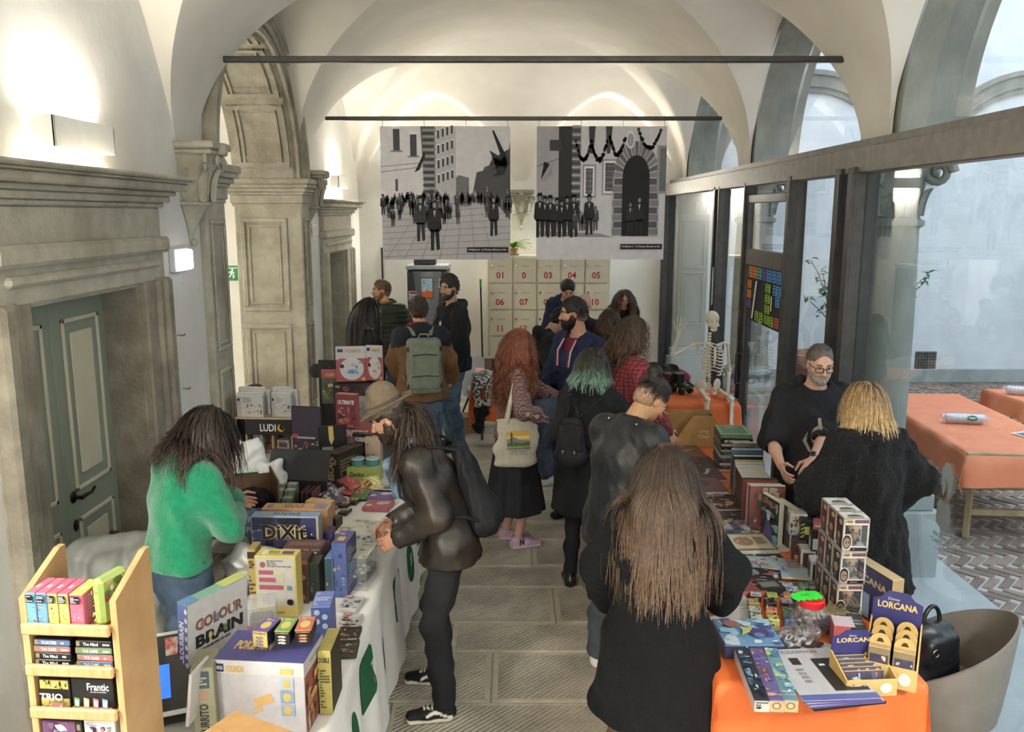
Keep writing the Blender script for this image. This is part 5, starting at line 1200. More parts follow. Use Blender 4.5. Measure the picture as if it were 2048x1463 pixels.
for q,sg in(('r',1),):
 p0,yaw=I_.J['foot'+q];M=Matrix.Translation(Vector(p0))@Matrix.Rotation(yaw,4,'Z')@Matrix.Translation((.05*I_.k,-.05,.04))@Matrix.Rotation(math.pi/2,4,'Z')@Matrix.Rotation(math.pi/2-.3,4,'X')
 p_=Print(.09,.05,M);p_.text('N',.5,.5,.85,'#26262c',bold=.06);p_.build('shoe_letter',I_.root,MATTE)
c=np.array(I_.J['pel'])+np.array([.225,-.03,.02]);t=soft('tote_bag','cream canvas tote bag with a desert landscape print on the red-haired woman','tote bag',I_,c)
F=Field(c-.36,c+.42,.008);zt,zb=.15,-.19
F.ecap(c+np.array([0,0,zt]),c+np.array([.01,0,zb]),(.155,.022),(.175,.045),(0,1,0),.0,flat=False);F.folds(.005,26,4,(.3,1,1));F.plane(c+np.array([0,0,zt]),(0,0,1),.004);sfield(F,'bag',CANVAS,t)
m=MB();shp=np.array(I_.J['shr'])
for q in(-1,1):m.tube([Vector(c+np.array([.03*q,-.08,zt-.03])),Vector(c+np.array([.01,-.05,zt+.15])),Vector(shp+np.array([.055,-.02,.02])),Vector(shp+np.array([.0,.0,.075])),Vector(shp+np.array([.045,.04,.02])),Vector(c+np.array([.015,.07,zt+.12])),Vector(c+np.array([.03*q,.09,zt-.03]))],.017,6,flat=.25)
smb(m,'strap',CANVAS,t)
M=Matrix.Translation((.055,0,0))@Matrix.Rotation(math.pi/2,4,'Z')@Matrix.Rotation(math.pi/2,4,'X')@Matrix.Translation((-.11,-.15,0));p_=Print(.22,.22,M,step=.0006)
p_.rect(.1,.55,.9,.95,'#e3b34e');p_.rect(.1,.68,.9,.8,'#efcf86');p_.poly([(.1,.5),(.1,.68),(.3,.78),(.55,.66),(.9,.62),(.9,.5)],'#8d8f94');p_.poly([(.1,.44),(.1,.54),(.35,.6),(.6,.54),(.8,.58),(.9,.55),(.9,.44)],'#5d7a35');p_.poly([(.24,.5),(.26,.5),(.26,.97),(.24,.97)],'#3a3b22')
for zz in(.62,.7,.78,.86):p_.poly([(.2,zz),(.31,zz),(.255,zz+.06)],'#4d5426')
p_.text('CHIHUAHUAN DESERT',.5,.36,.075,'#2d2d2d',fit=.86,bold=.02);p_.text('nature center',.5,.26,.055,'#4a4a4a',fit=.6);p_.text('Fort Davis, Texas',.5,.17,.055,'#4a4a4a',fit=.66);p_.build('print',t,MATTE)
c=np.array(I_.MW.inverted()@Vector((.40,6.28,1.0)));t=soft('denim_coat','dark blue denim coat draped over the arm of the red-haired woman','coat',I_,c)
F=Field(c-.5,c+.35,.011);cw=lambda x,y,z:np.array(I_.MW.inverted()@Vector((x,y,z)))
F.cone(cw(.20,6.25,1.14),cw(.50,6.35,1.12),.08,.085,.05);F.cone(cw(.33,6.22,1.12),cw(.40,6.24,.74),.085,.10,.05);F.cone(cw(.48,6.28,1.10),cw(.50,6.33,.80),.08,.07,.05);F.cone(cw(.26,6.2,1.10),cw(.29,6.2,.70),.07,.08,.05);F.folds(.014,26,6,(1,1,.5));sfield(F,'coat',fabric('navy_denim','#31384a','#3d4558',12,.35),t)
K=Person('bearded man in a navy jacket over a maroon shirt, looking toward the lockers',.56,7.0,132,1.86,head=(6,38,0),w=1.08,lh=(-.18,.30,1.02),rh=(.20,.28,1.02),skin='#b78a70',res=.0072,seed=18)
K.body(hands='',stubble=('#1f1712',.6));K.eyes();K.brows('#1d1511',.006);K.hair('#1f1815',.013,-.05,fade=(.0,.05,.35),folds=.004);K.beard('#1c1512',1.15)
K.top(MAROON,'shirt',.016,-.06,res=.011);K.top(NAVY,'jacket',.034,-.10,.0,collar=(.08,.03),deep=1.1,folds=.008,vneck=.6);K.trousers(DENIML,t=.014,slim=.98);K.shoes('#19191b','#252527',high=.03)
m=MB()
for q in(-1,1):
 for cc,o_ in(('#a33a44',0),('#c9c9cf',.012)):m.tube([Vector(K.cp(q*(.055+o_),.10,.185)),Vector(K.cp(q*(.06+o_),.165,.10)),Vector(K.cp(q*(.05+o_),.178,-.02))],.007,5,lin(cc),flat=.5)
m.build('jacket_lining',MATTE,K.root)
L_=Person('person with glasses in a black hoodie bowing the head over the far table',.30,8.0,-72,1.72,lean=10,head=(38,20,0),skin='#b08a78',res=.0075,seed=19)
L_.body();L_.eyes();L_.hair('#17130f',.012,-.06);L_.glasses();L_.top(BLACKF,'hoodie',.034,-.08,hood=True,res=.012);L_.trousers(BEIGEP,res=.012);L_.shoes('#c9c5bd','#d9d9d6',res=.0115)
M_=Person('man with short dark hair in a navy hoodie looking down in front of the lockers',.68,10.55,176,1.80,lean=8,head=(36,-8,0),skin='#b98d76',res=.008,seed=20)
M_.body();M_.brows('#1d1511',.005);M_.hair('#1d1613',.012,-.06);M_.top(NAVY,'hoodie',.036,-.08,hood=True,res=.012);M_.trousers(JEANB,res=.014);M_.shoes('#222222','#333333',res=.013)
O_=Person('bald man in dark clothes behind the bearded man',.74,9.12,-30,1.70,lean=6,head=(14,0,0),skin='#c49a86',res=.008,seed=21)
O_.body();O_.top(fabric('charcoal_knit','#1f2126','#282a30'),'sweater',.034,-.08,hood=True,res=.012);O_.trousers(JEANB,res=.014);O_.shoes('#222222','#333333',res=.013)
Q_=Person('person with wavy brown hair seen from behind near the pink chair',1.02,8.75,2,1.58,head=(8,0,0),fem=True,res=.009,seed=22)
Q_.body();Q_.hair('#3d2a20',.003,-.09);Q_.long_hair(260,.26,['#33231a','#4d3527','#6a4c38'],.005,.025,34,11,lift=1.4,jitter=.5,seed=9);Q_.top(BLACKF,'hoodie',.03,-.08,res=.013);Q_.trousers(JEANB,res=.014);Q_.shoes('#222222','#333333',res=.013)
S_=Person('woman with long brown hair looking at a phone beside the lockers',1.42,10.75,186,1.64,head=(26,6,0),lh=(-.06,.26,1.06),rh=(.07,.26,1.05),fem=True,skin='#c59a86',res=.0075,seed=23)
S_.body(curl=(35,35),palm=((.3,-.3,.9),(-.3,-.3,.9)));S_.eyes();S_.brows('#2a1d16',.004);S_.hair('#33231c',.003,-.09);S_.long_hair(420,.40,['#2a1c16','#4a3025','#7d5c40'],.0045,.02,26,13,lift=1.4,jitter=.4,seed=10,face_gap=.2)
st_=S_.top(BLACKF,'hoodie',.028,-.09,hood=True,res=.011);S_.trousers(JEANB,res=.013);S_.shoes('#222222','#dddddd',res=.012);chest_print(S_,-.06,.04,.07,.10,emb,st_)
t=empty('phone',S_.world((0,.37,1.10)),S_.root.rotation_euler.z,'pale phone held by the woman beside the lockers','phone');m=MB();m.box((-.075,-.005,-.036),(.075,.005,.036),lin('#d8d8dc'),M=Matrix.Rotation(R(55),4,'X'),bev=.004);m.build('case',GLOSSY,t)
T_=Person('man with long wavy hair, beard and glasses in a red plaid hooded shirt',.80,6.28,-66,1.80,lean=12,head=(8,12,0),rh=Vector((1.15,6.1,1.0)),lh=Vector((1.15,6.55,1.0)),skin='#c29a84',res=.006,seed=24)
T_.body(stubble=('#6a4a34',.4));T_.eyes();T_.brows('#4a3426',.005);T_.beard('#5d4431',.55);T_.hair('#4a382b',.003,-.08,front=.6);T_.glasses('#2a2a2a',wire=.0016)
T_.long_hair(560,.36,['#3a2b20','#58432f','#7a6048'],.0042,.03,34,15,lift=1.2,jitter=.6,seed=12,be=True,off=.03)
T_.top(plaid('red_plaid','#8a2a30','#241c22','#b0484a',20),'plaid_shirt',.034,-.10,hood=True,folds=.008,res=.0115);T_.trousers(JEANB,res=.012);T_.shoes('#222222','#333333',res=.0115)
c=T_.cp(0,-.26,-.06);t=soft('backpack','black backpack on the man in the red plaid shirt','backpack',T_,c);F=Field(c-.34,c+.34,.011);F.rbox(T_.cp(0,-.27,-.08),(.14,.08,.21),.06,T_.Rc,0);F.folds(.006,28,2);sfield(F,'bag',NYLON,t)
m=MB()
for q in(-1,1):m.tube([Vector(T_.cp(q*.08,-.19,.13)),Vector(T_.cp(q*.11,-.09,.215)),Vector(T_.cp(q*.12,.02,.215)),Vector(T_.cp(q*.13,.10,.14)),Vector(T_.cp(q*.17,.13,-.02)),Vector(T_.cp(q*.17,-.1,-.2))],.018,6,flat=.4)
smb(m,'strap',NYLON,t)
for P_,c_ in((K,'#211a16'),(L_,'#17130f'),(M_,'#1d1613')):P_.tufts(c_,300)
U_=Person('person with green-tipped hair in a black hooded coat, seen from behind',.52,5.62,-16,1.66,lean=4,head=(10,14,0),rh=Vector((.93,5.86,1.20)),re=(.9,-.2,-.6),lf=(-.12,.02,20),rf=(.10,-.14,-10),fem=True,skin='#c49a86',res=.0065,seed=25)
U_.body();U_.hair('#2c251f',.003,-.10);U_.long_hair(700,.24,['#2b241e','#2e2922','#35372e','#4f6a58','#6c9080','#93b5a6'],.0042,.016,26,12,lift=1.5,jitter=.35,seed=13,off=.035)
U_.top(fabric('black_parka','#17181b','#1f2024',12,.3),'parka',.036,-.34,.05,collar=(.08,.035),hood=True,folds=.009,ffreq=24);U_.trousers(BLACKF,t=.004,slim=.86);U_.shoes('#141415','#1a1a1b',pm('shiny_black_leather','#151516','#1c1c1e',8,.25),high=.03)
c=U_.cp(-.07,-.235,-.18);t=soft('small_backpack','small black leather backpack on the person with green-tipped hair','backpack',U_,c);F=Field(c-.22,c+.25,.008);F.ecap(U_.cp(-.07,-.235,-.02),U_.cp(-.07,-.25,-.25),(.075,.05),(.115,.075),U_.Rc[:,0],.02);F.rbox(U_.cp(-.07,-.30,-.10),(.085,.02,.09),.02,U_.Rc,.01);F.folds(.003,40,3);sfield(F,'bag',NYLON,t)
m=MB();m.tube([Vector(U_.cp(-.11,-.23,.04)),Vector(U_.cp(-.09,-.235,.11)),Vector(U_.cp(-.05,-.235,.11)),Vector(U_.cp(-.03,-.23,.04))],.008,6);smb(m,'handle',NYLON,t)
m=MB()
for q in(-1,1):m.tube([Vector(U_.cp(-.07+q*.04,-.22,.03)),Vector(U_.cp(q*.12,-.13,.17)),Vector(U_.cp(q*.135,-.02,.225)),Vector(U_.cp(q*.14,.08,.16)),Vector(U_.cp(q*.17,.10,.0)),Vector(U_.cp(q*.17,-.08,-.2)),Vector(U_.cp(-.07+q*.07,-.22,-.26))],.011,6,flat=.5)
smb(m,'strap',NYLON,t)
for q in(-1,1):m=MB();m.box((-.008,-.006,-.012),(.008,.006,.012),M=face_local(U_.Rc,U_.cp(-.07+q*.04,-.325,-.20)),bev=.003);smb(m,'buckle',CHROME,t)
W_=Person('man with a topknot in a black leather jacket, bowing over the books',.61,4.5,-48,1.71,lean=12,head=(42,20,0),rh=Vector((1.0,4.45,.92)),lh=Vector((1.02,4.85,.95)),re=(.5,-.9,-.3),skin='#c0946f',w=1.04,res=.006,seed=26)
W_.body(stubble=('#4a372a',.25));W_.eyes();W_.brows('#1d1511',.006);W_.tufts('#1b1512',300,.03,.003,gap=-.1);W_.hair('#1b1512',.007,-.055,fade=(.045,.05,.75),folds=.001,front=.8)
F=Field(W_.J['hea']-.1,W_.J['hea']+.30,.006);F.ell(W_.hp(0,-.02,.085),np.array((.07,.09,.052)),W_.Rh,.02);F.ell(W_.hp(0,-.10,.135),(.04,.042,.042),W_.Rh,.015);F.cone(W_.hp(0,-.08,.11),W_.hp(0,-.10,.13),.02,.025,.01);F.folds(.003,120,4);field_obj(F,'topknot',HAIRM,W_.root,lambda P:np.tile(lin3('#1b1512'),(len(P),1)))
W_.top(LEATHK,'leather_jacket',.034,-.12,.02,collar=(.072,.035),folds=.003,ffreq=22,res=.009,arm=1.05);W_.trousers(GREYJ,t=.022,slim=1.15);W_.shoes('#e0ddd6','#e9e7e2')
m=MB();m.ell(W_.cp(.10,-.08,.21),(.007,.007,.007));m.ell(W_.cp(-.10,-.08,.21),(.007,.007,.007));m.build('stud',CHROME,W_.root)
X_=Person('woman with very long brown hair in a black coat, seen from behind',.62,3.3,-8,1.63,lean=6,head=(20,6,0),lh=(-.22,.20,.92),rh=(.26,.22,.93),le=(-1,-.5,0),re=(1,-.5,0),lf=(-.14,.0,5),rf=(.13,.04,-8),fem=True,res=.006,seed=27)
X_.body();X_.hair('#4a3527',.003,-.10);X_.long_hair(1900,.62,['#32251c','#453325','#5d4735','#7a6048'],.0030,.009,14,20,lift=1.0,jitter=.2,seed=14,off=.045)
X_.top(BLACKW,'coat',.046,-.38,.09,collar=(.07,.03),folds=.008,ffreq=18,arm=1.18,res=.0115);X_.trousers(CHINO,t=.022,slim=1.15);X_.shoes('#e2e0da','#ecebe6')
t=empty('shopping_bag',(.50,3.12,0),R(15),'white paper shopping bag standing on the floor behind the woman with very long hair','bag');m=MB();m.box((-.14,-.07,0),(.14,.07,.36),bev=.004);m.build('bag',pm('white_paper','#e3e1dc','#d9d7d2',6,.7),t);m=MB();m.tube([(-.05,-.05,.36),(-.045,-.05,.44),(.045,-.05,.44),(.05,-.05,.36)],.004,5);m.build('handle',BLACK,t)
p_=Print(.28,.36,Matrix.Translation((-.14,-.07,0))@Matrix.Rotation(math.pi/2,4,'X'));p_.text('OSC',.5,.8,.07,'#333333',fit=.35);p_.build('print',t,MATTE)
Y_=Person('grey-bearded man with black glasses in a black sweatshirt behind the book table',1.94,5.3,178,1.75,head=(14,0,0),w=1.08,rh=Vector((1.66,5.02,1.07)),lh=Vector((1.80,4.93,1.09)),re=(.25,-1,0),le=(-.5,-.8,-.3),skin='#c39a84',res=.0055,seed=28)
Y_.body(curl=(45,30),palm=((.2,-.2,-.9),(-.9,.3,0)),stubble=('#8a807a',.35),arms=True);Y_.eyes('#3a3a34');Y_.brows('#4a4038',.004);Y_.beard('#8f8a84',.45,res=.0045);Y_.hair('#5a5049',.003,-.05,folds=.001,front=.7,fringe=-.022,fade=(.05,.09,.6));Y_.tufts('#5f544b',500,.024,.0022,gap=.15);Y_.glasses('#15151a',wire=.0026)
yt=Y_.top(BLACKF,'sweatshirt',.032,-.10,.0,sleeves=.18,folds=.008,ffreq=22,belly=.03,neck=.075,hood=True)
def emb2(p):
 c='#8d8577';d='#26241f';p.poly([(.0,.30),(.12,.62),(.12,.30),(.3,.02),(.7,.02),(.88,.30),(.88,.62),(1,.3),(.8,.0),(.2,.0)],c);p.ell(.5,.5,.28,.30,c);p.ell(.42,.52,.1,.12,d);p.ell(.64,.45,.08,.1,d);p.rect(.44,.7,.56,1.0,c);p.poly([(.3,.18),(.7,.18),(.6,.3),(.4,.3)],d)
chest_print(Y_,.02,-.06,.17,.22,emb2,yt)
Y_.trousers(JEANB,t=.016);Y_.shoes('#222222','#333333')
m=MB();d_=unit(Y_.J['wril']-Y_.J['elbl']);c_=Y_.J['wril']-d_*.02;Mw=face_local(np.stack([np.cross(d_,[0,0,1]),np.cross(d_,np.cross(d_,[0,0,1])),d_],1),c_);m.lathe([(.030,-.012),(.032,0),(.030,.012)],20,M=Mw);m.box((-.016,-.042,-.018),(.016,-.028,.018),M=Mw,bev=.003);m.build('wristwatch',BLACK,Y_.root)
m=MB();d_=unit(Y_.J['wrir']-Y_.J['elbr']);Mw=face_local(np.stack([np.cross(d_,[0,1,0]),np.cross(d_,np.cross(d_,[0,1,0])),d_],1),Y_.J['wrir']-d_*.03);m.lathe([(.033,-.012),(.034,.012)],20,lin('#d9663a'),M=Mw,cap=False);m.lathe([(.032,.022),(.033,.034)],20,lin('#1a1a1a'),M=Mw,cap=False);m.build('wristband',GLOSSY,Y_.root)
Z_=Person('woman with short blond hair and glasses in a long black furry coat, hand on hip',1.92,4.40,22,1.66,lean=4,head=(4,10,0),rh=(.20,.06,.98),re=(1,-.55,.05),lh=(-.17,.22,1.0),le=(-.8,-.5,0),fem=True,w=1.1,res=.0065,seed=29)
Z_.body(hands='l');Z_.hair('#8f6f42',.004,-.10,folds=.004);Z_.long_hair(900,.20,['#6b5030','#a8854f','#c9a468'],.0038,.008,16,11,lift=2.0,jitter=.3,seed=15);Z_.glasses('#20242c')
Z_.top(fabric('black_boucle','#0e0e10','#161618',120,1.0,.98,.03,90),'coat',.05,-.34,.06,collar=(.085,.06),hood=True,folds=.009,ffreq=34,arm=1.3,res=.0115);Z_.trousers(JEANB,t=.01);Z_.shoes('#1a1a1a','#222222')
# ================================================================== furniture and fittings
def cloth_fn(w,l,z,drops,seed,amp=.02):
 r=random.Random(seed);ph=[r.uniform(0,6.28)for _ in range(8)]
 def f(x,y,off=0.0):
  ox=max(0,-w/2-x,x-w/2);oy=max(0,-l/2-y,y-l/2);dr=max(ox,oy)if not(ox and oy)else math.hypot(ox,oy)*.98
  X=max(-w/2,min(w/2,x));Y=max(-l/2,min(l/2,y));g=min(1,dr*5)
  if ox:X+=math.copysign(.012+.07*dr+off+amp*g*(math.sin(9*y+ph[2])+.6*math.sin(21*y+ph[3]+2*dr)),x)
  if oy:Y+=math.copysign(.012+.07*dr+off+amp*g*(math.sin(10*x+ph[4])+.6*math.sin(23*x+ph[5]+2*dr)),y)
  return Vector((X,Y,z+.004+(off if dr==0 else 0)+.0015*math.sin(9*x+ph[6])*math.sin(7*y+ph[7])*(dr==0)-dr*.985))
 return f
def spread(w,l,drops,f,nx,ny):
 xs=sorted(set([-w/2-drops[0]+(w+drops[0]+drops[1])*i/nx for i in range(nx+1)]+[-w/2,w/2]));ys=sorted(set([-l/2-drops[2]+(l+drops[2]+drops[3])*i/ny for i in range(ny+1)]+[-l/2,l/2]))
 m=MB();m.grid([[f(x,y)for y in ys]for x in xs]);return m
TABM=pm('grey_laminate','#b9b7b2','#c4c2bd',10,.5);LEGM=pm('table_leg_steel','#54565a',None,10,.4,metal=.6)
def fold_table(x0,x1,y0,y1,label,group=None,z=.75):
 t=empty('folding_table',((x0+x1)/2,(y0+y1)/2,0),0,label,'table',group);w,l=(x1-x0)/2,(y1-y0)/2
 m=MB();m.box((-w,-l,z-.035),(w,l,z),bev=.006);m.build('tabletop',TABM,t)
 for sx in(-1,1):
  for sy in(-1,1):m=MB();m.tube([(sx*(w-.07),sy*(l-.12),0),(sx*(w-.07),sy*(l-.12),z-.03)],.016,8);m.build('leg',LEGM,t)
 return t
ORANGE=pm('orange_table_paper','#d0622a','#d86b30',4,.6,.12,bscale=5);WHITEC=pm('white_table_sheet','#dcdad4','#e6e4de',4,.6,.1,bscale=6)
fold_table(-1.50,-.68,1.95,4.4,'long folding table by the near display rack, under the white logo sheets','game tables');fold_table(-1.46,-.70,4.42,6.95,'long folding table toward the archway, under boxed games','game tables')
W_L=.80;f1=cloth_fn(W_L,5.0,.75,None,4,.012);dr1=(.12,.62,.5,.1)
m=spread(W_L,5.0,dr1,f1,34,130);o=m.build('tablecloth',WHITEC);o.location=(-1.07,4.45,0);tag(o,'white sheet with green oval logos hanging from the game table','tablecloth')
for(yy,dd,kind)in((-1.30,.30,0),(-1.0,.20,1),(-.55,.33,0),(-.05,.25,1),(.5,.3,0),(1.1,.28,1),(1.7,.3,0)):
 fn=lambda v,yy=yy,dd=dd:f1(W_L/2+dd-(v.y-.12)*1.0,yy+v.x-.15,.002+v.z)
 p_=Print(.3,.26,Warp(fn));G1='#1f5a3a'
 if kind==0:p_.ell(.5,.5,.22,.48,G1,28);p_.text('Il Maestro',.5,.5,.2,'#e6e8e2',fit=.36,shear=.2,rot=65)
 else:
  p_.poly([(.1,.12),(.18,.04),(.82,.04),(.9,.12),(.9,.88),(.82,.96),(.18,.96),(.1,.88)],G1);p_.text('il Maestro',.5,.6,.3,'#e6e8e2',fit=.7,shear=.2);p_.text('GIOCATTOLI',.5,.3,.1,'#cfd8cc',fit=.6)
 p_.build('logo_print',o,MATTE)
fold_table(-2.22,-1.49,5.85,6.95,'low side table under the plywood shelf by the archway');fold_table(-1.95,-1.52,4.5,5.62,'side table holding the open carton')
fold_table(.84,1.64,3.12,5.2,'long folding table with card games, under the orange cloth','book tables');fold_table(.86,1.66,5.22,7.25,'long folding table with book stacks, under the orange cloth','book tables')
f2=cloth_fn(.82,4.15,.75,None,8,.014);m=spread(.82,4.15,(.66,.5,.70,.1),f2,56,130);o=m.build('tablecloth',ORANGE);o.location=(1.24,5.18,0);tag(o,'bright orange paper cloth on the long book table','tablecloth')
fold_table(1.18,2.22,8.15,8.95,'folding table carrying the plastic skeleton');f3=cloth_fn(1.08,.84,.75,None,11,.014);m=spread(1.08,.84,(.3,.05,.66,.1),f3,44,40);o=m.build('tablecloth',ORANGE);o.location=(1.70,8.55,0);tag(o,'orange paper cloth on the table under the plastic skeleton','tablecloth')
fold_table(-.42,1.35,9.45,10.1,'folding table with T-shirts in front of the lockers');f4=cloth_fn(1.8,.68,.75,None,12,.016);m=spread(1.8,.68,(.45,.3,.5,.1),f4,50,30);o=m.build('tablecloth',ORANGE);o.location=(.46,9.78,0);tag(o,'orange paper cloth on the shirt table by the lockers','tablecloth')
def tub_chair(loc,yaw,mat,label,r=.30,back=.80,arm=.66,seat=.45,group=None):
 t=empty('tub_chair',loc,yaw,label,'chair',group)
 def shell(th,f,off):
  a=abs(th)/R(116);top=back-(back-arm)*(a**1.4);z=seat-.10+(top-seat+.10)*f;rr=(r-.05+.055*f**.7)+off
  return(rr*math.sin(th)*1.02,-rr*math.cos(th)*.95,z)
 n=40;m=MB();ths=[R(-116)+R(232)*i/n for i in range(n+1)]
 P1=[[shell(th,j/10,0)for th in ths]for j in range(11)];P2=[[shell(th,j/10,-.014)for th in ths]for j in range(11)]
 m.grid(P1);m.grid(P2);m.grid([P1[-1],P2[-1]]);m.grid([[p[0]for p in P1],[p[0]for p in P2]]);m.grid([[p[-1]for p in P1],[p[-1]for p in P2]]);m.build('shell',mat,t)
 m=MB();m.lathe([(.01,seat-.12),(r-.06,seat-.10),(r-.055,seat-.015),(r-.075,seat),(.01,seat+.005)],32,cap=False);m.build('seat',mat,t)
 for sx in(-1,1):
  for sy in(-1,1):m=MB();m.tube([(sx*.12,sy*.12,seat-.11),(sx*.23,sy*.23,0)],[.017,.011],8);m.build('leg',BLACK,t)
 return t
GREYP=pm('taupe_plastic','#6d6a64','#75726c',10,.5,.05);PINKP=pm('rose_plastic','#b3577a','#bd6283',10,.45);PALEP=pm('pale_grey_plastic','#b9bcbd','#c3c6c7',10,.5)
tub_chair((1.97,3.62,0),R(62),GREYP,'taupe tub chair with a black handbag on its seat',.33,.84,.55)
tub_chair((1.72,2.45,0),R(20),GREYP,'taupe tub chair at the near end of the orange table',.31)
tub_chair((1.86,4.86,0),R(60),PALEP,'pale grey tub chair holding a navy jacket beside the seller',.28,.80,.72)
tub_chair((1.78,9.75,0),R(160),PINKP,'pink tub chair near the back corner',.31)
tub_chair((-.38,10.45,0),R(200),PALEP,'pale grey tub chair behind the shirt table',.28)
def heap(name,label,cat,c,prims,mat,amp=.012,freq=26,res=.011,seed=1):
 c=np.array(c,float);t=empty(name,c,0,label,cat);pts=np.array([p for q in prims for p in q[:2]]);mr=max(max(q[2],q[3])for q in prims)+.06
 F=Field(pts.min(0)-mr,pts.max(0)+mr,res)
 for a,b,ra,rb in prims:F.cone(a,b,ra,rb,.05)
 F.folds(amp,freq,seed);F.plane((0,0,.001),(0,0,-1),.004);field_obj(F,'cloth',mat,t);return t
NAVYJ=fabric('navy_jacket_nylon','#1c2236','#262d45',8,.2,.6)
heap('jacket','navy jacket heaped on the pale chair beside the seller','jacket',(1.80,4.80,.46),[((-.22,-.02,.36),(.12,.02,.37),.07,.07),((-.1,-.16,.28),(-.2,.1,.34),.09,.06),((.05,-.1,.06),(.0,.05,.3),.12,.1),((-.28,.02,.2),(-.22,.0,.36),.05,.06)],NAVYJ,.016,24,seed=3)
heap('coat','black and olive coats piled on the pink chair','coat',(1.62,9.55,.46),[((-.25,0,.30),(.2,.05,.30),.14,.12),((-.2,-.2,.12),(.3,-.1,.10),.14,.12),((.1,0,.3),(.42,-.1,.16),.1,.07)],fabric('dark_coat','#1d1e1f','#34352c',7,.4),.018,22,seed=5)
heap('puffer_jacket','pale grey quilted jacket draped over a chair by the door','jacket',(-1.98,4.0,.2),[((-.16,0,.74),(.16,.05,.76),.07,.07),((-.16,-.06,.72),(-.18,-.1,.2),.07,.09),((.16,-.04,.72),(.2,-.08,.25),.08,.08),((0,-.06,.66),(0,-.1,.2),.11,.11)],pm('grey_quilted_nylon','#6f716a','#7d7f78',8,.55,.1),.004,30,seed=6)
t=empty('side_chair',(-2.02,4.02,0),R(-20),'black chair by the sage door with a grey jacket over it','chair');m=MB();m.box((-.2,-.2,.43),(.2,.2,.46),bev=.01);m.build('seat',BLACK,t);m=MB();m.box((-.19,.17,.6),(.19,.2,.95),bev=.01);m.build('backrest',BLACK,t)
for sx in(-1,1):
 for sy in(-1,1):m=MB();m.tube([(sx*.18,sy*.18,.44 if sy<0 else .9),(sx*.2,sy*.2,0)],.012,8);m.build('leg',BLACK,t)
t=empty('side_chair',(-1.98,8.95,0),R(-65),'wood-backed chair with black frame by the archway pier','chair');m=MB();m.box((-.2,-.2,.44),(.2,.2,.465),bev=.01);m.build('seat',WOOD,t);m=MB();m.box((-.2,.18,.56),(.2,.2,.9),bev=.01);m.build('backrest',WOOD,t)
for sx in(-1,1):
 for sy in(-1,1):m=MB();m.tube([(sx*.18,sy*.18,.44 if sy<0 else .88),(sx*.2,sy*.2,0)],.012,8);m.build('leg',BLACK,t)
heap('black_bag','black bag hung over the wood-backed chair','bag',(-1.95,9.0,.86),[((-.15,0,.06),(.15,0,.1),.09,.10),((-.1,0,-.05),(.12,0,0),.08,.08)],NYLON,.006,30,seed=9)
c=(1.93,3.62,.46);t=empty('handbag',c,R(20),'black leather handbag with top handle on the taupe chair','handbag')
F=Field((-.25,-.2,-.02),(.25,.2,.42),.008);F.ecap((0,0,.06),(0,0,.24),(.17,.10),(.12,.06),(1,0,0),.03);F.rbox((0,-.06,.19),(.10,.04,.07),.03,None,.02);F.folds(.004,26,3);F.plane((0,0,.0),(0,0,-1),.01);field_obj(F,'bag',pm('black_bag_leather','#15161a','#1e2026',8,.4,.1),t)
m=MB();m.tube([(.05*math.cos(a),.0,.28+.09*math.sin(a))for a in[math.pi*i/10 for i in range(11)]],.010,8);m.build('handle',BLACK,t);m=MB();m.tube([(.018*math.cos(a)-.07,-.105,.2+.018*math.sin(a))for a in[2*math.pi*i/14 for i in range(14)]],.003,6,closed=True);m.build('ring',CHROME,t)
LOCK=pm('cream_locker','#cfc6ad','#d6cdb5',5,.55,.03);LX,LY,LPW,LPH=-.34,12.42,.352,.392
t=empty('locker_bank',(LX,LY,0),0,'cream metal lockers with red door numbers against the end wall','lockers')
m=MB();m.box((-.02,.02,0),(5*LPW+.02,.46,5*LPH+.04),bev=.006);m.build('carcass',LOCK,t)
nums=[['01','0','03','04','05'],['06','07','08','09','10'],['11','12','13','14','15'],['16','17','18','19','20'],['21','22','23','24','25']]
for rI in range(5):
 for cI in range(5):
  z0=(4-rI)*LPH+.03;x0=cI*LPW
  m=MB();m.box((x0+.012,-.008,z0+.010),(x0+LPW-.012,.02,z0+LPH-.010),bev=.004);d_=m.build('door',LOCK,t)
  if rI>2:continue
  m=MB();m.lathe([(.018,0),(.018,.012),(.012,.016)],14,M=Matrix.Translation((x0+.05,-.008,z0+LPH*.66))@Matrix.Rotation(math.pi/2,4,'X'));m.box((x0+.047,-.03,z0+LPH*.66-.04),(x0+.053,-.02,z0+LPH*.66));m.build('lock',CHROME,d_)
  M=Matrix.Translation((x0,-.0085,z0))@Matrix.Rotation(math.pi/2,4,'X');p_=Print(LPW,LPH,M,step=.0008);p_.text(nums[rI][cI],.46,.30,.24,'#b3202a' if rI<2 else '#c65a22',bold=.02)
  for q in range(2):p_.rect(.35,.62+q*.03,.68,.635+q*.03,'#a89f88',False)
  p_.build('number',d_,MATTE)
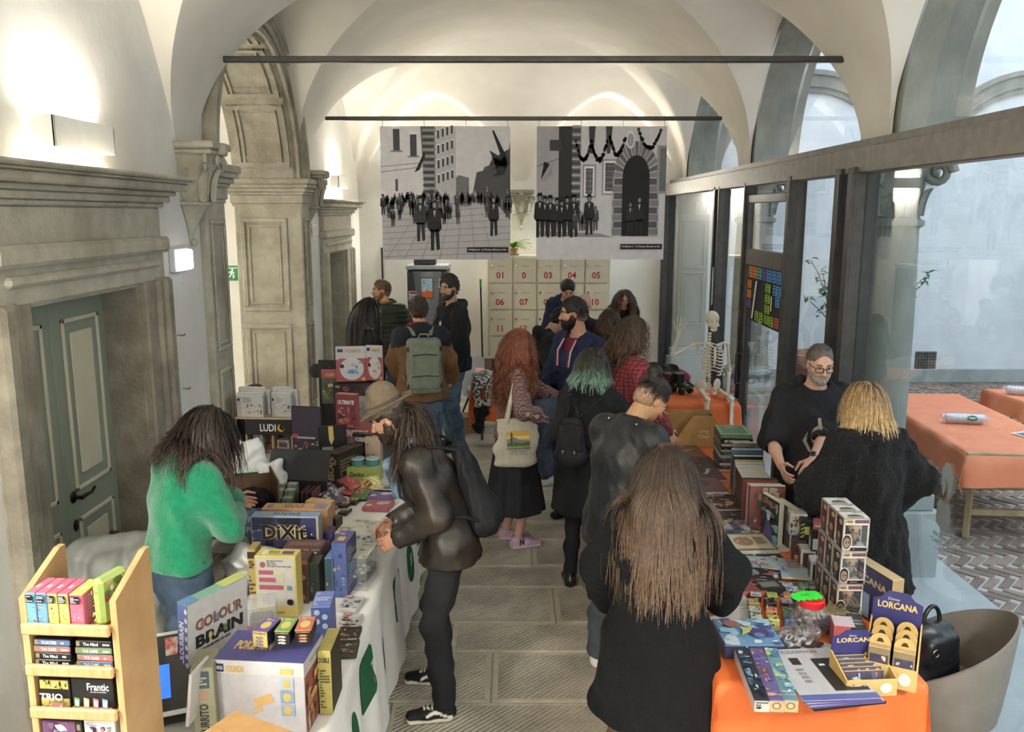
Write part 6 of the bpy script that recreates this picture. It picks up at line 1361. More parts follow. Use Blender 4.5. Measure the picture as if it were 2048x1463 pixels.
def potted(loc,label,n,L,wd,seed,potmat=TERRA,pr=.07,ph=.10,up=.6,mat=None):
 t=empty('potted_plant',loc,0,label,'plant');m=MB();m.lathe([(pr*.7,0),(pr,ph),(pr*1.06,ph),(pr*1.06,ph*.85)],20);m.build('pot',potmat,t);m=MB();m.lathe([(pr*1.2,0),(pr*1.3,.015)],20);m.build('saucer',GREENL,t);r=random.Random(seed)
 for i in range(n):
  a=r.uniform(0,6.28);l=L*r.uniform(.6,1.1);d=Vector((math.cos(a),math.sin(a),up+r.uniform(-.2,.5)));m=MB();p=Vector((0,0,ph));P=[]
  sd=Vector((-math.sin(a),math.cos(a),0))
  for j in range(6):f=j/5;w_=wd*math.sin(math.pi*min(.98,f*.9+.08));P.append([p-sd*w_*.5+Vector((0,0,.006)),p,p+sd*w_*.5+Vector((0,0,.006))]);p=p+d.normalized()*l/5;d.z-=.28
  m.grid(P);m.build('leaf',mat or GREENY,t)
 return t
potted((.02,12.6,5*LPH+.04),'bright green fern in a clay pot on top of the lockers',26,.30,.045,3)
KX,KY=-1.17,11.75;t=empty('book_machine',(KX,KY,0),0,'tall grey self-service machine with a lit screen by the end wall','machine');KG=pm('kiosk_dark','#3c3e42','#44464a',8,.5);KL=pm('kiosk_silver','#8f9296','#9a9da1',8,.35,metal=.5)
m=MB();m.box((-.28,-.05,0),(.28,.5,1.84),bev=.02);m.build('cabinet',KG,t);m=MB();m.box((-.29,-.08,1.84),(.29,.5,1.90),bev=.012);m.build('top',KL,t)
m=MB();P=[]
for i in range(9):f=i/8;P.append([((-.20+.05*math.sin(f*3))*(1)if j==0 else(.20-.05*math.sin(f*3))if j==8 else-.2+.05*math.sin(f*3)+(.4-.1*math.sin(f*3))*j/8,-.055-.05*math.sin(math.pi*j/8),1.82-1.0*f)for j in range(9)])
m.grid(P);m.build('front_panel',KL,t)
m=MB();m.box((-.085,-.125,1.45),(.085,-.10,1.74),bev=.004);sc=m.build('screen',BLACK,t);p_=Print(.155,.27,Matrix.Translation((-.0775,-.1255,1.46))@Matrix.Rotation(math.pi/2,4,'X'),step=.001);p_.rect(0,0,1,1,'#b9d4e6');p_.poly([(0,0),(1,0),(1,.3),(.6,.45),(.3,.28),(0,.32)],'#e06a22');p_.poly([(.1,.4),(.4,.62),(.35,.38)],'#e9eef2');p_.poly([(.5,.5),(.9,.36),(.7,.34)],'#dfe6ee');p_.lines(.15,.72,.85,.9,3,'#54697c');p_.build('display',sc,attr_mat('screen_print',.3))
m=MB();m.box((-.26,-.06,1.42),(-.14,-.052,1.55));o=m.build('notice',WHITE,t);p_=Print(.11,.12,Matrix.Translation((-.255,-.0605,1.425))@Matrix.Rotation(math.pi/2,4,'X'));p_.rect(.1,.7,.9,.95,'#c94a3a');p_.lines(.1,.1,.9,.62,4,'#777777');p_.build('print',o,MATTE)
m=MB();m.lathe([(.07,0),(.07,.012)],24,M=Matrix.Translation((.19,-.05,1.66))@Matrix.Rotation(math.pi/2,4,'X'));m.build('card_reader',CREAM,t)
m=MB();m.box((-.2,.1,0),(.1,.35,.24),bev=.01);o=m.build('projector',BLACK,None,(KX,KY,1.90));tag(o,'black electronic box standing on top of the grey machine','electronics')
t=empty('broom',(-.42,12.1,0),0,'broom with dark handle and green tip leaning by the lockers','broom');m=MB();m.tube([(0,.0,.12),(-.04,.28,1.62)],.013,8);m.build('handle',BLACK,t);m=MB();m.tube([(-.037,.265,1.52),(-.041,.285,1.66)],.016,8);m.build('grip',pm('bright_green_plastic','#1e9a4a',None,8,.4),t);m=MB();m.box((-.15,-.03,.09),(.15,.03,.13),bev=.01);m.build('head',BLACK,t);m=MB();m.box((-.15,-.035,0),(.15,.035,.09));m.build('bristles',NYLON,t)
def banner(x0,x1,label,scene):
 w,h=x1-x0,1.49;t=empty('photo_banner',((x0+x1)/2,9.85,2.08),0,label,'banner','old photo banners on the tie rod')
 m=MB();m.box((-w/2,-.004,0),(w/2,.004,h));m.build('sheet',pm('banner_back','#d8d6d8',None,6,.6),t)
 p=Print(w,h,Matrix.Translation((-w/2,-.0045,0))@Matrix.Rotation(math.pi/2,4,'X'),step=.0005);scene(p);p.build('photograph',t,attr_mat('matt_photo',.55,.3,.05,12))
 for k in range(4):
  x=-w/2+.03+(w-.06)*k/3;m=MB();m.tube([(x,0,h-.03),(x,0,h+.05),(x,.02,h+.095),(x,-.02,h+.11)],.0035,6);m.build('hook',CHROME,t)
 return t
g_=lambda v:tuple(int(255*min(.97,v*1.22)*k)for k in(1,.985,1.0))
def person_sil(p,x,y,s,c,hat=True,r=RND):
 w_=s*.72;p.ell(x,y+s*.92,w_*.08,s*.085,c,8,False)
 if hat:p.rect(x-w_*.12,y+s*.95,x+w_*.12,y+s*.97,c,False);p.rect(x-w_*.07,y+s*.96,x+w_*.07,y+s*1.03,c,False)
 p.poly([(x-w_*.16,y+s*.80),(x-w_*.05,y+s*.84),(x+w_*.05,y+s*.84),(x+w_*.16,y+s*.80),(x+w_*.2,y+s*.45),(x+w_*.13,y+s*.38),(x-w_*.13,y+s*.38),(x-w_*.2,y+s*.45)],c,False)
 p.poly([(x-w_*.12,y+s*.42),(x-w_*.005,y+s*.42),(x-w_*.03,y),(x-w_*.12,y)],c,False);p.poly([(x+w_*.005,y+s*.42),(x+w_*.12,y+s*.42),(x+w_*.14,y+.01),(x+w_*.05,y)],c,False)
 if s>.1:p.k+=1;p.ell(x,y+s*.905,w_*.055,s*.06,g_(.42),8,False);p.poly([(x-w_*.04,y+s*.80),(x+w_*.04,y+s*.80),(x,y+s*.66)],g_(.6),False);p.k-=1
def scene_a(p):
 r=random.Random(21);p.rect(0,0,1,1,g_(.66));p.rect(0,.42,1,1,g_(.72))
 p.poly([(0,0),(1,0),(1,.36),(.62,.5),(0,.42)],g_(.60))
 for i in range(9):y=.02+.045*i;p.poly([(0,y),(1,y+.03+.02*i*.3),(1,y+.034+.02*i*.3),(0,y+.004)],g_(.42),False)
 for i in range(3,10):x=-.4+.14*i;p.poly([(x,0),(x+.006,0),(x*.5+.33,.44),(x*.5+.328,.44)],g_(.44),False)
 p.k+=1
 p.poly([(.56,.44),(.70,.44),(.80,.70),(.98,.76),(1,.9),(1,.3),(.9,.42),(.7,.48)],g_(.30));p.poly([(.70,.46),(1,.40),(1,.84),(.86,.76),(.82,.68),(.74,.66)],g_(.24))
 p.poly([(.56,.46),(.68,.46),(.68,.62),(.6,.64),(.56,.6)],g_(.38))
 p.poly([(.0,.40),(.34,.44),(.34,1),(.0,1)],g_(.74));p.poly([(.34,.42),(.44,.44),(.44,1),(.31,1)],g_(.34));p.poly([(.42,.46),(.58,.49),(.58,1),(.42,1)],g_(.63))
 for i in range(22):y=.46+.024*i;p.rect(.325,y,.41+.02*(i%2),y+.016,g_(.5 if i%2 else .2),False)
 for(x,y)in((.10,.82),(.23,.78)):p.rect(x,y,x+.05,y+.16,g_(.25),False);p.rect(x-.02,y-.01,x+.07,y+.004,g_(.5),False);p.rect(x-.005,y+.165,x+.06,y+.18,g_(.9),False)
 for i in range(4):
  for j in range(4):x=.44+.035*i;y=.58+.11*j+.012*i;p.rect(x,y,x+.014,y+.06,g_(.18),False);p.rect(x-.004,y+.062,x+.02,y+.068,g_(.85),False)
 p.k+=1;p.poly([(.0,.70),(.34,.73),(.34,.735),(.0,.706)],g_(.45),False);p.poly([(.0,.66),(.34,.70),(.34,.705),(.0,.666)],g_(.45),False)
 p.poly([(.11,.52),(.13,.52),(.13,.61),(.11,.61)],g_(.3),False);p.poly([(.26,.66),(.34,.82),(.345,.78),(.30,.68)],g_(.12),False);p.poly([(.86,.97),(.875,.97),(.95,.82),(.99,.72),(.95,.68),(.92,.8)],g_(.10),False)
 for i in range(9):p.poly([(.9+r.uniform(-.08,.08),.62+r.uniform(0,.22)),(.93+r.uniform(-.05,.06),.66+r.uniform(0,.2)),(.9+r.uniform(-.05,.08),.6+r.uniform(0,.2))],g_(.15),False)
 p.k+=1
 for i in range(120):x=r.random();y=.40+.05*r.random()+.03*math.sin(x*3);person_sil(p,x,y-.03,.06+.03*r.random(),g_(r.choice((.08,.14,.22,.34,.5))),r.random()<.6)
 p.k+=1
 for i in range(34):x=r.choice((r.uniform(0,.32),r.uniform(.78,1),r.uniform(.3,.6)));y=r.uniform(.24,.36)+(.05 if x>.7 else 0);person_sil(p,x,y,.11+.05*r.random(),g_(r.choice((.07,.11,.17,.24))),r.random()<.7)
 p.k+=1;person_sil(p,.30,.14,.34,g_(.16));p.k+=1;person_sil(p,.41,.07,.38,g_(.07),False);p.k+=1;person_sil(p,.87,.18,.30,g_(.10),False)
 p.k+=1;p.rect(.66,.055,.985,.095,g_(.06));p.text('Archiphoto.it - La Fototeca tifernate on line',.82,.075,.022,g_(.9),fit=.30)
def scene_b(p):
 r=random.Random(22);p.rect(0,0,1,1,g_(.70));p.poly([(0,0),(1,0),(1,.16),(.0,.20)],g_(.72));p.poly([(0,.18),(.6,.17),(.5,.20),(0,.22)],g_(.5))
 p.poly([(.0,.40),(.18,.40),(.18,1),(.0,1)],g_(.55));p.poly([(.17,.3),(.28,.3),(.28,1),(.17,1)],g_(.14));p.poly([(.28,.3),(.34,.3),(.34,1),(.27,1)],g_(.32))
 for i in range(24):y=.3+.03*i;p.rect(.272,y,.33+.012*(i%2),y+.018,g_(.55 if i%2 else .22),False)
 p.k+=1
 for(x,y,w,h)in((.38,.50,.055,.19),(.53,.52,.075,.21)):
  p.rect(x-.025,y-.03,x+w+.025,y+h+.03,g_(.52));p.rect(x-.012,y-.015,x+w+.012,y+h+.015,g_(.82));p.rect(x,y,x+w,y+h,g_(.16))
  for k in range(5):p.rect(x+w*(k+.5)/5-.002,y,x+w*(k+.5)/5+.002,y+h,g_(.5),False);p.rect(x,y+h*(k+.5)/5-.002,x+w,y+h*(k+.5)/5+.002,g_(.5),False)
  p.k+=1
 cx,cy,ri,ro=.77,.62,.105,.18;asp=p.w/p.h
 p.rect(cx-ro,.18,cx+ro,cy,g_(.55));n=15
 for i in range(n):
  a0,a1=math.pi*i/n+.02,math.pi*(i+1)/n-.02;p.poly([(cx+ri*math.cos(a0),cy+ri*math.sin(a0)*1.6),(cx+ro*math.cos(a0),cy+ro*math.sin(a0)*1.5),(cx+ro*math.cos(a1),cy+ro*math.sin(a1)*1.5),(cx+ri*math.cos(a1),cy+ri*math.sin(a1)*1.6)],g_(.34 if i%2 else .46),False)
 for k in range(8):
  for sgn in(-1,1):xa=cx+sgn*ri;xb=cx+sgn*(ro-.012*(k%2));p.rect(min(xa,xb),.19+.054*k,max(xa,xb),.236+.054*k,g_(.28 if k%2 else .42),False)
 p.k+=1;p.poly([(cx-ri,.18)]+[(cx-ri*math.cos(math.pi*i/16),cy+ri*math.sin(math.pi*i/16)*1.6)for i in range(17)]+[(cx+ri,.18)],g_(.05))
 p.ell(.72,.90,.035,.065,g_(.85));p.ell(.72,.90,.026,.05,g_(.55))
 for(xa,xb,y0)in((.30,.42,.88),(.42,.54,.88),(.56,.68,.92),(.78,.95,.97)):
  for i in range(26):f=i/25;x=xa+(xb-xa)*f;y=y0-.13*math.sin(math.pi*f)+r.uniform(-.012,.012);p.ell(x,y,.012,.015,g_(r.choice((.1,.16,.22))),6,False)
 for x in(.40,.53):p.poly([(x,1),(x+.05,1),(x+.035,.80),(x+.01,.80)],g_(.22),False)
 p.k+=1;p.rect(.10,.82,.19,.90,g_(.2),False);p.poly([(.03,.60),(.10,.72),(.06,.74)],g_(.08),False);p.poly([(.03,.58),(.12,.70),(.12,.64)],g_(.5),False);p.poly([(0,.70),(.17,.76),(.17,.765),(0,.706)],g_(.3),False);p.rect(.93,.5,1,.86,g_(.5));p.rect(.95,.52,1,.84,g_(.36))
 for i in range(7):person_sil(p,.02+.045*i+r.uniform(-.01,.01),.17+.01*(i%2),.28+.05*r.random(),g_(r.choice((.07,.1))),True);p.k+=1
 for x,y,s_ in((.345,.22,.15),(.37,.22,.14),(.30,.23,.15),(.46,.22,.19)):person_sil(p,x,y,s_,g_(.25),False)
 p.k+=1;person_sil(p,.41,.19,.30,g_(.08));p.k+=1;person_sil(p,.73,.19,.25,g_(.12),False);p.k+=1;person_sil(p,.80,.18,.30,g_(.09),False)
 p.k+=1;p.rect(.66,.08,.985,.12,g_(.06));p.text('Archiphoto.it - La Fototeca tifernate on line',.82,.10,.022,g_(.9),fit=.30)
banner(-1.49,-.02,'black and white photo banner of a crowded street',scene_a);banner(.28,1.75,'black and white photo banner of officers beside an arched gate',scene_b)
t=empty('exit_sign',(-3.22,9.75,1.93),0,'green running man exit sign on the wall behind the archway','sign');m=MB();m.box((-.085,-.012,-.085),(.085,0,.085),bev=.003);m.build('plate',pm('exit_green','#12804a',None,5,.4),t)
p_=Print(.17,.17,Matrix.Translation((-.085,-.0125,-.085))@Matrix.Rotation(math.pi/2,4,'X'),step=.0008);w_='#f2f5f2';p_.rect(.1,.12,.16,.88,w_);p_.rect(.1,.82,.9,.88,w_);p_.ell(.56,.74,.075,.075,w_);p_.poly([(.42,.64),(.62,.66),(.56,.42),(.44,.42)],w_);p_.poly([(.44,.44),(.56,.44),(.72,.34),(.64,.14),(.56,.16),(.6,.3)],w_);p_.poly([(.44,.46),(.5,.4),(.4,.22),(.24,.24),(.24,.31),(.36,.31)],w_);p_.poly([(.42,.64),(.46,.6),(.34,.46),(.26,.54)],w_);p_.poly([(.58,.64),(.76,.48),(.7,.44),(.56,.56)],w_);p_.build('pictogram',t,MATTE)
t=empty('emergency_light',(XL,5.83,2.29),math.pi/2,'lit white emergency light on the wall by the stone corbel','emergency light');m=MB();m.box((-.13,-.04,-.08),(.13,0,.08),bev=.006);m.build('case',WHITE,t);m=MB();m.box((-.12,-.075,-.07),(.12,-.04,.07),bev=.012);m.build('diffuser',emit_mat('cold_glow','#e9f0ff',1.3),t)
m=MB();m.box((.05,-.006,-.16),(.11,0,-.08),bev=.002);m.build('tag',WHITE,t)
t=empty('thermostat',(XL,9.82,2.42),math.pi/2,'small white control box on the wall under the far corbel','control box');m=MB();m.box((-.1,-.04,-.07),(.1,0,.07),bev=.006);m.build('case',WHITE,t);m=MB();m.box((-.07,-.043,-.04),(.04,-.039,.045),bev=.003);m.build('window',pm('pale_grey','#aeb2b5',None,5,.4),t)
for i,zz in enumerate((1.78,1.40)):
 m=MB();m.tube([(XL,5.75+.03*i,zz),(XL+.05,5.75+.03*i,zz),(XL+.055,5.75+.03*i,zz+.012)],.006,6);tag(m.build('wall_hook',CHROME),('upper' if i==0 else 'lower')+' steel hook on the white wall beside the sage door','hook')
m=MB();m.box((XL,12.25,1.30),(XL+.01,12.45,1.66));m.box((XL,12.25,1.0),(XL+.012,12.42,1.14));o=m.build('safety_notice',WHITE);tag(o,'white and red safety notices on the wall past the far doorway','notice');p_=Print(.16,.12,Matrix.Translation((XL+.0125,12.26,1.01))@Matrix.Rotation(math.pi/2,4,'Z')@Matrix.Rotation(math.pi/2,4,'X'),step=.001);p_.rect(0,0,1,1,'#c2242c');p_.build('print',o,MATTE)
m=MB();m.box((-1.98,YB-.03,0),(-1.955,YB,2.1),bev=.003);tag(m.build('floor_pole',BLACK),'thin black pole against the end wall beside the machine','pole')
t=empty('glass_poster',(XG-.035,7.68,1.60),0,'black poster with blocky coloured map lettering on the glass door','poster');pw_,ph_=1.04,.52;Mp=Matrix.Rotation(-math.pi/2,4,'Z')@Matrix.Rotation(math.pi/2,4,'X')@Matrix.Translation((-pw_/2,0,0))
p_=Print(pw_,ph_,Mp,step=.0005);p_.rect(0,0,1,1,'#2a2a2c');r=random.Random(5);OB=['#e08a2e','#e08a2e','#4fae9a','#6a54a8','#4f8fd0','#4f8fd0','#4f8fd0']
def blk(x,y,w,h,c):
 p_.rect(x,y,x+w,y+h,c,False);p_.k+=1
 for q in range(3):p_.rect(x+w*.25,y+h*(.14+.3*q),x+w*.7,y+h*(.26+.3*q),'#2a2a2c',False)
for i,c_ in enumerate(OB):blk(.02+.14*i,.78,.12,.20,c_)
for j in range(3):blk(.02,.22+.18*j,.12,.15,'#e08a2e' if j else '#6a54a8')
for j in range(4):blk(.58,.05+.18*j,.14,.15,'#8fbf3a')
for(x,y,c_)in((.30,.04,'#8fbf3a'),(.44,.04,'#8fbf3a'),(.74,.04,'#8fbf3a'),(.88,.05,'#d0604a'),(.80,.58,'#4f8fd0'),(.90,.58,'#4f8fd0'),(.88,.40,'#4f8fd0')):blk(x,y,.11,.17,c_)
p_.k+=1;p_.poly([(.20,.05),(.24,.05),(.34,.74),(.29,.74)],'#e4e4e6');p_.rect(.76,.3,.79,.55,'#e4e4e6');p_.build('sheet',t,MATTE)
t=empty('paper_notice',(XG-.075,9.44,1.60),0,'small white notice with an orange picture taped to the glass post','notice');p_=Print(.2,.42,Matrix.Rotation(-math.pi/2-.35,4,'Z')@Matrix.Rotation(math.pi/2,4,'X')@Matrix.Translation((-.1,0,0)),step=.001);p_.rect(0,0,1,1,'#e9e7e2');p_.rect(.1,.06,.92,.6,'#e0842e');p_.ell(.5,.36,.14,.12,'#f0ece4');p_.poly([(.3,.08),(.42,.34),(.6,.34),(.76,.08)],'#f0ece4');p_.lines(.15,.66,.85,.92,4,'#3b3b3b');p_.build('sheet',t,MATTE)
# ================================================================== boxed games : one builder, every box its own thing
TZ=.757
def product(name,label,cat,loc,size,yaw=0,cols=None,group=None,bev=.0025,rot=None,mat=None,**draw):
 w,d,h=size;m=MB();cc={k:lin(v)for k,v in(cols or{}).items()};base=cc.get('*',lin('#cccccc'))
 m.box((-w/2,-d/2,0),(w/2,d/2,h),base,bev=bev,cols={k:cc.get(k,base)for k in 'FBLRTD'})
 o=m.build(name,mat or PRINT,None,loc);o.rotation_euler=rot or(0,0,yaw);tag(o,label,cat,group)
 for k,fn in draw.items():
  if fn is None:continue
  M,a,b=face_M(w,d,h,k);p=Print(a,b,M);fn(p);p.build({'F':'front_print','T':'top_print','R':'side_print','L':'spine_print','B':'back_print'}[k],o)
 return o
def pb(name,label,cat,r,d,zb=TZ,yaw=0,Y=None,cols=None,group=None,top=None,**k):
 x0,y0,x1,y1=r;b=at((x0+x1)/2,y1,z=zb)if Y is None else at((x0+x1)/2,y1,Y=Y)
 w=(at(x1,y1,Y=b.y).x-at(x0,y1,Y=b.y).x)/max(.5,math.cos(R(yaw)));h=at(x0,y0,Y=b.y).z-b.z
 if Y is not None:h+=b.z-zb;b.z=zb
 off=Vector((-math.sin(R(yaw)),math.cos(R(yaw)),0))*d/2
 return product(name,label,cat,b+off,(w,d,h),R(yaw),cols,group,**k)
def T_(t,c='#ffffff',x=.5,y=.5,s=.3,fit=.85,**k):return lambda p:p.text(t,x,y,s,c,fit=fit,**k)
def ART(pal,seed,r=(.06,.06,.94,.94),bg=None,n=26,big=.3,*more):
 def f(p):
  if bg:p.rect(.01,.01,.99,.99,bg)
  p.art(*r,pal,n,seed,big)
  for q in more:q(p)
 return f
def ALL(*fs):
 def f(p):
  for q in fs:q(p)
 return f
def RC(x0,y0,x1,y1,c):return lambda p:p.rect(x0,y0,x1,y1,c)
def EL(x,y,a,b,c):return lambda p:p.ell(x,y,a,b,c)
def LN(x0,y0,x1,y1,n,c):return lambda p:p.lines(x0,y0,x1,y1,n,c)
FIRE=['#c2491f','#e08a2e','#5a1f1a','#1d1413','#8a2a22'];SEA=['#2f5a9a','#6fa8d0','#c9dbe6','#1f2f5a','#d0a85a'];WOODS=['#3a4a2a','#6f7f3a','#a89a5a','#2a2418','#c9b27a'];GREY=['#4a4a4e','#7d7d82','#b5b5b8','#26262a','#94908a'];BRIGHT=['#d2443a','#e9c23a','#3f7fc0','#4f9a4a','#e9e4da','#7a4a9a'];NIGHT=['#1f2250','#2f3f8a','#5a4a9a','#10122a','#8a8fc0']
RX,RY=-1.335,2.46
t=empty('display_rack',(RX,RY,TZ),R(-4),'beech display rack with four slanted shelves of small games','rack')
for sx in(-1,1):
 m=MB();M=Matrix.Translation((sx*.165,0,0))@Matrix.Rotation(math.pi/2,4,'Z')@Matrix.Rotation(math.pi/2,4,'X');m.prism([(-.08,0),(.14,0),(.14,.785),(.11,.785),(-.08,.70)],-.012,.012,M=M);m.build('side_panel',WOOD,t)
BEFORE=set(bpy.data.objects);TIER=[.632,.497,.355,.213,.08]
for z in TIER:
 m=MB();m.box((-.154,-.08,z-.035),(.154,.13,z-.022),bev=.002);sh=m.build('shelf',WOOD,t);m=MB();m.box((-.168,-.102,z-.042),(.156,-.084,z-.004),bev=.006);m.build('lip',WOOD,sh)
def rk(x,z,y=-.08):return Vector((RX,RY,TZ))+Matrix.Rotation(R(-4),3,'Z')@Vector((x*.80,y,z-.0218))
r=random.Random(3)
for i,(c,c2)in enumerate((('#3fa3c9','#d94a7a'),('#3f93c9','#d94a7a'),('#c9d23a','#d9306a'),('#c9d23a','#d9306a'),('#d92a6a','#c9d23a'))):
 w=.046 if i<4 else .062;x=-.165+i*.050+(.01 if i==4 else 0)
 product('card_game',['first small blue game box in the row on the rack top','second small blue game box in the row on the rack top','first lime and pink game box in the row on the rack top','second lime and pink game box in the row on the rack top','wide pink game box with food drawings on the rack top'][i],'game box',rk(x,TIER[0])+Vector((0,.055,0)),(w*.8,.11,.108),R(-4),{'*':c,'T':c2,'R':'#d92a6a'},'card games on the rack top',F=ALL(ART(['#e9e0c9','#d98a3a','#7a4a2a','#f0f0e4','#c9542a'],i,(.1,.16,.9,.7),None,16,.16),RC(.0,.0,1,.12,c2),RC(.14,.74,.86,.96,'#181818'),LN(.2,.76,.84,.94,4,'#e9e9e0')),T=ALL(RC(.3,.35,.6,.55,'#f0ece4')),R=ALL(LN(.25,.2,.9,.9,7,'#f5b9cc')))
product('tin_game','tall lime green tin at the end of the rack top','game tin',rk(.15,TIER[0])+Vector((0,.07,0)),(.045,.12,.15),R(-16),{'*':'#9bb83a','T':'#a9c452'},None,.012,mat=GLOSSY,F=ART(['#c9d26a','#7a9a2f','#e0d9a4','#d98a3a'],9,(.12,.08,.88,.92),None,18,.3),R=ART(['#d9a45a','#a02a4a','#e0d9a4','#5a7a2a'],8,(.08,.08,.92,.92),None,18,.3))
for col_,(xx,st)in enumerate(((-.098,[('#1a1a1c','The Mind'),('#15171c','The Mind'),('#b8402a','THE GAME'),('#35609a','THE GAME EXTREME')]),(.095,[('#2a5a9a','THE GAME'),('#b83a30','THE GAME'),('#5a8a3a','THE GAME'),('#141416','The Mind')]))):
 for j,(c,tx)in enumerate(st):
  y_=TIER[1]+j*.0225
  nm=[['lowest black','second black','red','blue'],['lowest blue','red','green','black']][col_][j]
  product('card_game',nm+' flat card box in the '+('outer' if col_==0 else 'inner')+' pile on the second rack shelf','game box',rk(xx+(j%2)*.006,y_)+Vector((0,.06,0)),(.134,.105,.0215),R(-4+(-1)**j),{'*':'#17171a','F':c},'flat card boxes on the second rack shelf',F=ALL(RC(.02,.15,.12,.85,'#8a7a4a'),T_(tx,'#e6e2d6',.42,.5,.5,-.42,bold=.02),LN(.76,.25,.96,.75,1,'#d6d2c6')))
product('card_game','black game box with yellow lace pattern and TRIO lettering','game box',rk(-.105,TIER[2])+Vector((0,.06,0)),(.115,.10,.098),R(-4),{'*':'#1b1a17','R':'#2a2018'},None,F=ALL(RC(.04,.04,.96,.34,'#b8a82a'),RC(.04,.66,.96,.96,'#c2b22e'),ART(['#1b1a17','#c2b22e'],3,(.06,.68,.94,.95),None,22,.09),ART(['#1b1a17','#c2b22e','#a83a2a'],4,(.06,.05,.94,.33),None,22,.09),RC(.5,.06,.84,.3,'#a8404a'),T_('TRIO','#f0ece0',.5,.5,.24,.74,bold=.03),T_('4','#e9e0d0',.78,.17,.16,None)))
product('card_game','wide black game box with Frantic lettering and four coloured cards','game box',rk(.072,TIER[2])+Vector((0,.06,0)),(.156,.10,.104),R(-4),{'*':'#17171a'},None,F=ALL(T_('Frantic','#f0ece6',.64,.74,.24,.52,bold=.02),LN(.45,.55,.85,.6,1,'#bdbdbd'),RC(.0,.0,.95,.10,'#c2822e'),*[(lambda x,c:lambda p:(p.poly([(x,.06),(x+.13,.03),(x+.15,.36),(x+.02,.40)],c),p.poly([(x+.03,.12),(x+.115,.1),(x+.125,.3),(x+.04,.33)],'#e9e4d6')))(x,c)for x,c in((.04,'#4f9a4a'),(.27,'#d0a03a'),(.50,'#c23a44'),(.72,'#4f8fc0'))]))
product('card_game','glossy purple game box on the lowest visible rack shelf','game box',rk(-.10,TIER[3])+Vector((0,.06,0)),(.126,.11,.10),R(-4),{'*':'#6a3f6a'},None,mat=GLOSSY,F=ART(['#7a4a7a','#a87aa0','#4a2a4a','#c9b4c9'],5,(.03,.03,.97,.97),None,14,.4),T=ART(['#7a4a7a','#4a2a4a'],6))
product('card_game','thin black game box between the purple and white boxes','game box',rk(-.005,TIER[3])+Vector((0,.06,0)),(.022,.11,.102),R(-4),{'*':'#1a1a1a'},None,F=ALL(RC(.2,.7,.8,.9,'#8a7a4a'),T_('pi','#e0dccf',.5,.3,.2,.5)))
product('card_game','white detective card game box with orange and purple picture','game box',rk(.095,TIER[3])+Vector((0,.06,0)),(.115,.11,.112),R(-4),{'*':'#d6d6d4'},None,F=ALL(ART(['#4a2a6a','#e08a2e','#1d1830','#c9602a'],7,(.05,.06,.72,.8),'#d6d6d4',20,.3),T_('DECKTECTIVE','#2a2a2c',.86,.45,.14,.8,vert=True,bold=.02),LN(.1,.85,.9,.95,2,'#7a7a7a')))
for o in set(bpy.data.objects)-BEFORE:
 if o.parent is None:o.location.x=RX+(o.location.x-RX)*.86;o.scale.x=.86
t_rack=bpy.data.objects['display_rack'];t_rack.scale.x=.86
o=product('game_box','dark flat box lying beside the rack foot','game box',(-1.40,2.12,TZ),(.14,.24,.06),R(-20),{'*':'#26241f'},None,T=T_('TWO','#a89a7a',.5,.5,.2,.7))
t=empty('price_terminal',(-1.27,2.86,TZ),R(22),'white and black counter device with a lit blue display','terminal');m=MB();Mt=Matrix.Translation((0,0,.18))@Matrix.Rotation(R(50),4,'X');m.box((-.10,-.15,-.012),(.10,.15,.012),M=Mt,bev=.01);m.build('case',WHITE,t);m=MB();m.box((-.085,-.135,.0125),(.085,.135,.0145),M=Mt);fp=m.build('face_plate',BLACK,t);m=MB();m.box((-.05,-.09,.0148),(.01,.03,.0156),M=Mt);m.build('display',emit_mat('blue_lcd','#1f4fe0',1.2),fp);m=MB();m.box((.0,.06,.0148),(.07,.125,.0156),M=Mt);m.build('badge',pm('red_label','#b8433a','#e6ddd2',40,.5),fp);m=MB();m.box((-.09,-.05,0),(.09,.14,.03),bev=.01);m.tube([(0,.06,.02),(0,.02,.17)],.03,10);m.build('stand',BLACK,t)
pb('game_box','olive card game box standing on end with a burrito title','game box',(388,1335,432,1440),.14,Y=2.72,zb=TZ,cols={'*':'#8f8a66','F':'#9a9672'},yaw=8,F=ALL(RC(.2,.72,.8,.95,'#2f4a52'),LN(.28,.76,.74,.92,4,'#b9c4b4'),EL(.5,.62,.22,.05,'#b8764a'),T_('BURRITO','#2a2a22',.5,.3,.4,.42,vert=True,bold=.03)))
product('booklet','pale thin booklet leaning on the olive box','booklet',at(378,1452,Y=2.66)+Vector((0,.06,0)),(.012,.13,.20),R(-6),{'*':'#cfcac0'},None,rot=(0,R(8),R(-6)))
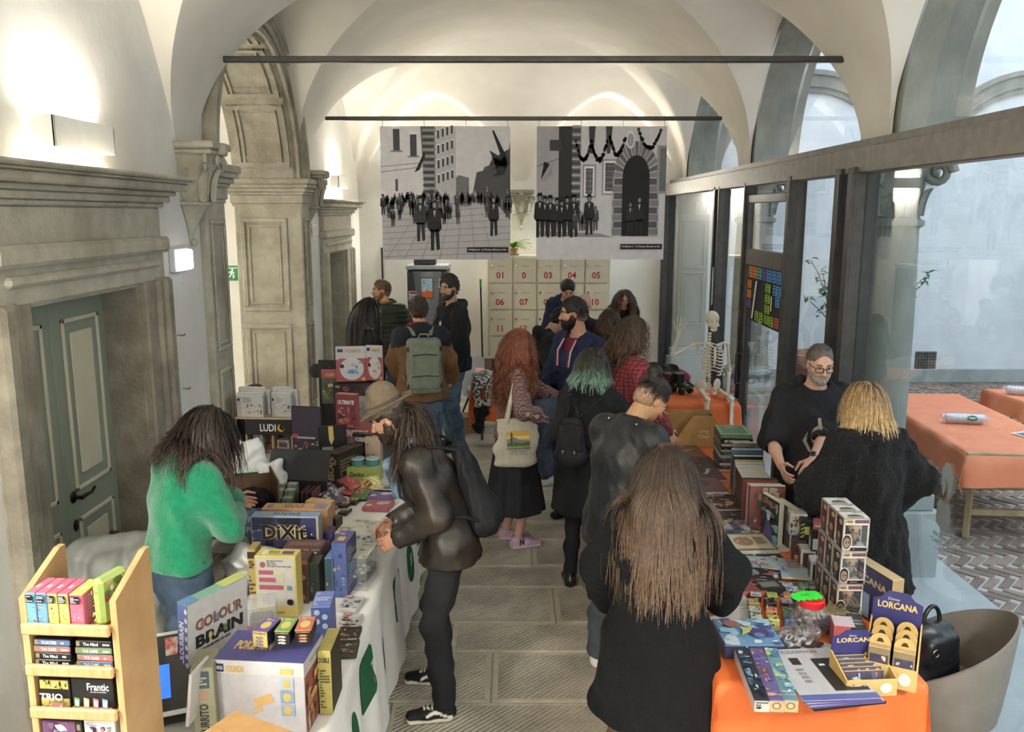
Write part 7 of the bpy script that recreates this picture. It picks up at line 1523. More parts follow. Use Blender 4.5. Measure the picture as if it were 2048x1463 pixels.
PKB=pb('toy_box','large white building toy box with blue and yellow lettering, a brown carton before it','toy box',(434,1322,617,1500),.22,Y=2.76,zb=TZ,yaw=-5,cols={'*':'#c4bfc4','F':'#c9c6cb','T':'#3a3a8a','R':'#9a2f22'},F=ALL(RC(.0,.82,1,1,'#d6d4d6'),RC(.03,.84,.12,.95,'#22265a'),T_('MEGA','#ffffff',.075,.895,.05,.07,bold=.03),T_('POKéMON','#d9a82e',.24,.885,.10,.20,bold=.05),lambda p:p.poly([(.42,.47),(.62,.58),(.66,.46),(.50,.40),(.54,.34),(.42,.29),(.40,.34),(.47,.37),(.46,.42)],'#d9a82e'),RC(.74,.84,.88,.92,'#d9c23a'),*[RC(.735,.28+.18*i,.885,.44+.18*i,('#8fb4d0','#6f9ac0','#a8c4d6')[i])for i in range(3)],*[EL(.81,.36+.18*i,.045,.06,'#d9b02e')for i in range(3)],LN(.04,.05,.7,.12,2,'#8a3a3a')),T=ALL(T_('POKéMON','#d9a82e',.34,.5,.3,.42,bold=.05)),R=ALL(RC(0,.8,1,1,'#c9c6cb'),T_('MEGA','#22265a',.5,.9,.05,.4),ART(['#c9a02e','#8a2a1e','#b8641f'],11,(.06,.04,.94,.76),None,22,.34)))
pb('game_box','tall yellow game box standing beside the large white toy box','game box',(642,1302,668,1480),.18,Y=2.88,zb=TZ,cols={'*':'#b8a42a','F':'#bfae34','R':'#3a3426'},F=ALL(T_('DOBBLE','#2a2410',.5,.86,.08,.8,bold=.03),LN(.12,.1,.88,.72,14,'#5a4e1a')),R=LN(.1,.1,.9,.9,12,'#5a5240'))
t=empty('carton',(-.86,2.44,TZ),R(-28),'plain brown cardboard carton at the near end of the game table','carton');m=MB();m.box((-.13,-.1,0),(.13,.1,.20),bev=.003);m.build('body',CARD,t);m=MB();m.box((-.13,-.1,.2005),(.13,-.002,.203));m.build('flap',CARD,t);m=MB();m.box((-.13,.002,.2005),(.13,.1,.203));m.build('flap',CARD,t)
DZ=1.075
for i,(r_,c,cT,tx,dsc,cc)in enumerate((((507,1262,538,1330),'#cdb52e','#6a4a9a','DOBBLE','yellow and purple narrow party game box with spotted circles','#6a4a9a'),((551,1262,582,1331),'#1d1c1a','#7aa83a','DOBBLE','black and orange narrow party game box with white circles','#e9e2d4'),((592,1260,625,1329),'#191512','#c9542a','DOBBLE','black narrow party game box with orange top and pumpkins','#c9772e'))):
 pb('game_box',dsc,'game box',r_,.11,Y=2.80+.015*i,zb=DZ-.002,yaw=(-12,-4,3)[i],cols={'*':c,'T':cT,'R':'#241f3a' if i==0 else '#141414'},F=ALL(T_(tx,'#1b1b1b' if i==0 else '#d9a83a',.5,.86,.09,.8,bold=.03),*[EL(.5,y,.26,.085,cc)for y in(.60,.38,.17)],*[EL(.5+.1*math.cos(q*2.1),.60-.215*(q//3)+.03*math.sin(q*2.1),.07,.025,('#d9c23a','#e9e2d4','#3a2a5a')[q%3])for q in range(9)]),T=ALL(EL(.5,.45,.3,.25,'#e0c63a'),LN(.2,.75,.8,.9,2,'#e9e4d6')))
CB=product('game_box','white Colour Brain game box standing on edge with a blue spine','game box',at(430,1338,Y=3.02)+Vector((0,0,.0)),(.05,.30,.30),R(-28),{'*':'#cdc9c2','T':'#6aa88a','F':'#3a5aa8'},None,rot=(0,R(4),R(-28)),R=ALL(RC(.02,.02,.98,.98,'#d9d4cc'),T_('COLOUR','#8a5a3a',.52,.66,.16,.78,bold=.05),T_('BRAIN','#26242a',.52,.44,.17,.78,bold=.05),LN(.2,.28,.8,.34,1,'#6a6a6a'),*[EL(.24+.12*i,.66-.21*(i%2),.03,.05,BRIGHT[i%6])for i in range(5)]),F=ALL(RC(0,0,1,.45,'#5a3a7a'),T_('COLOURBRAIN','#eeeaf0',.45,.45,.5,.62,vert=True,bold=.04),*[EL(.98,.08+.12*i,.14,.035,'#d9d4cc')for i in range(8)]),T=ALL(RC(0,.6,1,1,'#b8c44a'),RC(0,.0,1,.2,'#3f7ab0')))
CB.location.z=TZ+.145
product('game_box','low dark box under the Colour Brain box','game box',(-1.12,3.12,TZ),(.22,.34,.142),R(-24),{'*':'#2a2a30'},None,T=ART(BRIGHT,14,(.05,.05,.95,.95),'#b54a3a',20,.2))
pb('game_box','blue game box with small print standing near the card packs','game box',(626,1213,664,1310),.15,Y=3.25,zb=TZ,yaw=4,cols={'*':'#2a4aa0','T':'#4a6ac0'},F=ALL(*[EL(.3+.4*(i%2),.9-.08*i,.15,.05,'#c4d0ea')for i in range(4)],LN(.1,.08,.9,.5,8,'#a8b8e0')),T=LN(.08,.1,.92,.9,6,'#c4d0ea'))
t=product('display_case','clear plastic display box holding a pale figurine base','display box',at(515,1290,z=TZ)+Vector((0,.08,0)),(.13,.14,.17),R(14),{'*':'#b5b1ab'},None,mat=glass_mat('case_plastic',(.9,.9,.9),.08,.05,.25));m=MB();m.box((-.05,-.05,.003),(.05,.05,.10),lin('#8d8a86'),bev=.01);m.build('contents',MATTE,t)
pb('game_box','large yellow game box showing its rules side with red arrows','game box',(513,1112,596,1218),.09,Y=3.66,zb=TZ,yaw=-3,cols={'*':'#d2b82a','F':'#d6bc2e','T':'#d9c23a'},F=ALL(RC(.05,.18,.95,.97,'#cfcabd'),EL(.2,.86,.07,.05,'#a83a3a'),LN(.3,.82,.92,.94,4,'#6a6a6a'),*[(lambda y,x1:ALL(RC(.1,y,x1,y+.07,'#b82a52'),RC(x1+.02,y,x1+.2,y+.06,'#d6cf8a')))(y,x1)for y,x1 in((.70,.45),(.58,.5),(.46,.68))],*[ALL(RC(.14,.22+.05*i,.28,.24+.05*i,'#b5ae96'),RC(.3,.22+.05*i,.33,.245+.05*i,'#5a5a5a'))for i in range(4)],RC(.78,.46,.88,.53,'#4f8fb0'),EL(.84,.26,.08,.05,'#1d1d1f'),LN(.1,.03,.7,.15,3,'#8a7a1e')),T=ALL(EL(.2,.5,.08,.3,'#e9e4d0'),RC(.62,.3,.9,.7,'#4a4a8a'),LN(.3,.3,.58,.7,2,'#8a7a2a')))
pb('game_box','mustard game box half hidden behind the yellow rules box','game box',(499,1098,515,1188),.10,Y=3.84,zb=TZ,cols={'*':'#b8942a','F':'#c2a02e'},F=ALL(RC(0,.82,1,.95,'#2a2412'),T_('SH','#3a2c10',.55,.7,.16,.8,bold=.04),LN(.1,.1,.9,.5,5,'#5a4618')))
pb('game_box','narrow brown game box with a small orange disc','game box',(598,1120,618,1200),.12,Y=3.80,zb=TZ,cols={'*':'#5a3526','F':'#643c2a'},F=ALL(RC(0,.9,1,1,'#b8563a'),EL(.5,.6,.25,.06,'#c2722e'),LN(.2,.74,.8,.84,2,'#c9b49a'),EL(.5,.14,.22,.06,'#b8642e')))
pb('game_box','dark green game box with a grey cover edge','game box',(619,1128,640,1203),.12,Y=3.82,zb=TZ,cols={'*':'#26302a','F':'#2f3a32'},F=ART(['#4a5a4a','#8a8a7a','#1c241f'],5,(.1,.1,.9,.9),None,12,.3))
pb('game_box','brown card game box with printed hands of cards on its front','game box',(567,1096,645,1158),.12,Y=3.98,zb=.93,yaw=-3,cols={'*':'#4a2626','F':'#522a2a','T':'#5a3030'},F=ALL(RC(.04,.74,.26,.92,'#b8563a'),EL(.62,.78,.08,.1,'#c2722e'),LN(.3,.56,.52,.9,5,'#b59a8a'),LN(.74,.56,.96,.9,5,'#b59a8a'),*[RC(.28+.1*i+(.14 if i>2 else 0),.2,.36+.1*i+(.14 if i>2 else 0),.42,('#8fb46a','#d9d4c4','#a8743a','#4a6aa0','#d9d4c4')[i])for i in range(5)]),T=T_('EXTENSION KIT','#b58a5a',.5,.5,.4,.8))
product('game_box','plain stacked box under the brown card game box','game box',(-1.05,4.10,TZ),(.2,.16,.172),R(-3),{'*':'#3a2a28'})
pb('game_box','big blue Dixit game box standing upright with pale top edge','game box',(506,1032,641,1135),.075,Y=4.20,zb=.80,yaw=-2,cols={'*':'#2a2f6a','F':'#c9b48a','T':'#7aa4c9','R':'#8aa0b8'},F=ALL(RC(.015,.0,.965,.97,'#252a6a'),ART(NIGHT,8,(.02,.02,.96,.96),None,18,.3),*[EL(x,y,.012,.02,'#c9d4f0')for x,y in((.12,.7),(.8,.8),(.9,.62),(.3,.3),(.7,.2))],EL(.58,.12,.07,.08,'#c9a04a'),T_('DiXit','#d9bf7a',.5,.66,.34,.66,bold=.085),T_('DiXit','#1d1812',.5,.66,.33,.655,bold=.03)),T=T_('DiXit','#3a4a5a',.5,.5,.5,.4,rot=180,bold=.02))
product('game_box','flat dark box under the blue Dixit box','game box',(-1.30,4.28,TZ),(.36,.2,.043),R(-2),{'*':'#3a3550'})
pb('game_box','orange Dixit game box standing just behind the blue one','game box',(527,1018,660,1128),.10,Y=4.38,zb=TZ,yaw=-2,cols={'*':'#b87a3a','F':'#c2843e','T':'#cf9448','R':'#b8763a'},T=ALL(T_('DiXit','#6a4218',.45,.5,.55,.3,rot=180,bold=.02),RC(.76,.1,.96,.9,'#8a86a0'),EL(.1,.5,.05,.3,'#8a6a7a')),R=ALL(T_('DiXit','#5a3818',.5,.55,.4,.5,vert=True,bold=.03),ART(['#a8642e','#c99a5a','#7a4a2a'],4,(.1,.04,.9,.3),None,10,.4)))
pb('game_box','orange square game box tucked behind the Dixit boxes','game box',(610,1004,662,1060),.07,Y=4.56,zb=.90,yaw=-18,cols={'*':'#bf8440','T':'#c9924a'});product('game_box','dark box supporting the orange square box','game box',(-1.08,4.62,TZ),(.2,.08,.142),R(-18),{'*':'#4a3a2a'})
pb('game_box','deep blue game box with a purple lid standing by the clear boxes','game box',(667,1086,697,1222),.17,Y=3.86,zb=TZ,yaw=-6,cols={'*':'#26408a','F':'#2f4f9a','T':'#4a3f8a','R':'#22386a'},F=ART(['#4a6ab0','#c9b48a','#b8563a','#2a3a7a','#8fa8c9'],8,(.08,.04,.92,.84),None,22,.3),R=LN(.1,.1,.9,.9,12,'#8aa0cc'),T=ALL(LN(.15,.62,.7,.82,1,'#c9c4e6'),RC(.2,.2,.7,.5,'#c9a44a')))
pb('game_box','teal game box with a plain blue top by the deep blue box','game box',(652,1116,666,1216),.14,Y=3.84,zb=TZ,yaw=-4,cols={'*':'#2a4f5a','T':'#3a7ac0','R':'#8fa8b0'},F=ART(['#c27a2e','#1f3f48','#3a6a70'],4,(.1,.3,.9,.9),None,10,.4),R=ART(SEA,6,(.06,.06,.94,.94),None,14,.3))
pb('game_box','small purple game box above the blue boxes','game box',(652,1062,667,1108),.08,Y=4.28,zb=.885,cols={'*':'#3f2f6a'});product('game_box','black box under the small purple box','game box',(-.98,4.33,TZ),(.09,.12,.126),0,{'*':'#26222e'})
product('game_box','flat grey and black game box lying on the white sheet','game box',at(716,1158,z=TZ)+Vector((0,.06,0)),(.13,.15,.05),R(-10),{'*':'#26262a','T':'#8a8a86'},None,T=ALL(RC(.06,.06,.94,.94,'#7d7d7a'),T_('ILLUSTRE','#d6d6d0',.5,.5,.14,.8,rot=-25,bold=.03)),F=RC(.4,.3,.52,.75,'#c9c9c4'))
for i,(px_,py_)in enumerate(((703,1212),(700,1248),(698,1274),(694,1302))):
 product('card_pack',['uppermost white and red UNO card pack near the sheet edge','second UNO card pack with a red disc near the sheet edge','third card pack with small fighters on the cover','nearest card pack with small fighters on the cover'][i],'card pack',at(px_,py_,z=TZ),(.095,.13,.022),R(-8+4*i),{'*':'#c9c6c0' if i<2 else '#3a3a2a'},'card packs by the sheet edge',T=ALL(ART(GREY if i==0 else WOODS+FIRE,20+i,(.05,.04,.95,.7),'#d0ccc6' if i<2 else '#4a4430',24,.2),EL(.3,.8,.2,.12,'#b8281e')if i<2 else RC(.1,.8,.9,.9,'#c9b48a'),T_('UNO','#ffffff',.3,.8,.1,.28,bold=.05)if i<2 else RC(.2,.82,.5,.88,'#8a2a22')))
CLR=glass_mat('clear_box',(.94,.95,.95),.06,.03,.12)
for i,(px_,py_)in enumerate(((706,1098),(716,1052))):
 t=product('clear_gift_box',['nearer','farther'][i]+' clear plastic box with a botanical printed lid','clear box',at(px_,py_,z=.93)-Vector((0,0,.93-TZ)),(.20,.21,.17),R(-6),{'*':'#d0d4d2'},'clear boxes by the hat man',mat=CLR,T=ART(['#cfc9b4','#a89468','#8a9a7a','#dcd8c8','#6a5a3a'],31+i,(.03,.03,.97,.97),'#c6c6b8',30,.16))
 m=MB();r=random.Random(i)
 for q in range(40):m.ell((r.uniform(-.08,.08),r.uniform(-.08,.08),r.uniform(.01,.09)),(.012,.012,.008),6,lin(r.choice(['#b5bdb8','#8fa09a','#d0d6d2','#7a8a84'])))
 m.build('filling',GLOSSY,t)['kind']='stuff'
t=empty('toy_boat',at(704,1125,z=TZ),0,'small red toy boat with a red pointed sail','toy');m=MB();m.prism([(-.06,-.02),(.03,-.028),(.07,0),(.03,.028),(-.06,.02)],0,.03);m.build('hull',pm('toy_red','#b8201e','#c22a26',6,.3),t);m=MB();m.tube([(0,0,.03),(0,0,.15)],.003,6);m.build('mast',BLACK,t);m=MB();m.lathe([(.04,.03),(.001,.10)],4);m.build('sail',MATS['toy_red'],t)
for i,(px_,py_,c,tx)in enumerate(((765,987,'#6a4a8a','#d9c9e0'),(757,1006,'#a83240','#b9c4c9'),(770,975,'#bdb9b4','#6a6a6a'))):product('game_box',['flat purple game box with a round emblem near the scarf','flat red game box with grey circles near the scarf','flat white game sheet beyond the purple box'][i],'game box',at(px_,py_,z=TZ+.03)-Vector((0,0,.03)),(.17,.15,.03),R(-8),{'*':c},None,T=ALL(EL(.6,.55,.18,.2,tx),EL(.78,.6,.12,.16,tx),EL(.2,.25,.12,.1,'#e0dcd4')))
product('display_tray','lime display tray with round teal tins and a Gecko title','display tray',at(722,968,z=TZ)+Vector((0,.08,0)),(.25,.17,.12),R(-4),{'*':'#a8b43a','F':'#aab83c'},None,F=T_('Gecko','#2f3a1a',.42,.6,.28,.4,bold=.03))
for i,dx in enumerate((-.03,.075)):m=MB();m.lathe([(.05,0),(.05,.045),(.048,.05),(.001,.05)],24,cols=[lin('#3f8a90'),lin('#d0dcd6'),lin('#a8c9c0')],cap=False);o=m.build('round_tin',GLOSSY,None,at(722,968,z=TZ)+Vector((dx,.07,.121)));tag(o,['round teal tin lying on the lime tray nearest the gecko card','round teal tin at the outer end of the lime tray'][i],'tin')
m=MB();m.lathe([(.055,0),(.055,.012)],24,lin('#5aa0a0'),M=Matrix.Rotation(math.pi/2,4,'X'));m.ell((0,-.014,0),(.035,.004,.035),12,lin('#c9c48a'));o=m.build('round_card',PRINT,None,at(708,950,z=TZ)+Vector((-.03,.16,.175)));tag(o,'round teal printed header standing behind the lime tray','sign')
def snack(px_,py_,c1,c2,lab,seed,z=TZ,s=.11,yaw=0,tilt=0):
 m=MB();r=random.Random(seed);P=[]
 for i in range(9):
  f=i/8;row=[]
  for j in range(9):g=j/8;b=.028*(math.sin(math.pi*f)*math.sin(math.pi*g))**.5;row.append(((g-.5)*s*(1+.08*math.sin(f*20)),(f-.5)*s*1.35,.012+b+r.uniform(-.003,.003)*(0<i<8)))
  P.append(row)
 for i in range(8):
  for j in range(8):m.add([P[i][j],P[i][j+1],P[i+1][j+1],P[i+1][j]],[[0,1,2,3]],lin(c2 if(1<i<6 and 1<j<6 and(i+j*seed)%3)else c1),0,True)
 m.grid([[(p[0],p[1],.001)for p in q]for q in P],lin(c1));o=m.build('snack_bag',GLOSSY,None,at(px_,py_,z=z));o.rotation_euler=(R(tilt),0,R(yaw));tag(o,lab,'packet');return o
for i,a in enumerate(((705,985,'#b8201e','#d9a82e','red foil packet among the toys on the game table',3),(722,990,'#4f7a2a','#c9542a','green foil packet with an orange picture on the game table',4),(736,976,'#d9a81e','#7a3a1a','yellow foil packet leaning on the green one',5),(748,968,'#c9c04a','#e9e4b4','pale yellow crinkled packet near the lime tray',7),(700,968,'#a8281e','#c93a2a','red foil packet farthest along the heap',8))):snack(*a,z=TZ+.012*i,yaw=20*i-30,tilt=(0,10,20,25,15)[i])
for i,(px_,py_)in enumerate(((690,1012),(708,1005),(690,1026))):product('card_pack',['black card pack with yellow numerals, inner one','black card pack with yellow numerals, outer one','dark card pack nearest the clear boxes'][i],'card pack',at(px_,py_,z=TZ),(.06,.09,.02),R(-12),{'*':'#26201e','T':'#2f2624'},None,T=ALL(RC(.1,.5,.45,.9,'#c9b24a'),RC(.55,.5,.85,.9,'#c9c4b8'),LN(.1,.1,.9,.4,3,'#a83a2a')))
CX_,CY_=at(590,1010,z=TZ).x,5.1;t=empty('display_crate',(CX_,CY_,TZ),R(-6),'black card display crate with a raised lid and card tins inside','display crate');BK=pm('black_card','#1c1c1e','#232326',8,.5)
for(a,b)in(((-.2,-.12,0),(.2,-.11,.07)),((-.2,.11,0),(.2,.12,.16)),((-.2,-.12,0),(-.19,.12,.14)),((.19,-.12,0),(.2,.12,.10)),((-.2,-.12,0),(.2,.12,.008))):m=MB();m.box(a,b);m.build('side',BK,t)
m=MB();m.box((-.2,0,0),(.2,.008,.2),M=Matrix.Translation((0,.12,.16))@Matrix.Rotation(R(-28),4,'X'));m.build('lid',BK,t)
for i in range(9):product('card_tin','pale green card tin in the black crate, %s row, %s place'%(['front','middle','rear'][i//3],['first','second','third'][i%3]),'card tin',Vector((CX_,CY_,TZ+.01))+Vector((-.15+.1*(i%3)*.75,-.07+.065*(i//3),.0)),(.06,.05,(.10,.13,.15)[i//3]),R(-6),{'*':'#8f9a88','T':'#b5bba8','F':'#99a392'},'card tins in the black crate',F=ART(['#b5bba8','#7d8878','#c9cdb8'],i,(.08,.08,.92,.9),None,8,.3),T=ART(['#c9c4a8','#8a7a5a','#a8b09a'],i+30,(.1,.1,.9,.9),None,8,.3))
for i in range(6):product('booster_pack','%s thin card packet filed in the black crate, counted from the tins'%['first','second','third','fourth','fifth','sixth'][i],'card packet',Vector((CX_+.08+.016*i,CY_+.0,TZ+.01)),(.008,.16,.13),R(-6),{'*':'#7a2222' if i%2 else '#2a2426'},'card packets in the black crate')
pb('game_box','dark brown ESCAPE game box standing on its narrow end','game box',(652,906,678,975),.30,Y=5.55,zb=TZ,yaw=-26,cols={'*':'#2a2019','F':'#241c17','T':'#3a2a20','R':'#2f241c'},F=ALL(T_('ESCAPE','#c2a04a',.42,.55,.5,.7,vert=True,bold=.04),EL(.8,.75,.12,.1,'#8a7a5a')),R=ALL(LN(.1,.2,.8,.8,6,'#8a7444'),EL(.7,.5,.18,.3,'#4a3a2a')),T=ALL(T_('ESCAPE','#a88a44',.5,.6,.12,.8),RC(.2,.1,.8,.3,'#4a2a22')))
pb('game_box','black and red puzzle box with gold lettering on its side','game box',(588,918,624,965),.22,Y=5.75,zb=TZ,yaw=-30,cols={'*':'#26201c','T':'#3a2420','R':'#2f2a20'},T=ALL(RC(.1,.1,.4,.9,'#8a2f26'),RC(.5,.1,.9,.9,'#a8402e')),R=ALL(RC(.1,.5,.9,.85,'#5a3a22'),LN(.2,.58,.8,.78,1,'#b8843a'),LN(.1,.1,.9,.4,4,'#6a5a3a')))
pb('game_box','black Horrified game box with purple creature on the spine','game box',(706,868,746,948),.06,Y=5.9,zb=TZ,yaw=-14,cols={'*':'#1d1b1c','F':'#1d1b1c','L':'#2a1a2a'},F=ALL(T_('HORRIFIED','#d9d4c8',.55,.86,.13,.88,bold=.04),ART(['#c9722e','#8a3a1e','#2a3a6a','#3a2a22'],14,(.4,.06,.96,.7),None,16,.26),T_('HORRIFIED','#d9d4d0',.1,.4,.12,.6,vert=True,bold=.03),EL(.1,.85,.08,.08,'#7a2f8a')),T=None)
pb('game_box','beige game box with a drawn runner standing beside the black one','game box',(731,874,762,938),.06,Y=5.85,zb=TZ,yaw=-10,cols={'*':'#b59a78','F':'#bda384'},F=ALL(ART(['#c9b49a','#8a7a6a','#d9cbb4','#a8422e','#6a7a90'],15,(.3,.05,.9,.9),None,20,.16),EL(.2,.8,.07,.04,'#a84a3a'),EL(.2,.5,.07,.04,'#4a5a7a')))
pb('game_box','flat red Monopoly game box under the standing comic game','game box',(672,852,745,872),.26,Y=6.1,zb=.94,yaw=-16,cols={'*':'#a8222a','F':'#b0262c','T':'#8a1f26'},F=T_('MONOPOLY','#e9e4dc',.5,.5,.55,.8,bold=.05))
product('game_box','dark storage box carrying the red Monopoly box','game box',(-1.10,6.2,TZ),(.34,.24,.18),R(-16),{'*':'#26262a'},None,F=LN(.2,.2,.8,.8,3,'#5a5a5a'))
pb('game_box','red ULTIMATE comic game box standing on the flat red box','game box',(671,788,714,850),.06,Y=6.12,zb=1.022,yaw=-16,cols={'*':'#a8262e','F':'#ad2a32','T':'#c24a50'},F=ALL(ART(['#6a7a9a','#c9cdd6','#8a2a5a','#c9722e','#3a3a4a','#b83a4a'],17,(.14,.06,.94,.66),'#8a2028',30,.24),T_('ULTIMATE','#f0ece8',.54,.78,.12,.8,bold=.05,shear=.15),RC(.02,.02,.98,.05,'#1c1c1e')),L=T_('ULTIMATE','#e9e0d9',.5,.5,.5,.6,vert=True))
def blister(r_,Y,lab,base,pal,seed,yaw=0,extra=None):
 x0,y0,x1,y1=r_;b=at((x0+x1)/2,y1,Y=Y);w=at(x1,y1,Y=Y).x-at(x0,y1,Y=Y).x;h=at(x0,y0,Y=Y).z-b.z
 return product('blister_pack',lab,'toy pack',b,(w/math.cos(R(yaw)),.02,h),R(yaw),{'*':base},None,bev=.004,F=extra or ART(pal,seed,(.05,.05,.95,.62),None,26,.28))
POK=lambda s:ALL(RC(0,0,1,.66,'#b0202a'),lambda p:p.poly([(0,.62),(1,.86),(1,1),(0,1)],'#d3d0d2'),RC(0,.66,1,.8,'#d3d0d2'),EL(.52,.36,.40,.32,'#d9d6d6'),EL(.2,.44,.07,.06,'#22222a'),RC(.06,.84,.24,.93,'#22265a'),T_('POKéMON','#c99a2e',.58,.87,.1,.5,bold=.05),ART(['#4f8fc9','#c9b48a','#6aa8d9']if s else['#d9772e','#e0b04a','#c9c4c0'],6+s,(.3,.22,.9,.56),None,9,.3),EL(.9,.08,.07,.05,'#d9a82e'))
t=empty('peg_stand',(-1.42,7.15,0),R(-8),'black peg stand carrying hanging toy packs at the far end of the game table','stand');m=MB();m.box((-.26,0,.0),(.30,.02,1.36),bev=.006);m.build('back_panel',BK,t)
for q in(-1,1):m=MB();m.box((q*.25-.015,-.25,0),(q*.25+.015,.25,.03));m.build('foot',BK,t);
for i,(x,z)in enumerate(((-.1,1.32),(.14,1.33),(-.02,1.15),(.2,1.1))):m=MB();m.tube([(x,0,z),(x,-.14,z),(x,-.15,z+.015)],.004,6);m.build('peg',CHROME,t)
blister((674,692,733,762),7.0,'white and red hanging toy pack with a blue figure, broader one','#c9c6c8',BRIGHT,3,6,POK(1));blister((734,690,767,760),6.98,'white and red hanging toy pack with an orange figure, narrower one','#c9c6c8',BRIGHT,4,-12,POK(0))
blister((645,738,676,806),7.02,'red topped toy pack with a brown picture beside the chair','#b0262a',WOODS,5,0,ALL(RC(0,0,1,.74,'#5a5648'),ART(WOODS,5,(.05,.1,.95,.7),None,14,.3),T_('POKéMON','#d9a83a',.6,.85,.1,.6,bold=.04)))
blister((668,765,762,812),7.0,'dark toy pack with orange and blue tools behind the red comic game','#222024',FIRE,6,0,ART(['#3a5a7a','#c9722e','#5a1f24','#18161a','#8a2a2a'],6,(.05,.08,.95,.9),None,16,.24))
blister((586,812,648,912),6.15,'large black toy card with a teal creature and a smaller picture below','#1d1d20',SEA,7,-10,ALL(EL(.18,.86,.10,.05,'#8a4a44'),lambda p:p.poly([(.28,.56),(.40,.74),(.62,.82),(.9,.80),(.96,.72),(.82,.68),(.78,.5),(.66,.6),(.55,.46),(.46,.6)],'#2f8a8c'),EL(.93,.75,.06,.04,'#c9542a'),ART(['#3a3f6a','#8a4a5a','#c9a04a','#2a2a38','#9aa0b4'],12,(.02,.02,.98,.36),'#4a3f52',34,.14),RC(.03,.38,.24,.46,'#b8282a'),RC(.2,.37,.8,.41,'#c4c4c4'),EL(.7,.08,.2,.08,'#c9542a')))
blister((641,850,692,905),5.85,'black hanging toy card with a yellow rubber toy','#1c1b1d',FIRE,8,18,ALL(lambda p:p.poly([(.34,.98),(.52,.98),(.54,.5),(.44,.3),(.36,.5)],'#d2b21e'),RC(.1,.05,.5,.25,'#8a8a88')))
for i,(px_,py_,c)in enumerate(((640,985,'#8a6aa0'),(650,1002,'#4a4a50'),(665,990,'#6a4a5a'))):snack(px_,py_,c,'#b0a8b4',['violet crinkled toy bag beside the display crate','dark crinkled toy bag next to the Dixit boxes','plum crinkled toy bag behind the card packs'][i],3+i,z=TZ+.05,s=.12,yaw=25*i,tilt=30)
LXc,LYc=at(543,900,z=TZ).x,6.45;t=empty('table_shelf',(LXc,LYc,TZ),R(-4),'small plywood table shelf with a black LUDIC sign board','shelf');PLY=pm('plywood','#b59a74','#c2a882',5,.6,.08,stretch=(1,1,6))
for(a,b)in(((-.19,-.02,0),(-.175,.22,.27)),((.175,-.02,0),(.19,.22,.27)),((.02,-.02,0),(.035,.2,.27))):m=MB();m.box(a,b,bev=.002);m.build('upright',PLY,t)
m=MB();m.box((-.25,-.06,.27),(.27,.26,.285),bev=.002);m.build('top',PLY,t);m=MB();m.box((-.19,.205,0),(.19,.22,.27));m.build('back',PLY,t);m=MB();m.box((-.19,-.02,0),(.19,.22,.012));m.build('base',PLY,t)
m=MB();m.box((-.17,-.075,.15),(.20,-.06,.268),bev=.002);sg=m.build('sign_board',BK,t);p_=Print(.37,.118,Matrix.Translation((-.17,-.0755,.15))@Matrix.Rotation(math.pi/2,4,'X'),step=.0008);p_.text('LUDI',.5,.5,.5,'#e4e2da',fit=.34,bold=.02);p_.ell(.78,.5,.075,.26,'#c9a23a',24);p_.ell(.81,.56,.06,.21,'#1e1e20',24);p_.ell(.83,.62,.012,.035,'#c9a23a');p_.ell(.86,.46,.012,.035,'#c9a23a');p_.build('lettering',sg,MATTE)
for k,(dx,w_,n_)in enumerate(((-.13,.21,4),(.115,.155,4))):
 for i in range(n_):
  product('game_box',('square' if k==0 else 'narrow')+[' white game box at the front of the shelf top',' white game box second in line on the shelf top',' white game box third in line on the shelf top',' white game box at the back of the shelf top'][i],'game box',Vector((LXc,LYc,TZ+.286))+Vector((dx+.012*i*(-1)**i,-.02+.058*i,0)),(w_,.05,.175+.008*i),R(-4),{'*':'#cfcdc9','T':'#d6d4d0'},'white games on the plywood shelf',F=ALL(ART(['#8a6a4a','#c9a87a','#3a2f28','#b5846a','#d9cfc0']if k==0 else['#3a5a8a','#c9a02e','#5a3a2a','#a8c46a','#8a2f3a'],40+k,(.25,.14,.95,.6),None,18,.16),LN(.26,.66,.6,.92,5,'#a09c98'),RC(.03,.04,.18,.96,'#b9b2ae'),RC(.04,.55,.17,.66,'#c99a9a'),EL(.1,.8,.06,.06,'#2a2a2a'))if i==0 else None)
for i,(x,z,s_)in enumerate(((-.1,.014,(.08,.06,.11)),(.10,.014,(.1,.08,.07)),(-.06,.0,(.09,.08,.1)))):product('boxed_figure',['small boxed figure on the shelf base','low white box on the shelf base','small white figure box in front of the shelf'][i],'small box',Vector((LXc+x,LYc+(.06 if i<2 else-.16),TZ+z)),s_,R(-8),{'*':'#bdb9b4'},None,F=ALL(RC(.15,.15,.85,.7,'#5a4a44'),RC(.15,.76,.7,.9,'#a84a4a')))
product('storage_box','pale grey-green storage box with a card game logo behind the toys','box',(-1.22,6.75,TZ),(.26,.2,.36),R(-6),{'*':'#a8aca4'},None,F=ALL(T_('AZ','#3a3a3a',.45,.8,.06,.2),lambda p:p.poly([(.2,.2),(.35,.36),(.5,.24),(.65,.38),(.85,.2)],'#7d827c'),LN(.25,.1,.8,.17,1,'#7d827c')))
product('price_card','white card with a large letter K behind the hat man','sign',(-.86,6.45,TZ),(.18,.01,.34),R(-8),{'*':'#c9c8c4'},None,F=T_('K','#20242c',.3,.75,.2,.3,bold=.04))
heap('black_bag','black bag with a red ring hanging beside the plywood shelf','bag',(LXc-.25,LYc+.3,TZ),[((-.04,0,.12),(.05,.02,.38),.10,.10),((.02,-.03,.1),(.06,0,.3),.09,.1)],NYLON,.01,30,seed=4)
t=empty('open_carton',(-1.62,4.84,TZ),R(24),'large open dark brown carton holding black clothing','carton');
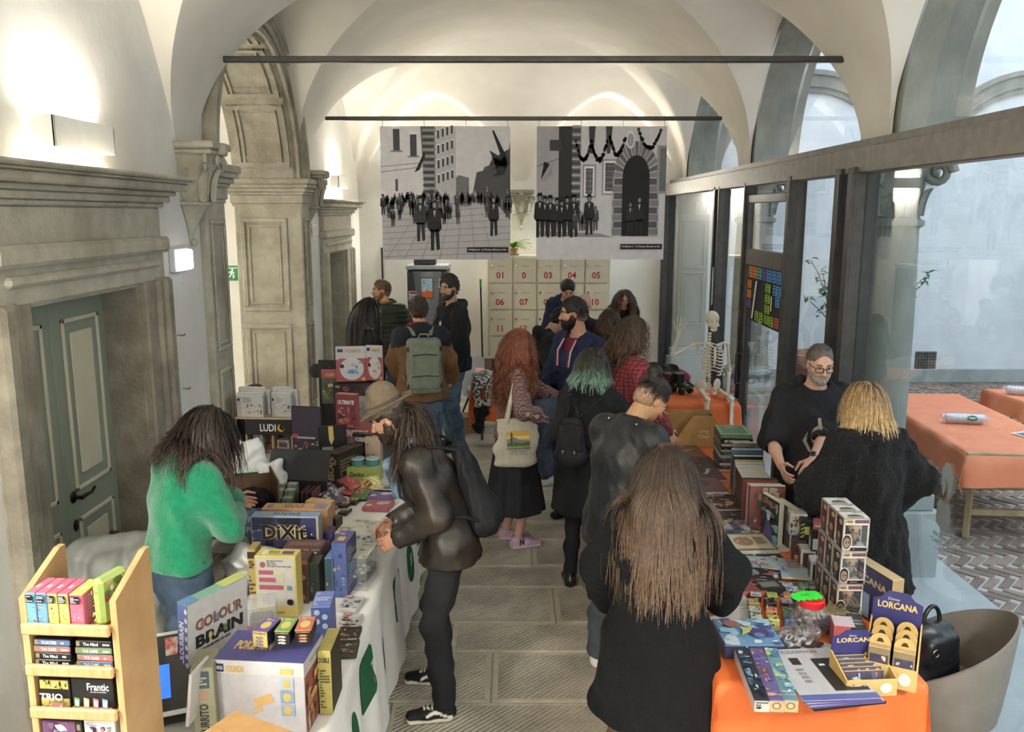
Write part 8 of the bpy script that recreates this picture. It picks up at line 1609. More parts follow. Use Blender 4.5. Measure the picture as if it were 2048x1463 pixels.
for(a,b)in(((-.2,-.16,0),(.2,-.15,.14)),((-.2,.15,0),(.2,.16,.26)),((-.2,-.16,0),(-.19,.16,.2)),((.19,-.16,0),(.2,.16,.30)),((-.2,-.16,0),(.2,.16,.01))):m=MB();m.box(a,b);m.build('side',CARDD,t)
m=MB();m.box((-.2,-.24,.0),(.2,0,.006),M=Matrix.Translation((0,-.155,.14))@Matrix.Rotation(R(-18),4,'X'));m.build('flap',CARDD,t)
heap('clothing','black clothing inside the open dark brown carton','clothing',(-1.62,4.84,TZ+.012),[((-.1,0,.1),(.1,0,.1),.09,.09),((0,.04,.12),(.06,-.02,.16),.08,.06)],BLACKF,.012,28,seed=8)
WB=pm('white_plastic_bag','#d6d6d3','#e2e2df',6,.35,.15,bscale=14)
c=(-1.68,5.25,TZ);t=heap('plastic_bag','white plastic bag with a green logo behind the open carton','bag',c,[((-.12,0,.12),(.10,0,.14),.15,.13),((-.05,0,.2),(0,.02,.34),.13,.07),((.1,-.02,.08),(.16,-.04,.22),.09,.07)],WB,.012,34,.009,3)
p_=Print(.2,.16,Matrix.Translation((-.08,-.165,.10))@Matrix.Rotation(math.pi/2,4,'X'),step=.002);p_.poly([(.05,.1),(.1,.02),(.9,.0),(1,.5),(.85,.98),(.1,.9)],'#1f5a36');p_.text('Maestro',.5,.55,.25,'#e9ebe4',fit=.8,shear=.2);p_.text('GIOCATTOLI',.5,.25,.09,'#d0d9cc',fit=.6);p_.build('logo',t,MATTE)
heap('plastic_bag','torn white plastic bag lying below the open carton','bag',(-1.36,4.18,TZ),[((-.08,0,.05),(.08,.02,.06),.08,.07),((.05,-.04,.1),(.12,-.06,.04),.05,.04)],WB,.02,26,.01,5)
product('game_box','blue and white triangular game board leaning by the Dixit boxes','game board',at(490,1122,z=TZ)+Vector((0,.1,0)),(.16,.02,.25),R(30),{'*':'#4a7aa8'},None,rot=(R(-24),R(12),R(30)),F=ALL(lambda p:p.poly([(0,0),(.6,0),(.3,.4),(0,.3)],'#c9ccce'),T_('FOR','#d9e4ec',.6,.75,.12,.5,bold=.04),T_('PLAY','#d9e4ec',.6,.52,.12,.6,bold=.04)))
product('note_stack','stack of printed white leaflets beside the mustard box','leaflets',at(470,1190,z=TZ),(.13,.16,.05),R(10),{'*':'#bdbbb8'},None,T=LN(.08,.1,.92,.9,8,'#6a7a8a'),F=LN(.05,.1,.95,.9,3,'#8a8a8a'))
product('card_sheet','sheet of orange and red stickers in front of the Colour Brain box','stickers',at(385,1310,z=TZ),(.16,.2,.006),R(-30),{'*':'#c9c4bc'},None,T=ALL(*[EL(.2+.2*(i%4),.2+.2*(i//4),.07,.07,('#d0542a','#c9a23a','#b02a2a')[i%3])for i in range(16)]))
# ================================================================== the book table, the skeleton and what hangs about
def flat(name,lab,cat,px_,py_,w,d,t_,yaw=0,c='#888888',z=TZ,fn=None,group=None,edge=None,mat=None):
 p=at(px_,py_,z=z+t_);p.z=z
 return product(name,lab,cat,p,(w,d,t_),R(yaw),{'*':edge or '#c9c2b2','T':c,'L':c},group,mat=mat,bev=.0015,T=fn)
Z0=TZ
flat('book','brown patterned book lying flat before the chips box','book',1372,902,.26,.34,.02,4,'#6a4424',fn=ART(['#8a5a2e','#b5803f','#5a3a1f'],61,(.04,.04,.96,.96),'#70482a',20,.2))
flat('book','pale book lying flat next to the brown patterned one','book',1322,906,.2,.28,.02,-6,'#bdb8ae',fn=ART(GREY,62,(.1,.1,.9,.9),None,8,.2))
flat('book','dark grey book lying flat near the tall stack','book',1398,924,.24,.32,.02,2,'#3a3634',fn=ART(GREY+FIRE,63,(.06,.06,.94,.94),None,16,.2))
flat('book','deep red book with white curly title beside the tall stack','book',1410,946,.24,.3,.018,2,'#4f1f26',fn=ALL(ART(['#5f2630','#7a3440','#3a161c'],64,(.03,.03,.97,.97),None,10,.4),T_('Vampiri','#dcd4d0',.6,.6,.14,.6,rot=70,bold=.03)))
flat('book','dusty red book with a dark oval on the cover','book',1412,968,.23,.3,.03,2,'#6f3238',fn=ALL(RC(.04,.04,.96,.96,'#77363d'),EL(.45,.6,.22,.2,'#3f3a3c')))
flat('book','dark book with big white letters and burning scene','book',1440,1001,.25,.31,.03,2,'#3a2f2a',fn=ALL(ART(FIRE+['#c9b48a','#26201e'],65,(.03,.03,.97,.64),None,26,.2),T_('INCIA','#dcd8d0',.5,.86,.12,.86,bold=.06),LN(.2,.67,.8,.75,1,'#cfcac2')))
flat('book','black book with small gold and white marks','book',1445,1026,.26,.22,.02,2,'#231e1c',fn=ART(['#8a6a3a','#c9bfae','#2f2826','#5a3a26'],66,(.05,.1,.95,.9),None,20,.1))
flat('book','blue and white illustrated book with red sky','book',1471,1050,.29,.28,.018,2,'#5a6a8a',fn=ALL(RC(.0,.3,.4,1,'#b5b9b4'),ART(['#b84a2a','#c9cdd6','#3a4a8a','#d9b48a','#26305a','#7a8ab4'],67,(.03,.03,.97,.8),None,30,.24)))
flat('book','thick teal framed book with a parchment map cover','book',1496,1082,.27,.25,.035,3,'#3f6a6c',fn=ALL(RC(.05,.06,.95,.94,'#c2a878'),RC(.1,.12,.9,.88,'#d6ccae'),EL(.4,.5,.2,.26,'#a8744a'),ART(['#b5845a','#7a94a0','#d9cfb0','#8a4a34'],68,(.22,.24,.6,.76),None,14,.2),LN(.64,.3,.86,.7,4,'#8a7a5a')))
flat('book','dark grey book beside the teal framed one','book',1441,1088,.16,.26,.035,3,'#33353a',fn=EL(.4,.7,.2,.1,'#6a6a5a'))
flat('book','black comic album with orange border under the yellow one','book',1512,1113,.31,.24,.012,6,'#c9562a',fn=ALL(RC(.04,.05,.97,.96,'#262422'),ART(['#d9d4c4','#3a3632','#8a8478'],69,(.2,.4,.95,.95),None,16,.16)))
flat('comic_album','bright yellow comic album with crowded cartoon fight','book',1545,1132,.34,.25,.012,-10,'#c9972a',z=Z0+.012,fn=ALL(ART(['#c9443a','#4a7ab8','#e0d8c4','#6aa0b4','#d9b44a','#3a3a44','#b8d0d9'],70,(.08,.16,.70,.94),'#9ab4bc',40,.14),*[T_(w_,'#8a2a1e',.84,.8-.14*i,.09,.26,bold=.06)for i,w_ in enumerate(('LA SAGA','DELLA','SPADA','INFINITA'))]))
flat('book','dark book with a pale moon on the cover','book',1455,1127,.17,.26,.02,3,'#3d3b42',fn=ALL(EL(.55,.7,.2,.14,'#8a8478'),EL(.55,.7,.12,.09,'#b8b2a4')))
flat('book','red and black fantasy book near the dice boxes','book',1470,1160,.24,.26,.03,3,'#8a2a26',edge='#b8403a',fn=ALL(ART(['#c24a34','#2a2224','#a8282a','#d98a4a','#4a3430'],71,(.03,.1,.97,.97),None,24,.26),LN(.1,.03,.8,.09,1,'#c9b4a0')))
flat('card_album','small black and white card on the yellow album','card',1532,1147,.15,.14,.006,-14,'#26262a',z=Z0+.026,fn=ART(['#d9d9dc','#3a3a40','#8a8a90','#a83a3a'],72,(.04,.04,.96,.96),None,18,.24))
for i in range(3):flat('booster_pack',['gold lettered slim packet beside the grey tin','orange lettered slim packet beside the grey tin','violet slim packet beside the grey tin'][i],'card packet',1486+13*i,1168,.035,.15,.02,-14,['#3a2f26','#5a2a26','#5a5a8a'][i],fn=LN(.2,.1,.8,.95,3,['#c9a04a','#d9a84a','#8a8ab4'][i]))
flat('card_tin','dark tin with a grey engraved plate','card tin',1538,1168,.13,.10,.035,10,'#26262a',edge='#2a2a2e',fn=ALL(RC(.14,.2,.86,.86,'#6f6f68'),RC(.2,.3,.8,.76,'#83837a')))
flat('magazine','grey magazine edge sticking out behind the dice boxes','magazine',1594,1166,.30,.06,.02,3,'#4a4a50',fn=ART(GREY,73,(.05,.1,.95,.9),None,16,.1))
flat('book','white book with a small grey bird on its cover','book',1455,1216,.26,.27,.012,4,'#bfbdb8',edge='#cfcbc2',fn=ALL(EL(.45,.5,.12,.07,'#6a6a6a'),EL(.56,.54,.05,.05,'#8a8078'),LN(.44,.3,.48,.44,2,'#8a8a8a'),*[RC(.72+.02*i,.85-.13*i,.80+.02*i,.87-.13*i,'#5a5a5a')for i in range(6)]))
flat('game_box','blue swirled card game box with a golden star','game box',1494,1263,.25,.24,.06,0,'#3f7ab0',edge='#22244a',fn=ALL(ART(['#4a9ac9','#8fc9e0','#2a4a9a','#c9dce6'],74,(.02,.02,.98,.98),'#4f8fc0',24,.3),EL(.28,.74,.14,.13,'#a8542e'),lambda p:p.poly([(.4,.66),(.5,.58),(.62,.68),(.58,.5),(.68,.36),(.5,.4),(.36,.3),(.42,.48)],'#c9c060'),EL(.68,.38,.16,.16,'#4a2f6a'),EL(.66,.3,.09,.09,'#3a6ac0')))
for i,(xa,xb,c,pal)in enumerate(((1525,1478,'#26303c',['#2a3a4a','#5a8ab0','#a8c4d6','#1a1f28','#3f5a74']),(1554,1507,'#5a4a90',['#c9542e','#7a3a3a','#6a5aa8','#d98a5a','#4a3f8a']),(1582,1536,'#5a8a9a',['#3a6aa8','#8fc0c9','#a8c05a','#4a9ac0','#d0dcc9']))):
 a=at(xa,1400,z=TZ+.05);b=at(xb,1284,z=TZ+.05);mid=(a+b)/2;mid.z=TZ;yw=math.degrees(math.atan2(-(b.x-a.x),b.y-a.y))
 product('playmat_box',['long slim dark blue box nearest the coat woman','long slim orange and violet box between two others','long slim sea-green box beside the white packs'][i],'game box',mid,(.058,(b-a).length,.05),R(yw),{'*':c,'F':'#c9c4b8' if i==0 else '#c2a468','L':'#b5b5b8' if i==0 else c},None,T=ALL(ART(pal,80+i,(.03,.06,.97,.94),None,30,.5),T_('LORCANA','#d9d4c4',.5,.97 if i==0 else .05,.03,.8)),F=ALL(LN(.1,.1,.9,.9,4,'#3a3a3a')if i==0 else EL(.5,.55,.3,.3,'#8a6a30'),EL(.5,.55,.18,.18,'#d0b478')if i else RC(.2,.3,.4,.5,'#2a2a2a')))
for i in range(4):
 flat('portfolio_pack',['lowest black flat album pack in the pile by the orange table edge','violet edged flat album pack second from the bottom of the pile','violet edged flat album pack third from the bottom of the pile','uppermost flat album pack with a black panel and grey sheet'][i],'album pack',1648-2*i,1356-4*i,.30,.38,.011,10-2*i,'#26262a' if i==0 else '#b9b9bc',z=TZ+.012*i,edge='#1d1d22' if i==0 else '#4a3f8a',mat=GLOSSY,group='flat album packs',fn=ALL(RC(0,0,1,.10,'#2f4a9a'),RC(.5,.15,.96,.78,'#232326'),RC(.2,.66,.33,.8,'#2f2a30'),T_('FLEXXFOLIO','#6a6a6e',.42,.92,.06,.5),LN(.2,.3,.3,.6,4,'#8a8a8e'),lambda p:p.poly([(.72,.2),(.8,.34),(.92,.28),(.86,.2)],'#b9c0c9'),RC(.55,.62,.63,.66,'#d9d9dc'))if i==3 else None)
r=random.Random(12);DB=[('#8a2a3a','crimson'),('#c9742e','amber'),('#a88a2a','gold'),('#7a8a9a','slate'),('#5a2a5a','plum'),('#b5c23a','lime'),('#b84a5a','rose'),('#5a8a5a','green'),('#9a9aa4','silver'),('#3a3a44','smoke'),('#4a6a9a','blue'),('#c9c9cc','white')]
k=0
for j in range(5):
 for i in range(5):
  if(i,j)in((4,0),(4,1),(3,0),(0,4)):continue
  c,nm=DB[(i*5+j*7+i*j)%12];b=at(1512+33*i-3*j+8*(j>2),1256-19*j,z=TZ);s_=.052
  o=product('dice_box','%s dice in a clear cube box, %s in the %s row from the blue box'%(nm,['first','second','third','fourth','fifth'][i],['first','second','third','fourth','fifth'][j]),'dice box',b,(s_,s_,(.055,.05,.045,.03,.03)[j]),R(-8+r.uniform(-8,8)),{'*':c},'dice boxes on the book table',bev=.004,mat=GLOSSY,T=ART([c,'#d9d4d0','#3a3438',c],90+k,(.08,.08,.92,.92),'#c9c4c4' if k%3==0 else None,12,.24),F=ART([c,'#cfcaca','#2a2628'],130+k,(.1,.1,.9,.9),None,8,.3));k+=1
flat('card_album','dark tray of pale dice beside the tall figure boxes','dice tray',1612,1196,.13,.14,.03,-8,'#2a2a28',edge='#2a2a28',fn=lambda p:[p.ell(.25+.25*(i%3),.3+.4*(i//3),.09,.12,'#9aa89a')for i in range(6)])
flat('photo_cards','pale blue illustrated cards laid beside the grey magazine','cards',1590,1180,.17,.10,.008,2,'#8a9ab0',fn=ART(['#a8b4c9','#c9b8c0','#6a7a94'],75,(.04,.04,.96,.96),None,12,.3))
JP=at(1618,1262,z=TZ);t=empty('candy_jar',JP,R(10),'clear round jar with a red lid and a bright green price note','jar')
m=MB();m.lathe([(.05,.0),(.075,.01),(.092,.05),(.085,.10),(.06,.13),(.05,.135)],32,cap=False);m.build('glass_body',glass_mat('jar_glass',(.95,.96,.96),.08,.02,.05),t);m=MB();m.lathe([(.058,.13),(.06,.135),(.06,.158),(.055,.163),(.001,.163)],32,cap=False);m.build('lid',pm('red_lid','#b81a20','#c4242a',5,.3),t)
m=MB();P=[(-.09,0),(-.08,.04),(-.02,.06),(.05,.05),(.05,-.01)]+[(.05-.014*i,-.02-.012*(i%2))for i in range(1,10)];m.prism(P,.165,.167);nt_=m.build('note',pm('fluorescent_green','#2fd03a','#38dc44',5,.6),t);p_=Print(.06,.04,Matrix.Translation((-.05,0,.167)));p_.text('2,50',.5,.5,.5,'#1f3a1f');p_.build('handwriting',nt_,MATTE)
m=MB();r=random.Random(3)
for i in range(60):a=r.uniform(0,6.28);q=r.uniform(0,.075);m.box((-.008,-.008,-.008),(.008,.008,.008),lin(r.choice(['#8a5a3a','#3a3a44','#6a4a5a','#9a9a9a','#4a5a6a'])),M=Matrix.Translation((q*math.cos(a),q*math.sin(a),r.uniform(.012,.06)))@Euler((r.random()*3,r.random()*3,0)).to_matrix().to_4x4())
m.build('loose_dice',GLOSSY,t)['kind']='stuff'
t=empty('dice_bag',at(1590,1292,z=TZ),R(-10),'crumpled clear bag of mixed dice before the jar','bag');F=Field((-.14,-.1,-.02),(.14,.1,.12),.006);F.ell((0,0,.035),(.10,.075,.045),None,.02);F.cone((.03,.02,.05),(.09,.03,.07),.04,.02,.03);F.folds(.007,70,3);F.plane((0,0,.001),(0,0,-1),.003);field_obj(F,'bag',glass_mat('crinkled_film',(.95,.95,.95),.14,.08,.05),t)
m=MB()
for i in range(90):a=r.uniform(0,6.28);q=r.uniform(0,.08);m.box((-.0075,)*3,(.0075,)*3,lin(r.choice(['#3a4a7a','#7a9ab0','#c9c9d0','#3a6a5a','#5a3a5a','#26262e'])),M=Matrix.Translation((q*math.cos(a),q*math.sin(a)*.7,r.uniform(.01,.045)))@Euler((r.random()*3,r.random()*3,0)).to_matrix().to_4x4())
m.build('dice',GLOSSY,t)['kind']='stuff'
flat('card_pack','orange and black card packet leaning over the dice bag','card packet',1625,1288,.07,.09,.02,-40,'#8a3f26',z=TZ+.02,fn=ART(FIRE,76,(.06,.06,.94,.7),'#2a2222',14,.3));flat('leaflet_pile','pile of folded white packets behind the album packs','packets',1655,1300,.13,.13,.03,-30,'#c4c2be')
for i,(px_,py_,c)in enumerate(((1672,1208,'#b89a4a'),(1655,1222,'#b59a4c'),(1688,1222,'#b89c50'),(1706,1216,'#c2bdb0'),(1690,1240,'#a88f44'),(1664,1240,'#2a2a2a'))):flat('card_deck',['yellow topped card deck nearest the figure boxes','yellow topped card deck beside the jar lid','yellow topped card deck in the middle of the decks','white card deck beside the purple display','yellow and black card deck toward the red box','black card deck behind the red box'][i],'card deck',px_,py_,.07,.10,.05,-30,c,edge='#26262a' if i not in(3,)else '#c9c6be',group='card decks by the figure boxes',fn=ALL(RC(.1,.1,.9,.9,'#c9b478' if i<5 and i!=3 else '#3a3a3a'),LN(.15,.2,.85,.8,3,'#8a7440')))
pb('game_box','red and magenta card box standing with white ribs','game box',(1666,1252,1706,1308),.10,cols={'*':'#a81f34','T':'#c9b4c0','F':'#8a2450'},yaw=-12,F=ALL(RC(0,.6,1,1,'#c2242e'),*[RC(.4,.1+.15*i,.95,.2+.15*i,'#d9c4cc')for i in range(5)]));pb('game_box','black card box standing beside the magenta one','game box',(1700,1256,1728,1312),.14,cols={'*':'#1d1d20','T':'#2a2a2e'},yaw=-12,T=LN(.1,.2,.9,.8,3,'#8a8a8e'))
LG,LB='#b8975a','#2a2a5a'
def LOR(p,s=.2,y=.72):p.text('LORCANA',.5,y,s,'#d0b070',fit=.8,bold=.03);p.text('Disney',.42,y+s*.9,s*.5,'#d9d4c4',fit=-.3)
product('game_box','large purple and gold game box standing on edge behind the card decks','game box',at(1738,1242,z=TZ)+Vector((.02,.04,0)),(.06,.34,.26),R(14),{'*':LG,'L':LB,'T':'#c2a468'},None,L=ALL(RC(.02,.02,.98,.98,LB),lambda p:LOR(p,.13,.74),RC(.1,.1,.36,.5,'#4a5a8a'),ART(NIGHT,77,(.1,.1,.36,.5),None,10,.2),RC(.42,.06,.6,.5,'#7a94b8'),EL(.82,.3,.1,.12,LG)),F=EL(.5,.5,.2,.1,'#8a6a34'))
def display(loc,yaw,lab,w,d,hb,hf):
 t=empty('card_display',loc,R(yaw),lab,'card display');BL=pm('display_navy',LB,'#30306a',6,.5);GO=pm('display_gold',LG,'#c2a468',6,.5)
 m=MB();M=Matrix.Translation((0,d/2,0))@Matrix.Rotation(math.pi/2,4,'X');m.prism([(-w/2,0),(w/2,0),(w/2,hb*.86),(w*.34,hb*.9),(w*.2,hb),(-w*.2,hb),(-w*.34,hb*.9),(-w/2,hb*.86)],0,.006,M=M);bk=m.build('back_card',BL,t)
 p=Print(w,hb,Matrix.Translation((-w/2,d/2-.0065,0))@Matrix.Rotation(math.pi/2,4,'X'),step=.0008);LOR(p,.10,.80);p.build('title',bk,MATTE)
 for s_ in(-1,1):m=MB();m.prism([(-d/2,0),(d/2,0),(d/2,hb*.6),(-d/2,hf)],-.003,.003,M=Matrix.Translation((s_*w/2,0,0))@Matrix.Rotation(math.pi/2,4,'Z')@Matrix.Rotation(math.pi/2,4,'X'));m.build('side',GO,t)
 m=MB();m.box((-w/2,-d/2-.003,0),(w/2,-d/2+.003,hf),bev=.001);fr=m.build('front',GO,t);p=Print(w,hf,Matrix.Translation((-w/2,-d/2-.0032,0))@Matrix.Rotation(math.pi/2,4,'X'),step=.0008);LN(.06,.1,.5,.3,2,'#5a4620')(p);EL(.78,.5,.12,.3,'#c9d0c0')(p);[p.ell(.12+.12*i,.7,.035,.08,('#a83a2a','#8aa0b0','#7a94b4')[i])for i in range(3)];p.build('print',fr,MATTE);m=MB();m.box((-w/2,-d/2,0),(w/2,d/2,.005));m.build('base',GO,t);return t
def dplace(t,x,y,z=.006):return t.matrix_basis@Vector((x,y,z))
D1=display(at(1738,1390,z=TZ)+Vector((0,.07,0)),4,'short gold and navy card display at the corner of the orange table',.20,.15,.20,.07)
for i in range(6):product('booster_pack',['front','second','third','fourth','fifth','rearmost'][i]+' card packet lying in the short gold display','card packet',dplace(D1,-.01,-.045+.018*i,.008),(.16,.012,.075+.006*i),R(4),{'*':'#3a2f4a','T':'#b8975a'},'card packets in the short gold display',rot=(R(-20),0,R(4)),F=ART(['#8a3a3a','#3a3f7a','#c9a04a','#5a2a4a','#a8b4c9'],150+i,(.06,.08,.94,.9),None,14,.2))
D2=display(at(1802,1368,z=TZ)+Vector((.0,.09,0)),-28,'tall gold and navy display full of gold handled card boxes',.19,.24,.30,.09)
for i in range(6):
 x_,y_=(-.045 if i%2==0 else .045),-.085+.075*(i//2);o=product('handle_box','%s gold card box with a carry handle, on the %s side of the tall display'%(['front','middle','rear'][i//2],'inner' if i%2==0 else 'outer'),'card box',dplace(D2,x_,y_),(.08,.065,.15),R(-28),{'*':LG,'F':'#8a7444'},'gold handled card boxes',F=ALL(RC(.08,.1,.92,.8,'#3a3456'),ART(['#4a3f6a','#8a5a5a','#c9b48a','#2a2f5a'],170+i,(.1,.12,.9,.78),None,12,.3),EL(.78,.2,.14,.09,'#c9b078')))
 m=MB();M=Matrix.Translation((0,.003,.15))@Matrix.Rotation(math.pi/2,4,'X');q=[(.04*math.cos(math.pi*j/10),.045*math.sin(math.pi*j/10))for j in range(11)];m.prism(q,0,.004,M=M);hd=m.build('handle',MATS['display_gold'],o);p=Print(.03,.018,Matrix.Translation((-.015,-.0015,.158))@Matrix.Rotation(math.pi/2,4,'X'),step=.0008);p.poly([(0,.1),(1,.1),(.7,1),(.3,1)],'#3a2f20');p.build('finger_hole',hd,MATTE)
FX,FY=1.505,3.66;WIN=glass_mat('window_film',(.93,.94,.95),.06,.0,.04);FCOL=['#5a2428','#26262c','#2a2430'];HAIRC=['#3a2a22','#c9b48a','#1d1a1a','#6a4a30']
WH=attr_mat('box_white',.4)
def figure_box(i,j):
 w,d,h=.118,.094,.160;b=Vector((FX+w/2+.004*j,FY+d/2+i*.098,TZ+j*h));c=FCOL[(i+j)%3]if i<2 else FCOL[0]
 o=empty('figure_box',b,R(-1+2*((i+j)%2)),'%s white window box with a big-headed figure, %s column of the stack'%(['lowest','middle','top'][j],['front','second','rear'][i]),'toy box','figure window boxes')
 m=MB();g=lin('#c9c7c4')
 m.box((-w/2,-d/2,0),(w/2,d/2,.012),g);m.box((-w/2,-d/2,h-.006),(w/2,d/2,h),g);m.box((-w/2,d/2-.003,0),(w/2,d/2,h),lin(c));m.box((-w/2,-d/2,0),(-w/2+.002,d/2,h),g)
 for(x0,x1)in((-w/2,-w/2+.008),(w/2-.008,w/2)):m.box((x0,-d/2,0),(x1,-d/2+.002,h),g)
 m.box((-w/2,-d/2,0),(w/2,-d/2+.002,.026),g);m.box((-w/2,-d/2,h-.032),(w/2,-d/2+.002,h),g);m.box((w/2-.003,-d/2,0),(w/2,-d/2+.008,h),g);m.box((w/2-.003,d/2-.008,0),(w/2,d/2,h),g);m.build('carton',WH,o)
 p=Print(w,h,Matrix.Translation((-w/2,-d/2,0))@Matrix.Rotation(math.pi/2,4,'X'));p.ell(.22,.90,.16,.065,'#c9a85a');p.text('POP!',.22,.90,.05,'#2a2420',fit=.2,bold=.05);p.rect(.42,.86,.95,.95,'#3a1c22');LN(.45,.87,.93,.94,1,'#a83a3a')(p);p.rect(.3,.03,.93,.13,'#231c20');LN(.4,.05,.7,.11,1,'#b83a3a')(p);p.ell(.16,.3,.2,.24,'#d6d2cc');p.ell(.15,.3,.17,.21,HAIRC[(i+2*j)%4]);p.ell(.15,.28,.13,.15,'#9a765c');p.ell(.22,.29,.025,.03,'#1a1414');p.ell(.12,.29,.025,.03,'#1a1414');p.build('front_print',o)
 M,a,hh=face_M(w,d,h,'L');p=Print(a,hh,M);p.rect(.09,.06,.91,.95,c);p.ell(.62,.82,.2,.08,'#c9a868');p.ell(.5,.44,.24,.13,HAIRC[(i+j)%4]);p.ell(.5,.42,.19,.10,'#a8846a');p.poly([(.34,.34),(.66,.34),(.62,.1),(.38,.1)],'#6a5a54');p.ell(.2,.13,.09,.05,'#d9d4d0');p.build('side_print',o)
 p=Print(w,d,Matrix.Translation((-w/2,-d/2,h)));p.ell(.5,.3,.3,.24,'#4a3a30');p.rect(.2,.05,.8,.3,'#a8a6a2');p.text('POP!',.75,.8,.16,'#b89a5a',bold=.04);p.build('top_print',o)
 f=MB();f.ell((.012,.008,.095),(.030,.025,.026),14,lin('#b59478'));f.ell((.012,.015,.104),(.031,.024,.022),14,lin(HAIRC[(i+2*j+1)%4]))
 for q in(-1,1):f.ell((.012+q*.015,-.015,.092),(.005,.003,.006),8,lin('#161010'))
 f.ell((.012,.01,.052),(.016,.012,.022),12,lin('#8a7a6a'));
 for q in(-1,1):f.tube([(.012+q*.008,.01,.04),(.012+q*.01,.008,.014)],.007,8,lin('#4a4038'));f.tube([(.012+q*.014,.01,.066),(.012+q*.026,0,.045)],.005,8,lin('#8a7a6a'))
 f.build('figure',MATTE,o);m=MB();m.add([(-w/2+.008,-d/2+.0005,.026),(w/2-.002,-d/2+.0005,.026),(w/2-.002,-d/2+.0005,h-.032),(-w/2+.008,-d/2+.0005,h-.032)],[[0,1,2,3]]);m.add([(w/2-.0005,-d/2,.012),(w/2-.0005,d/2,.012),(w/2-.0005,d/2,h-.006),(w/2-.0005,-d/2,h-.006)],[[0,1,2,3]]);m.build('window',WIN,o)
for j in range(3):
 for i in range(3):figure_box(i,j)
for(lab,px_,py_,s_,z_,c,fn)in(('white boxed figure with a dark window, lower row before the tall figure boxes',1632,1160,(.075,.085,.12),0,'#c4c2be',RC(.15,.15,.85,.85,'#2f2420')),('second white window box beside the first in the lower row',1612,1136,(.075,.085,.12),0,'#c4c2be',RC(.15,.15,.85,.85,'#4a2a24')),('dark red small box in the lower row of boxes',1596,1122,(.07,.08,.13),0,'#4a1f20',ART(FIRE,5,(.1,.1,.9,.9))),('black figure box with white panel in the upper row',1630,1140,(.07,.08,.115),.12,'#1d1a1a',RC(.1,.08,.9,.6,'#b5b5b4')),('black and yellow striped small box in the upper row',1608,1120,(.07,.08,.11),.13,'#23231f',ALL(*[lambda p,i=i:p.poly([(.02,.1+.2*i),(.3,.2+.2*i),(.3,.28+.2*i),(.02,.18+.2*i)],'#b5b53a')for i in range(4)],RC(.3,.3,.95,.7,'#b5b53a'))),('white topped box with a fiery side at the end of the upper row',1590,1108,(.09,.1,.12),.13,'#c9c7c2',ART(SEA+FIRE,7,(.04,.04,.6,.9)))):
 q=at(px_,py_,z=TZ);q.z=TZ+z_;product('figure_case',lab,'small box',q,s_,R(-10),{'*':c,'T':c},None,F=fn,L=fn)
product('small_case','small red box lying on the black figure box','small box',at(1630,1140,z=TZ)+Vector((0,0,.236)),(.05,.07,.04),R(-20),{'*':'#a8222e'},None,F=LN(.2,.3,.8,.7,1,'#e0c4c4'))
def sb(lab,x,y,w,t_,h,c,yaw=0,F=None,edge='#cfc8b4',spine=None,L=None):return product('book',lab,'book',(x,y,TZ),(w,t_,h),R(yaw),{'*':edge,'F':c,'L':spine or c,'B':c},None,bev=.001,F=F,L=L)
sb('grey fantasy manual standing up with a crest on its cover',1.62,5.62,.215,.02,.30,'#7d776c',-3,ALL(ART(['#8f897c','#6a6459','#a89f8c'],31,(.04,.04,.96,.96),None,14,.4),T_('Queens Fury','#3a2a1c',.5,.76,.08,.8),lambda p:p.poly([(.4,.9),(.6,.9),(.58,.66),(.5,.58),(.42,.66)],'#6a4a2a')),spine='#23335a')
sb('blue manual with a white peak standing in front of the grey one',1.585,5.52,.20,.02,.28,'#2f6a9a',-3,ALL(RC(.05,.05,.95,.6,'#4a7aa0'),lambda p:p.poly([(.4,.5),(.5,.86),(.6,.5)],'#d0d9de')),spine='#2a5a8a')
sb('black standing manual with cream page edges',1.57,5.42,.19,.03,.262,'#1d1c1a',-3,spine='#1a1918',L=T_('ANDY','#c9c4b4',.5,.2,.5,.2,vert=True))
sb('slim yellow standing booklet',1.56,5.36,.19,.012,.25,'#b8a44a',-3,spine='#c2ac4e');sb('slim white and blue standing booklet',1.555,5.32,.19,.02,.245,'#b5bcc9',-3,spine='#7a8aa8')
for i in range(16):sb(['orange','black','dark brown','black'][i%4]+' slim booklet, %s from the back of the tight upright row'%'first second third fourth fifth sixth seventh eighth ninth tenth eleventh twelfth thirteenth fourteenth fifteenth sixteenth'.split()[i],1.54-.002*i,5.28-.0205*i,.175,.018,.235-.001*(i%3),['#a8482a','#1d1a1a','#3a2a22','#26242a'][i%4],-3,ART(FIRE,50,(.03,.03,.97,.97))if i==15 else None,spine=['#8a3a24','#17161a','#2a201c','#1d1d22'][i%4],L=LN(.1,.3,.9,.7,1,'#c9bfae')if i%2 else None)
sb('red ring binder standing behind the white magazine',1.50,4.90,.20,.045,.27,'#8f1f22',-3,edge='#23231f',spine='#a3262a');sb('white magazine standing between the binder and the comic',1.50,4.82,.20,.028,.265,'#b5b4ae',-3,edge='#b9b88a',spine='#c4c2bc');sb('tall comic with red and green artwork standing upright',1.50,4.76,.205,.03,.275,'#8a3a34',-3,ART(['#9a3a34','#c9c0b4','#4a6a3a','#c26a4a','#5a5a60'],33,(.03,.03,.97,.97),None,24,.3),spine='#7a4a3a',L=ART(['#9a3a34','#c9c0b4','#4a6a3a','#b54a3a','#4a2a26'],36,(.05,.03,.95,.97),None,22,.6))
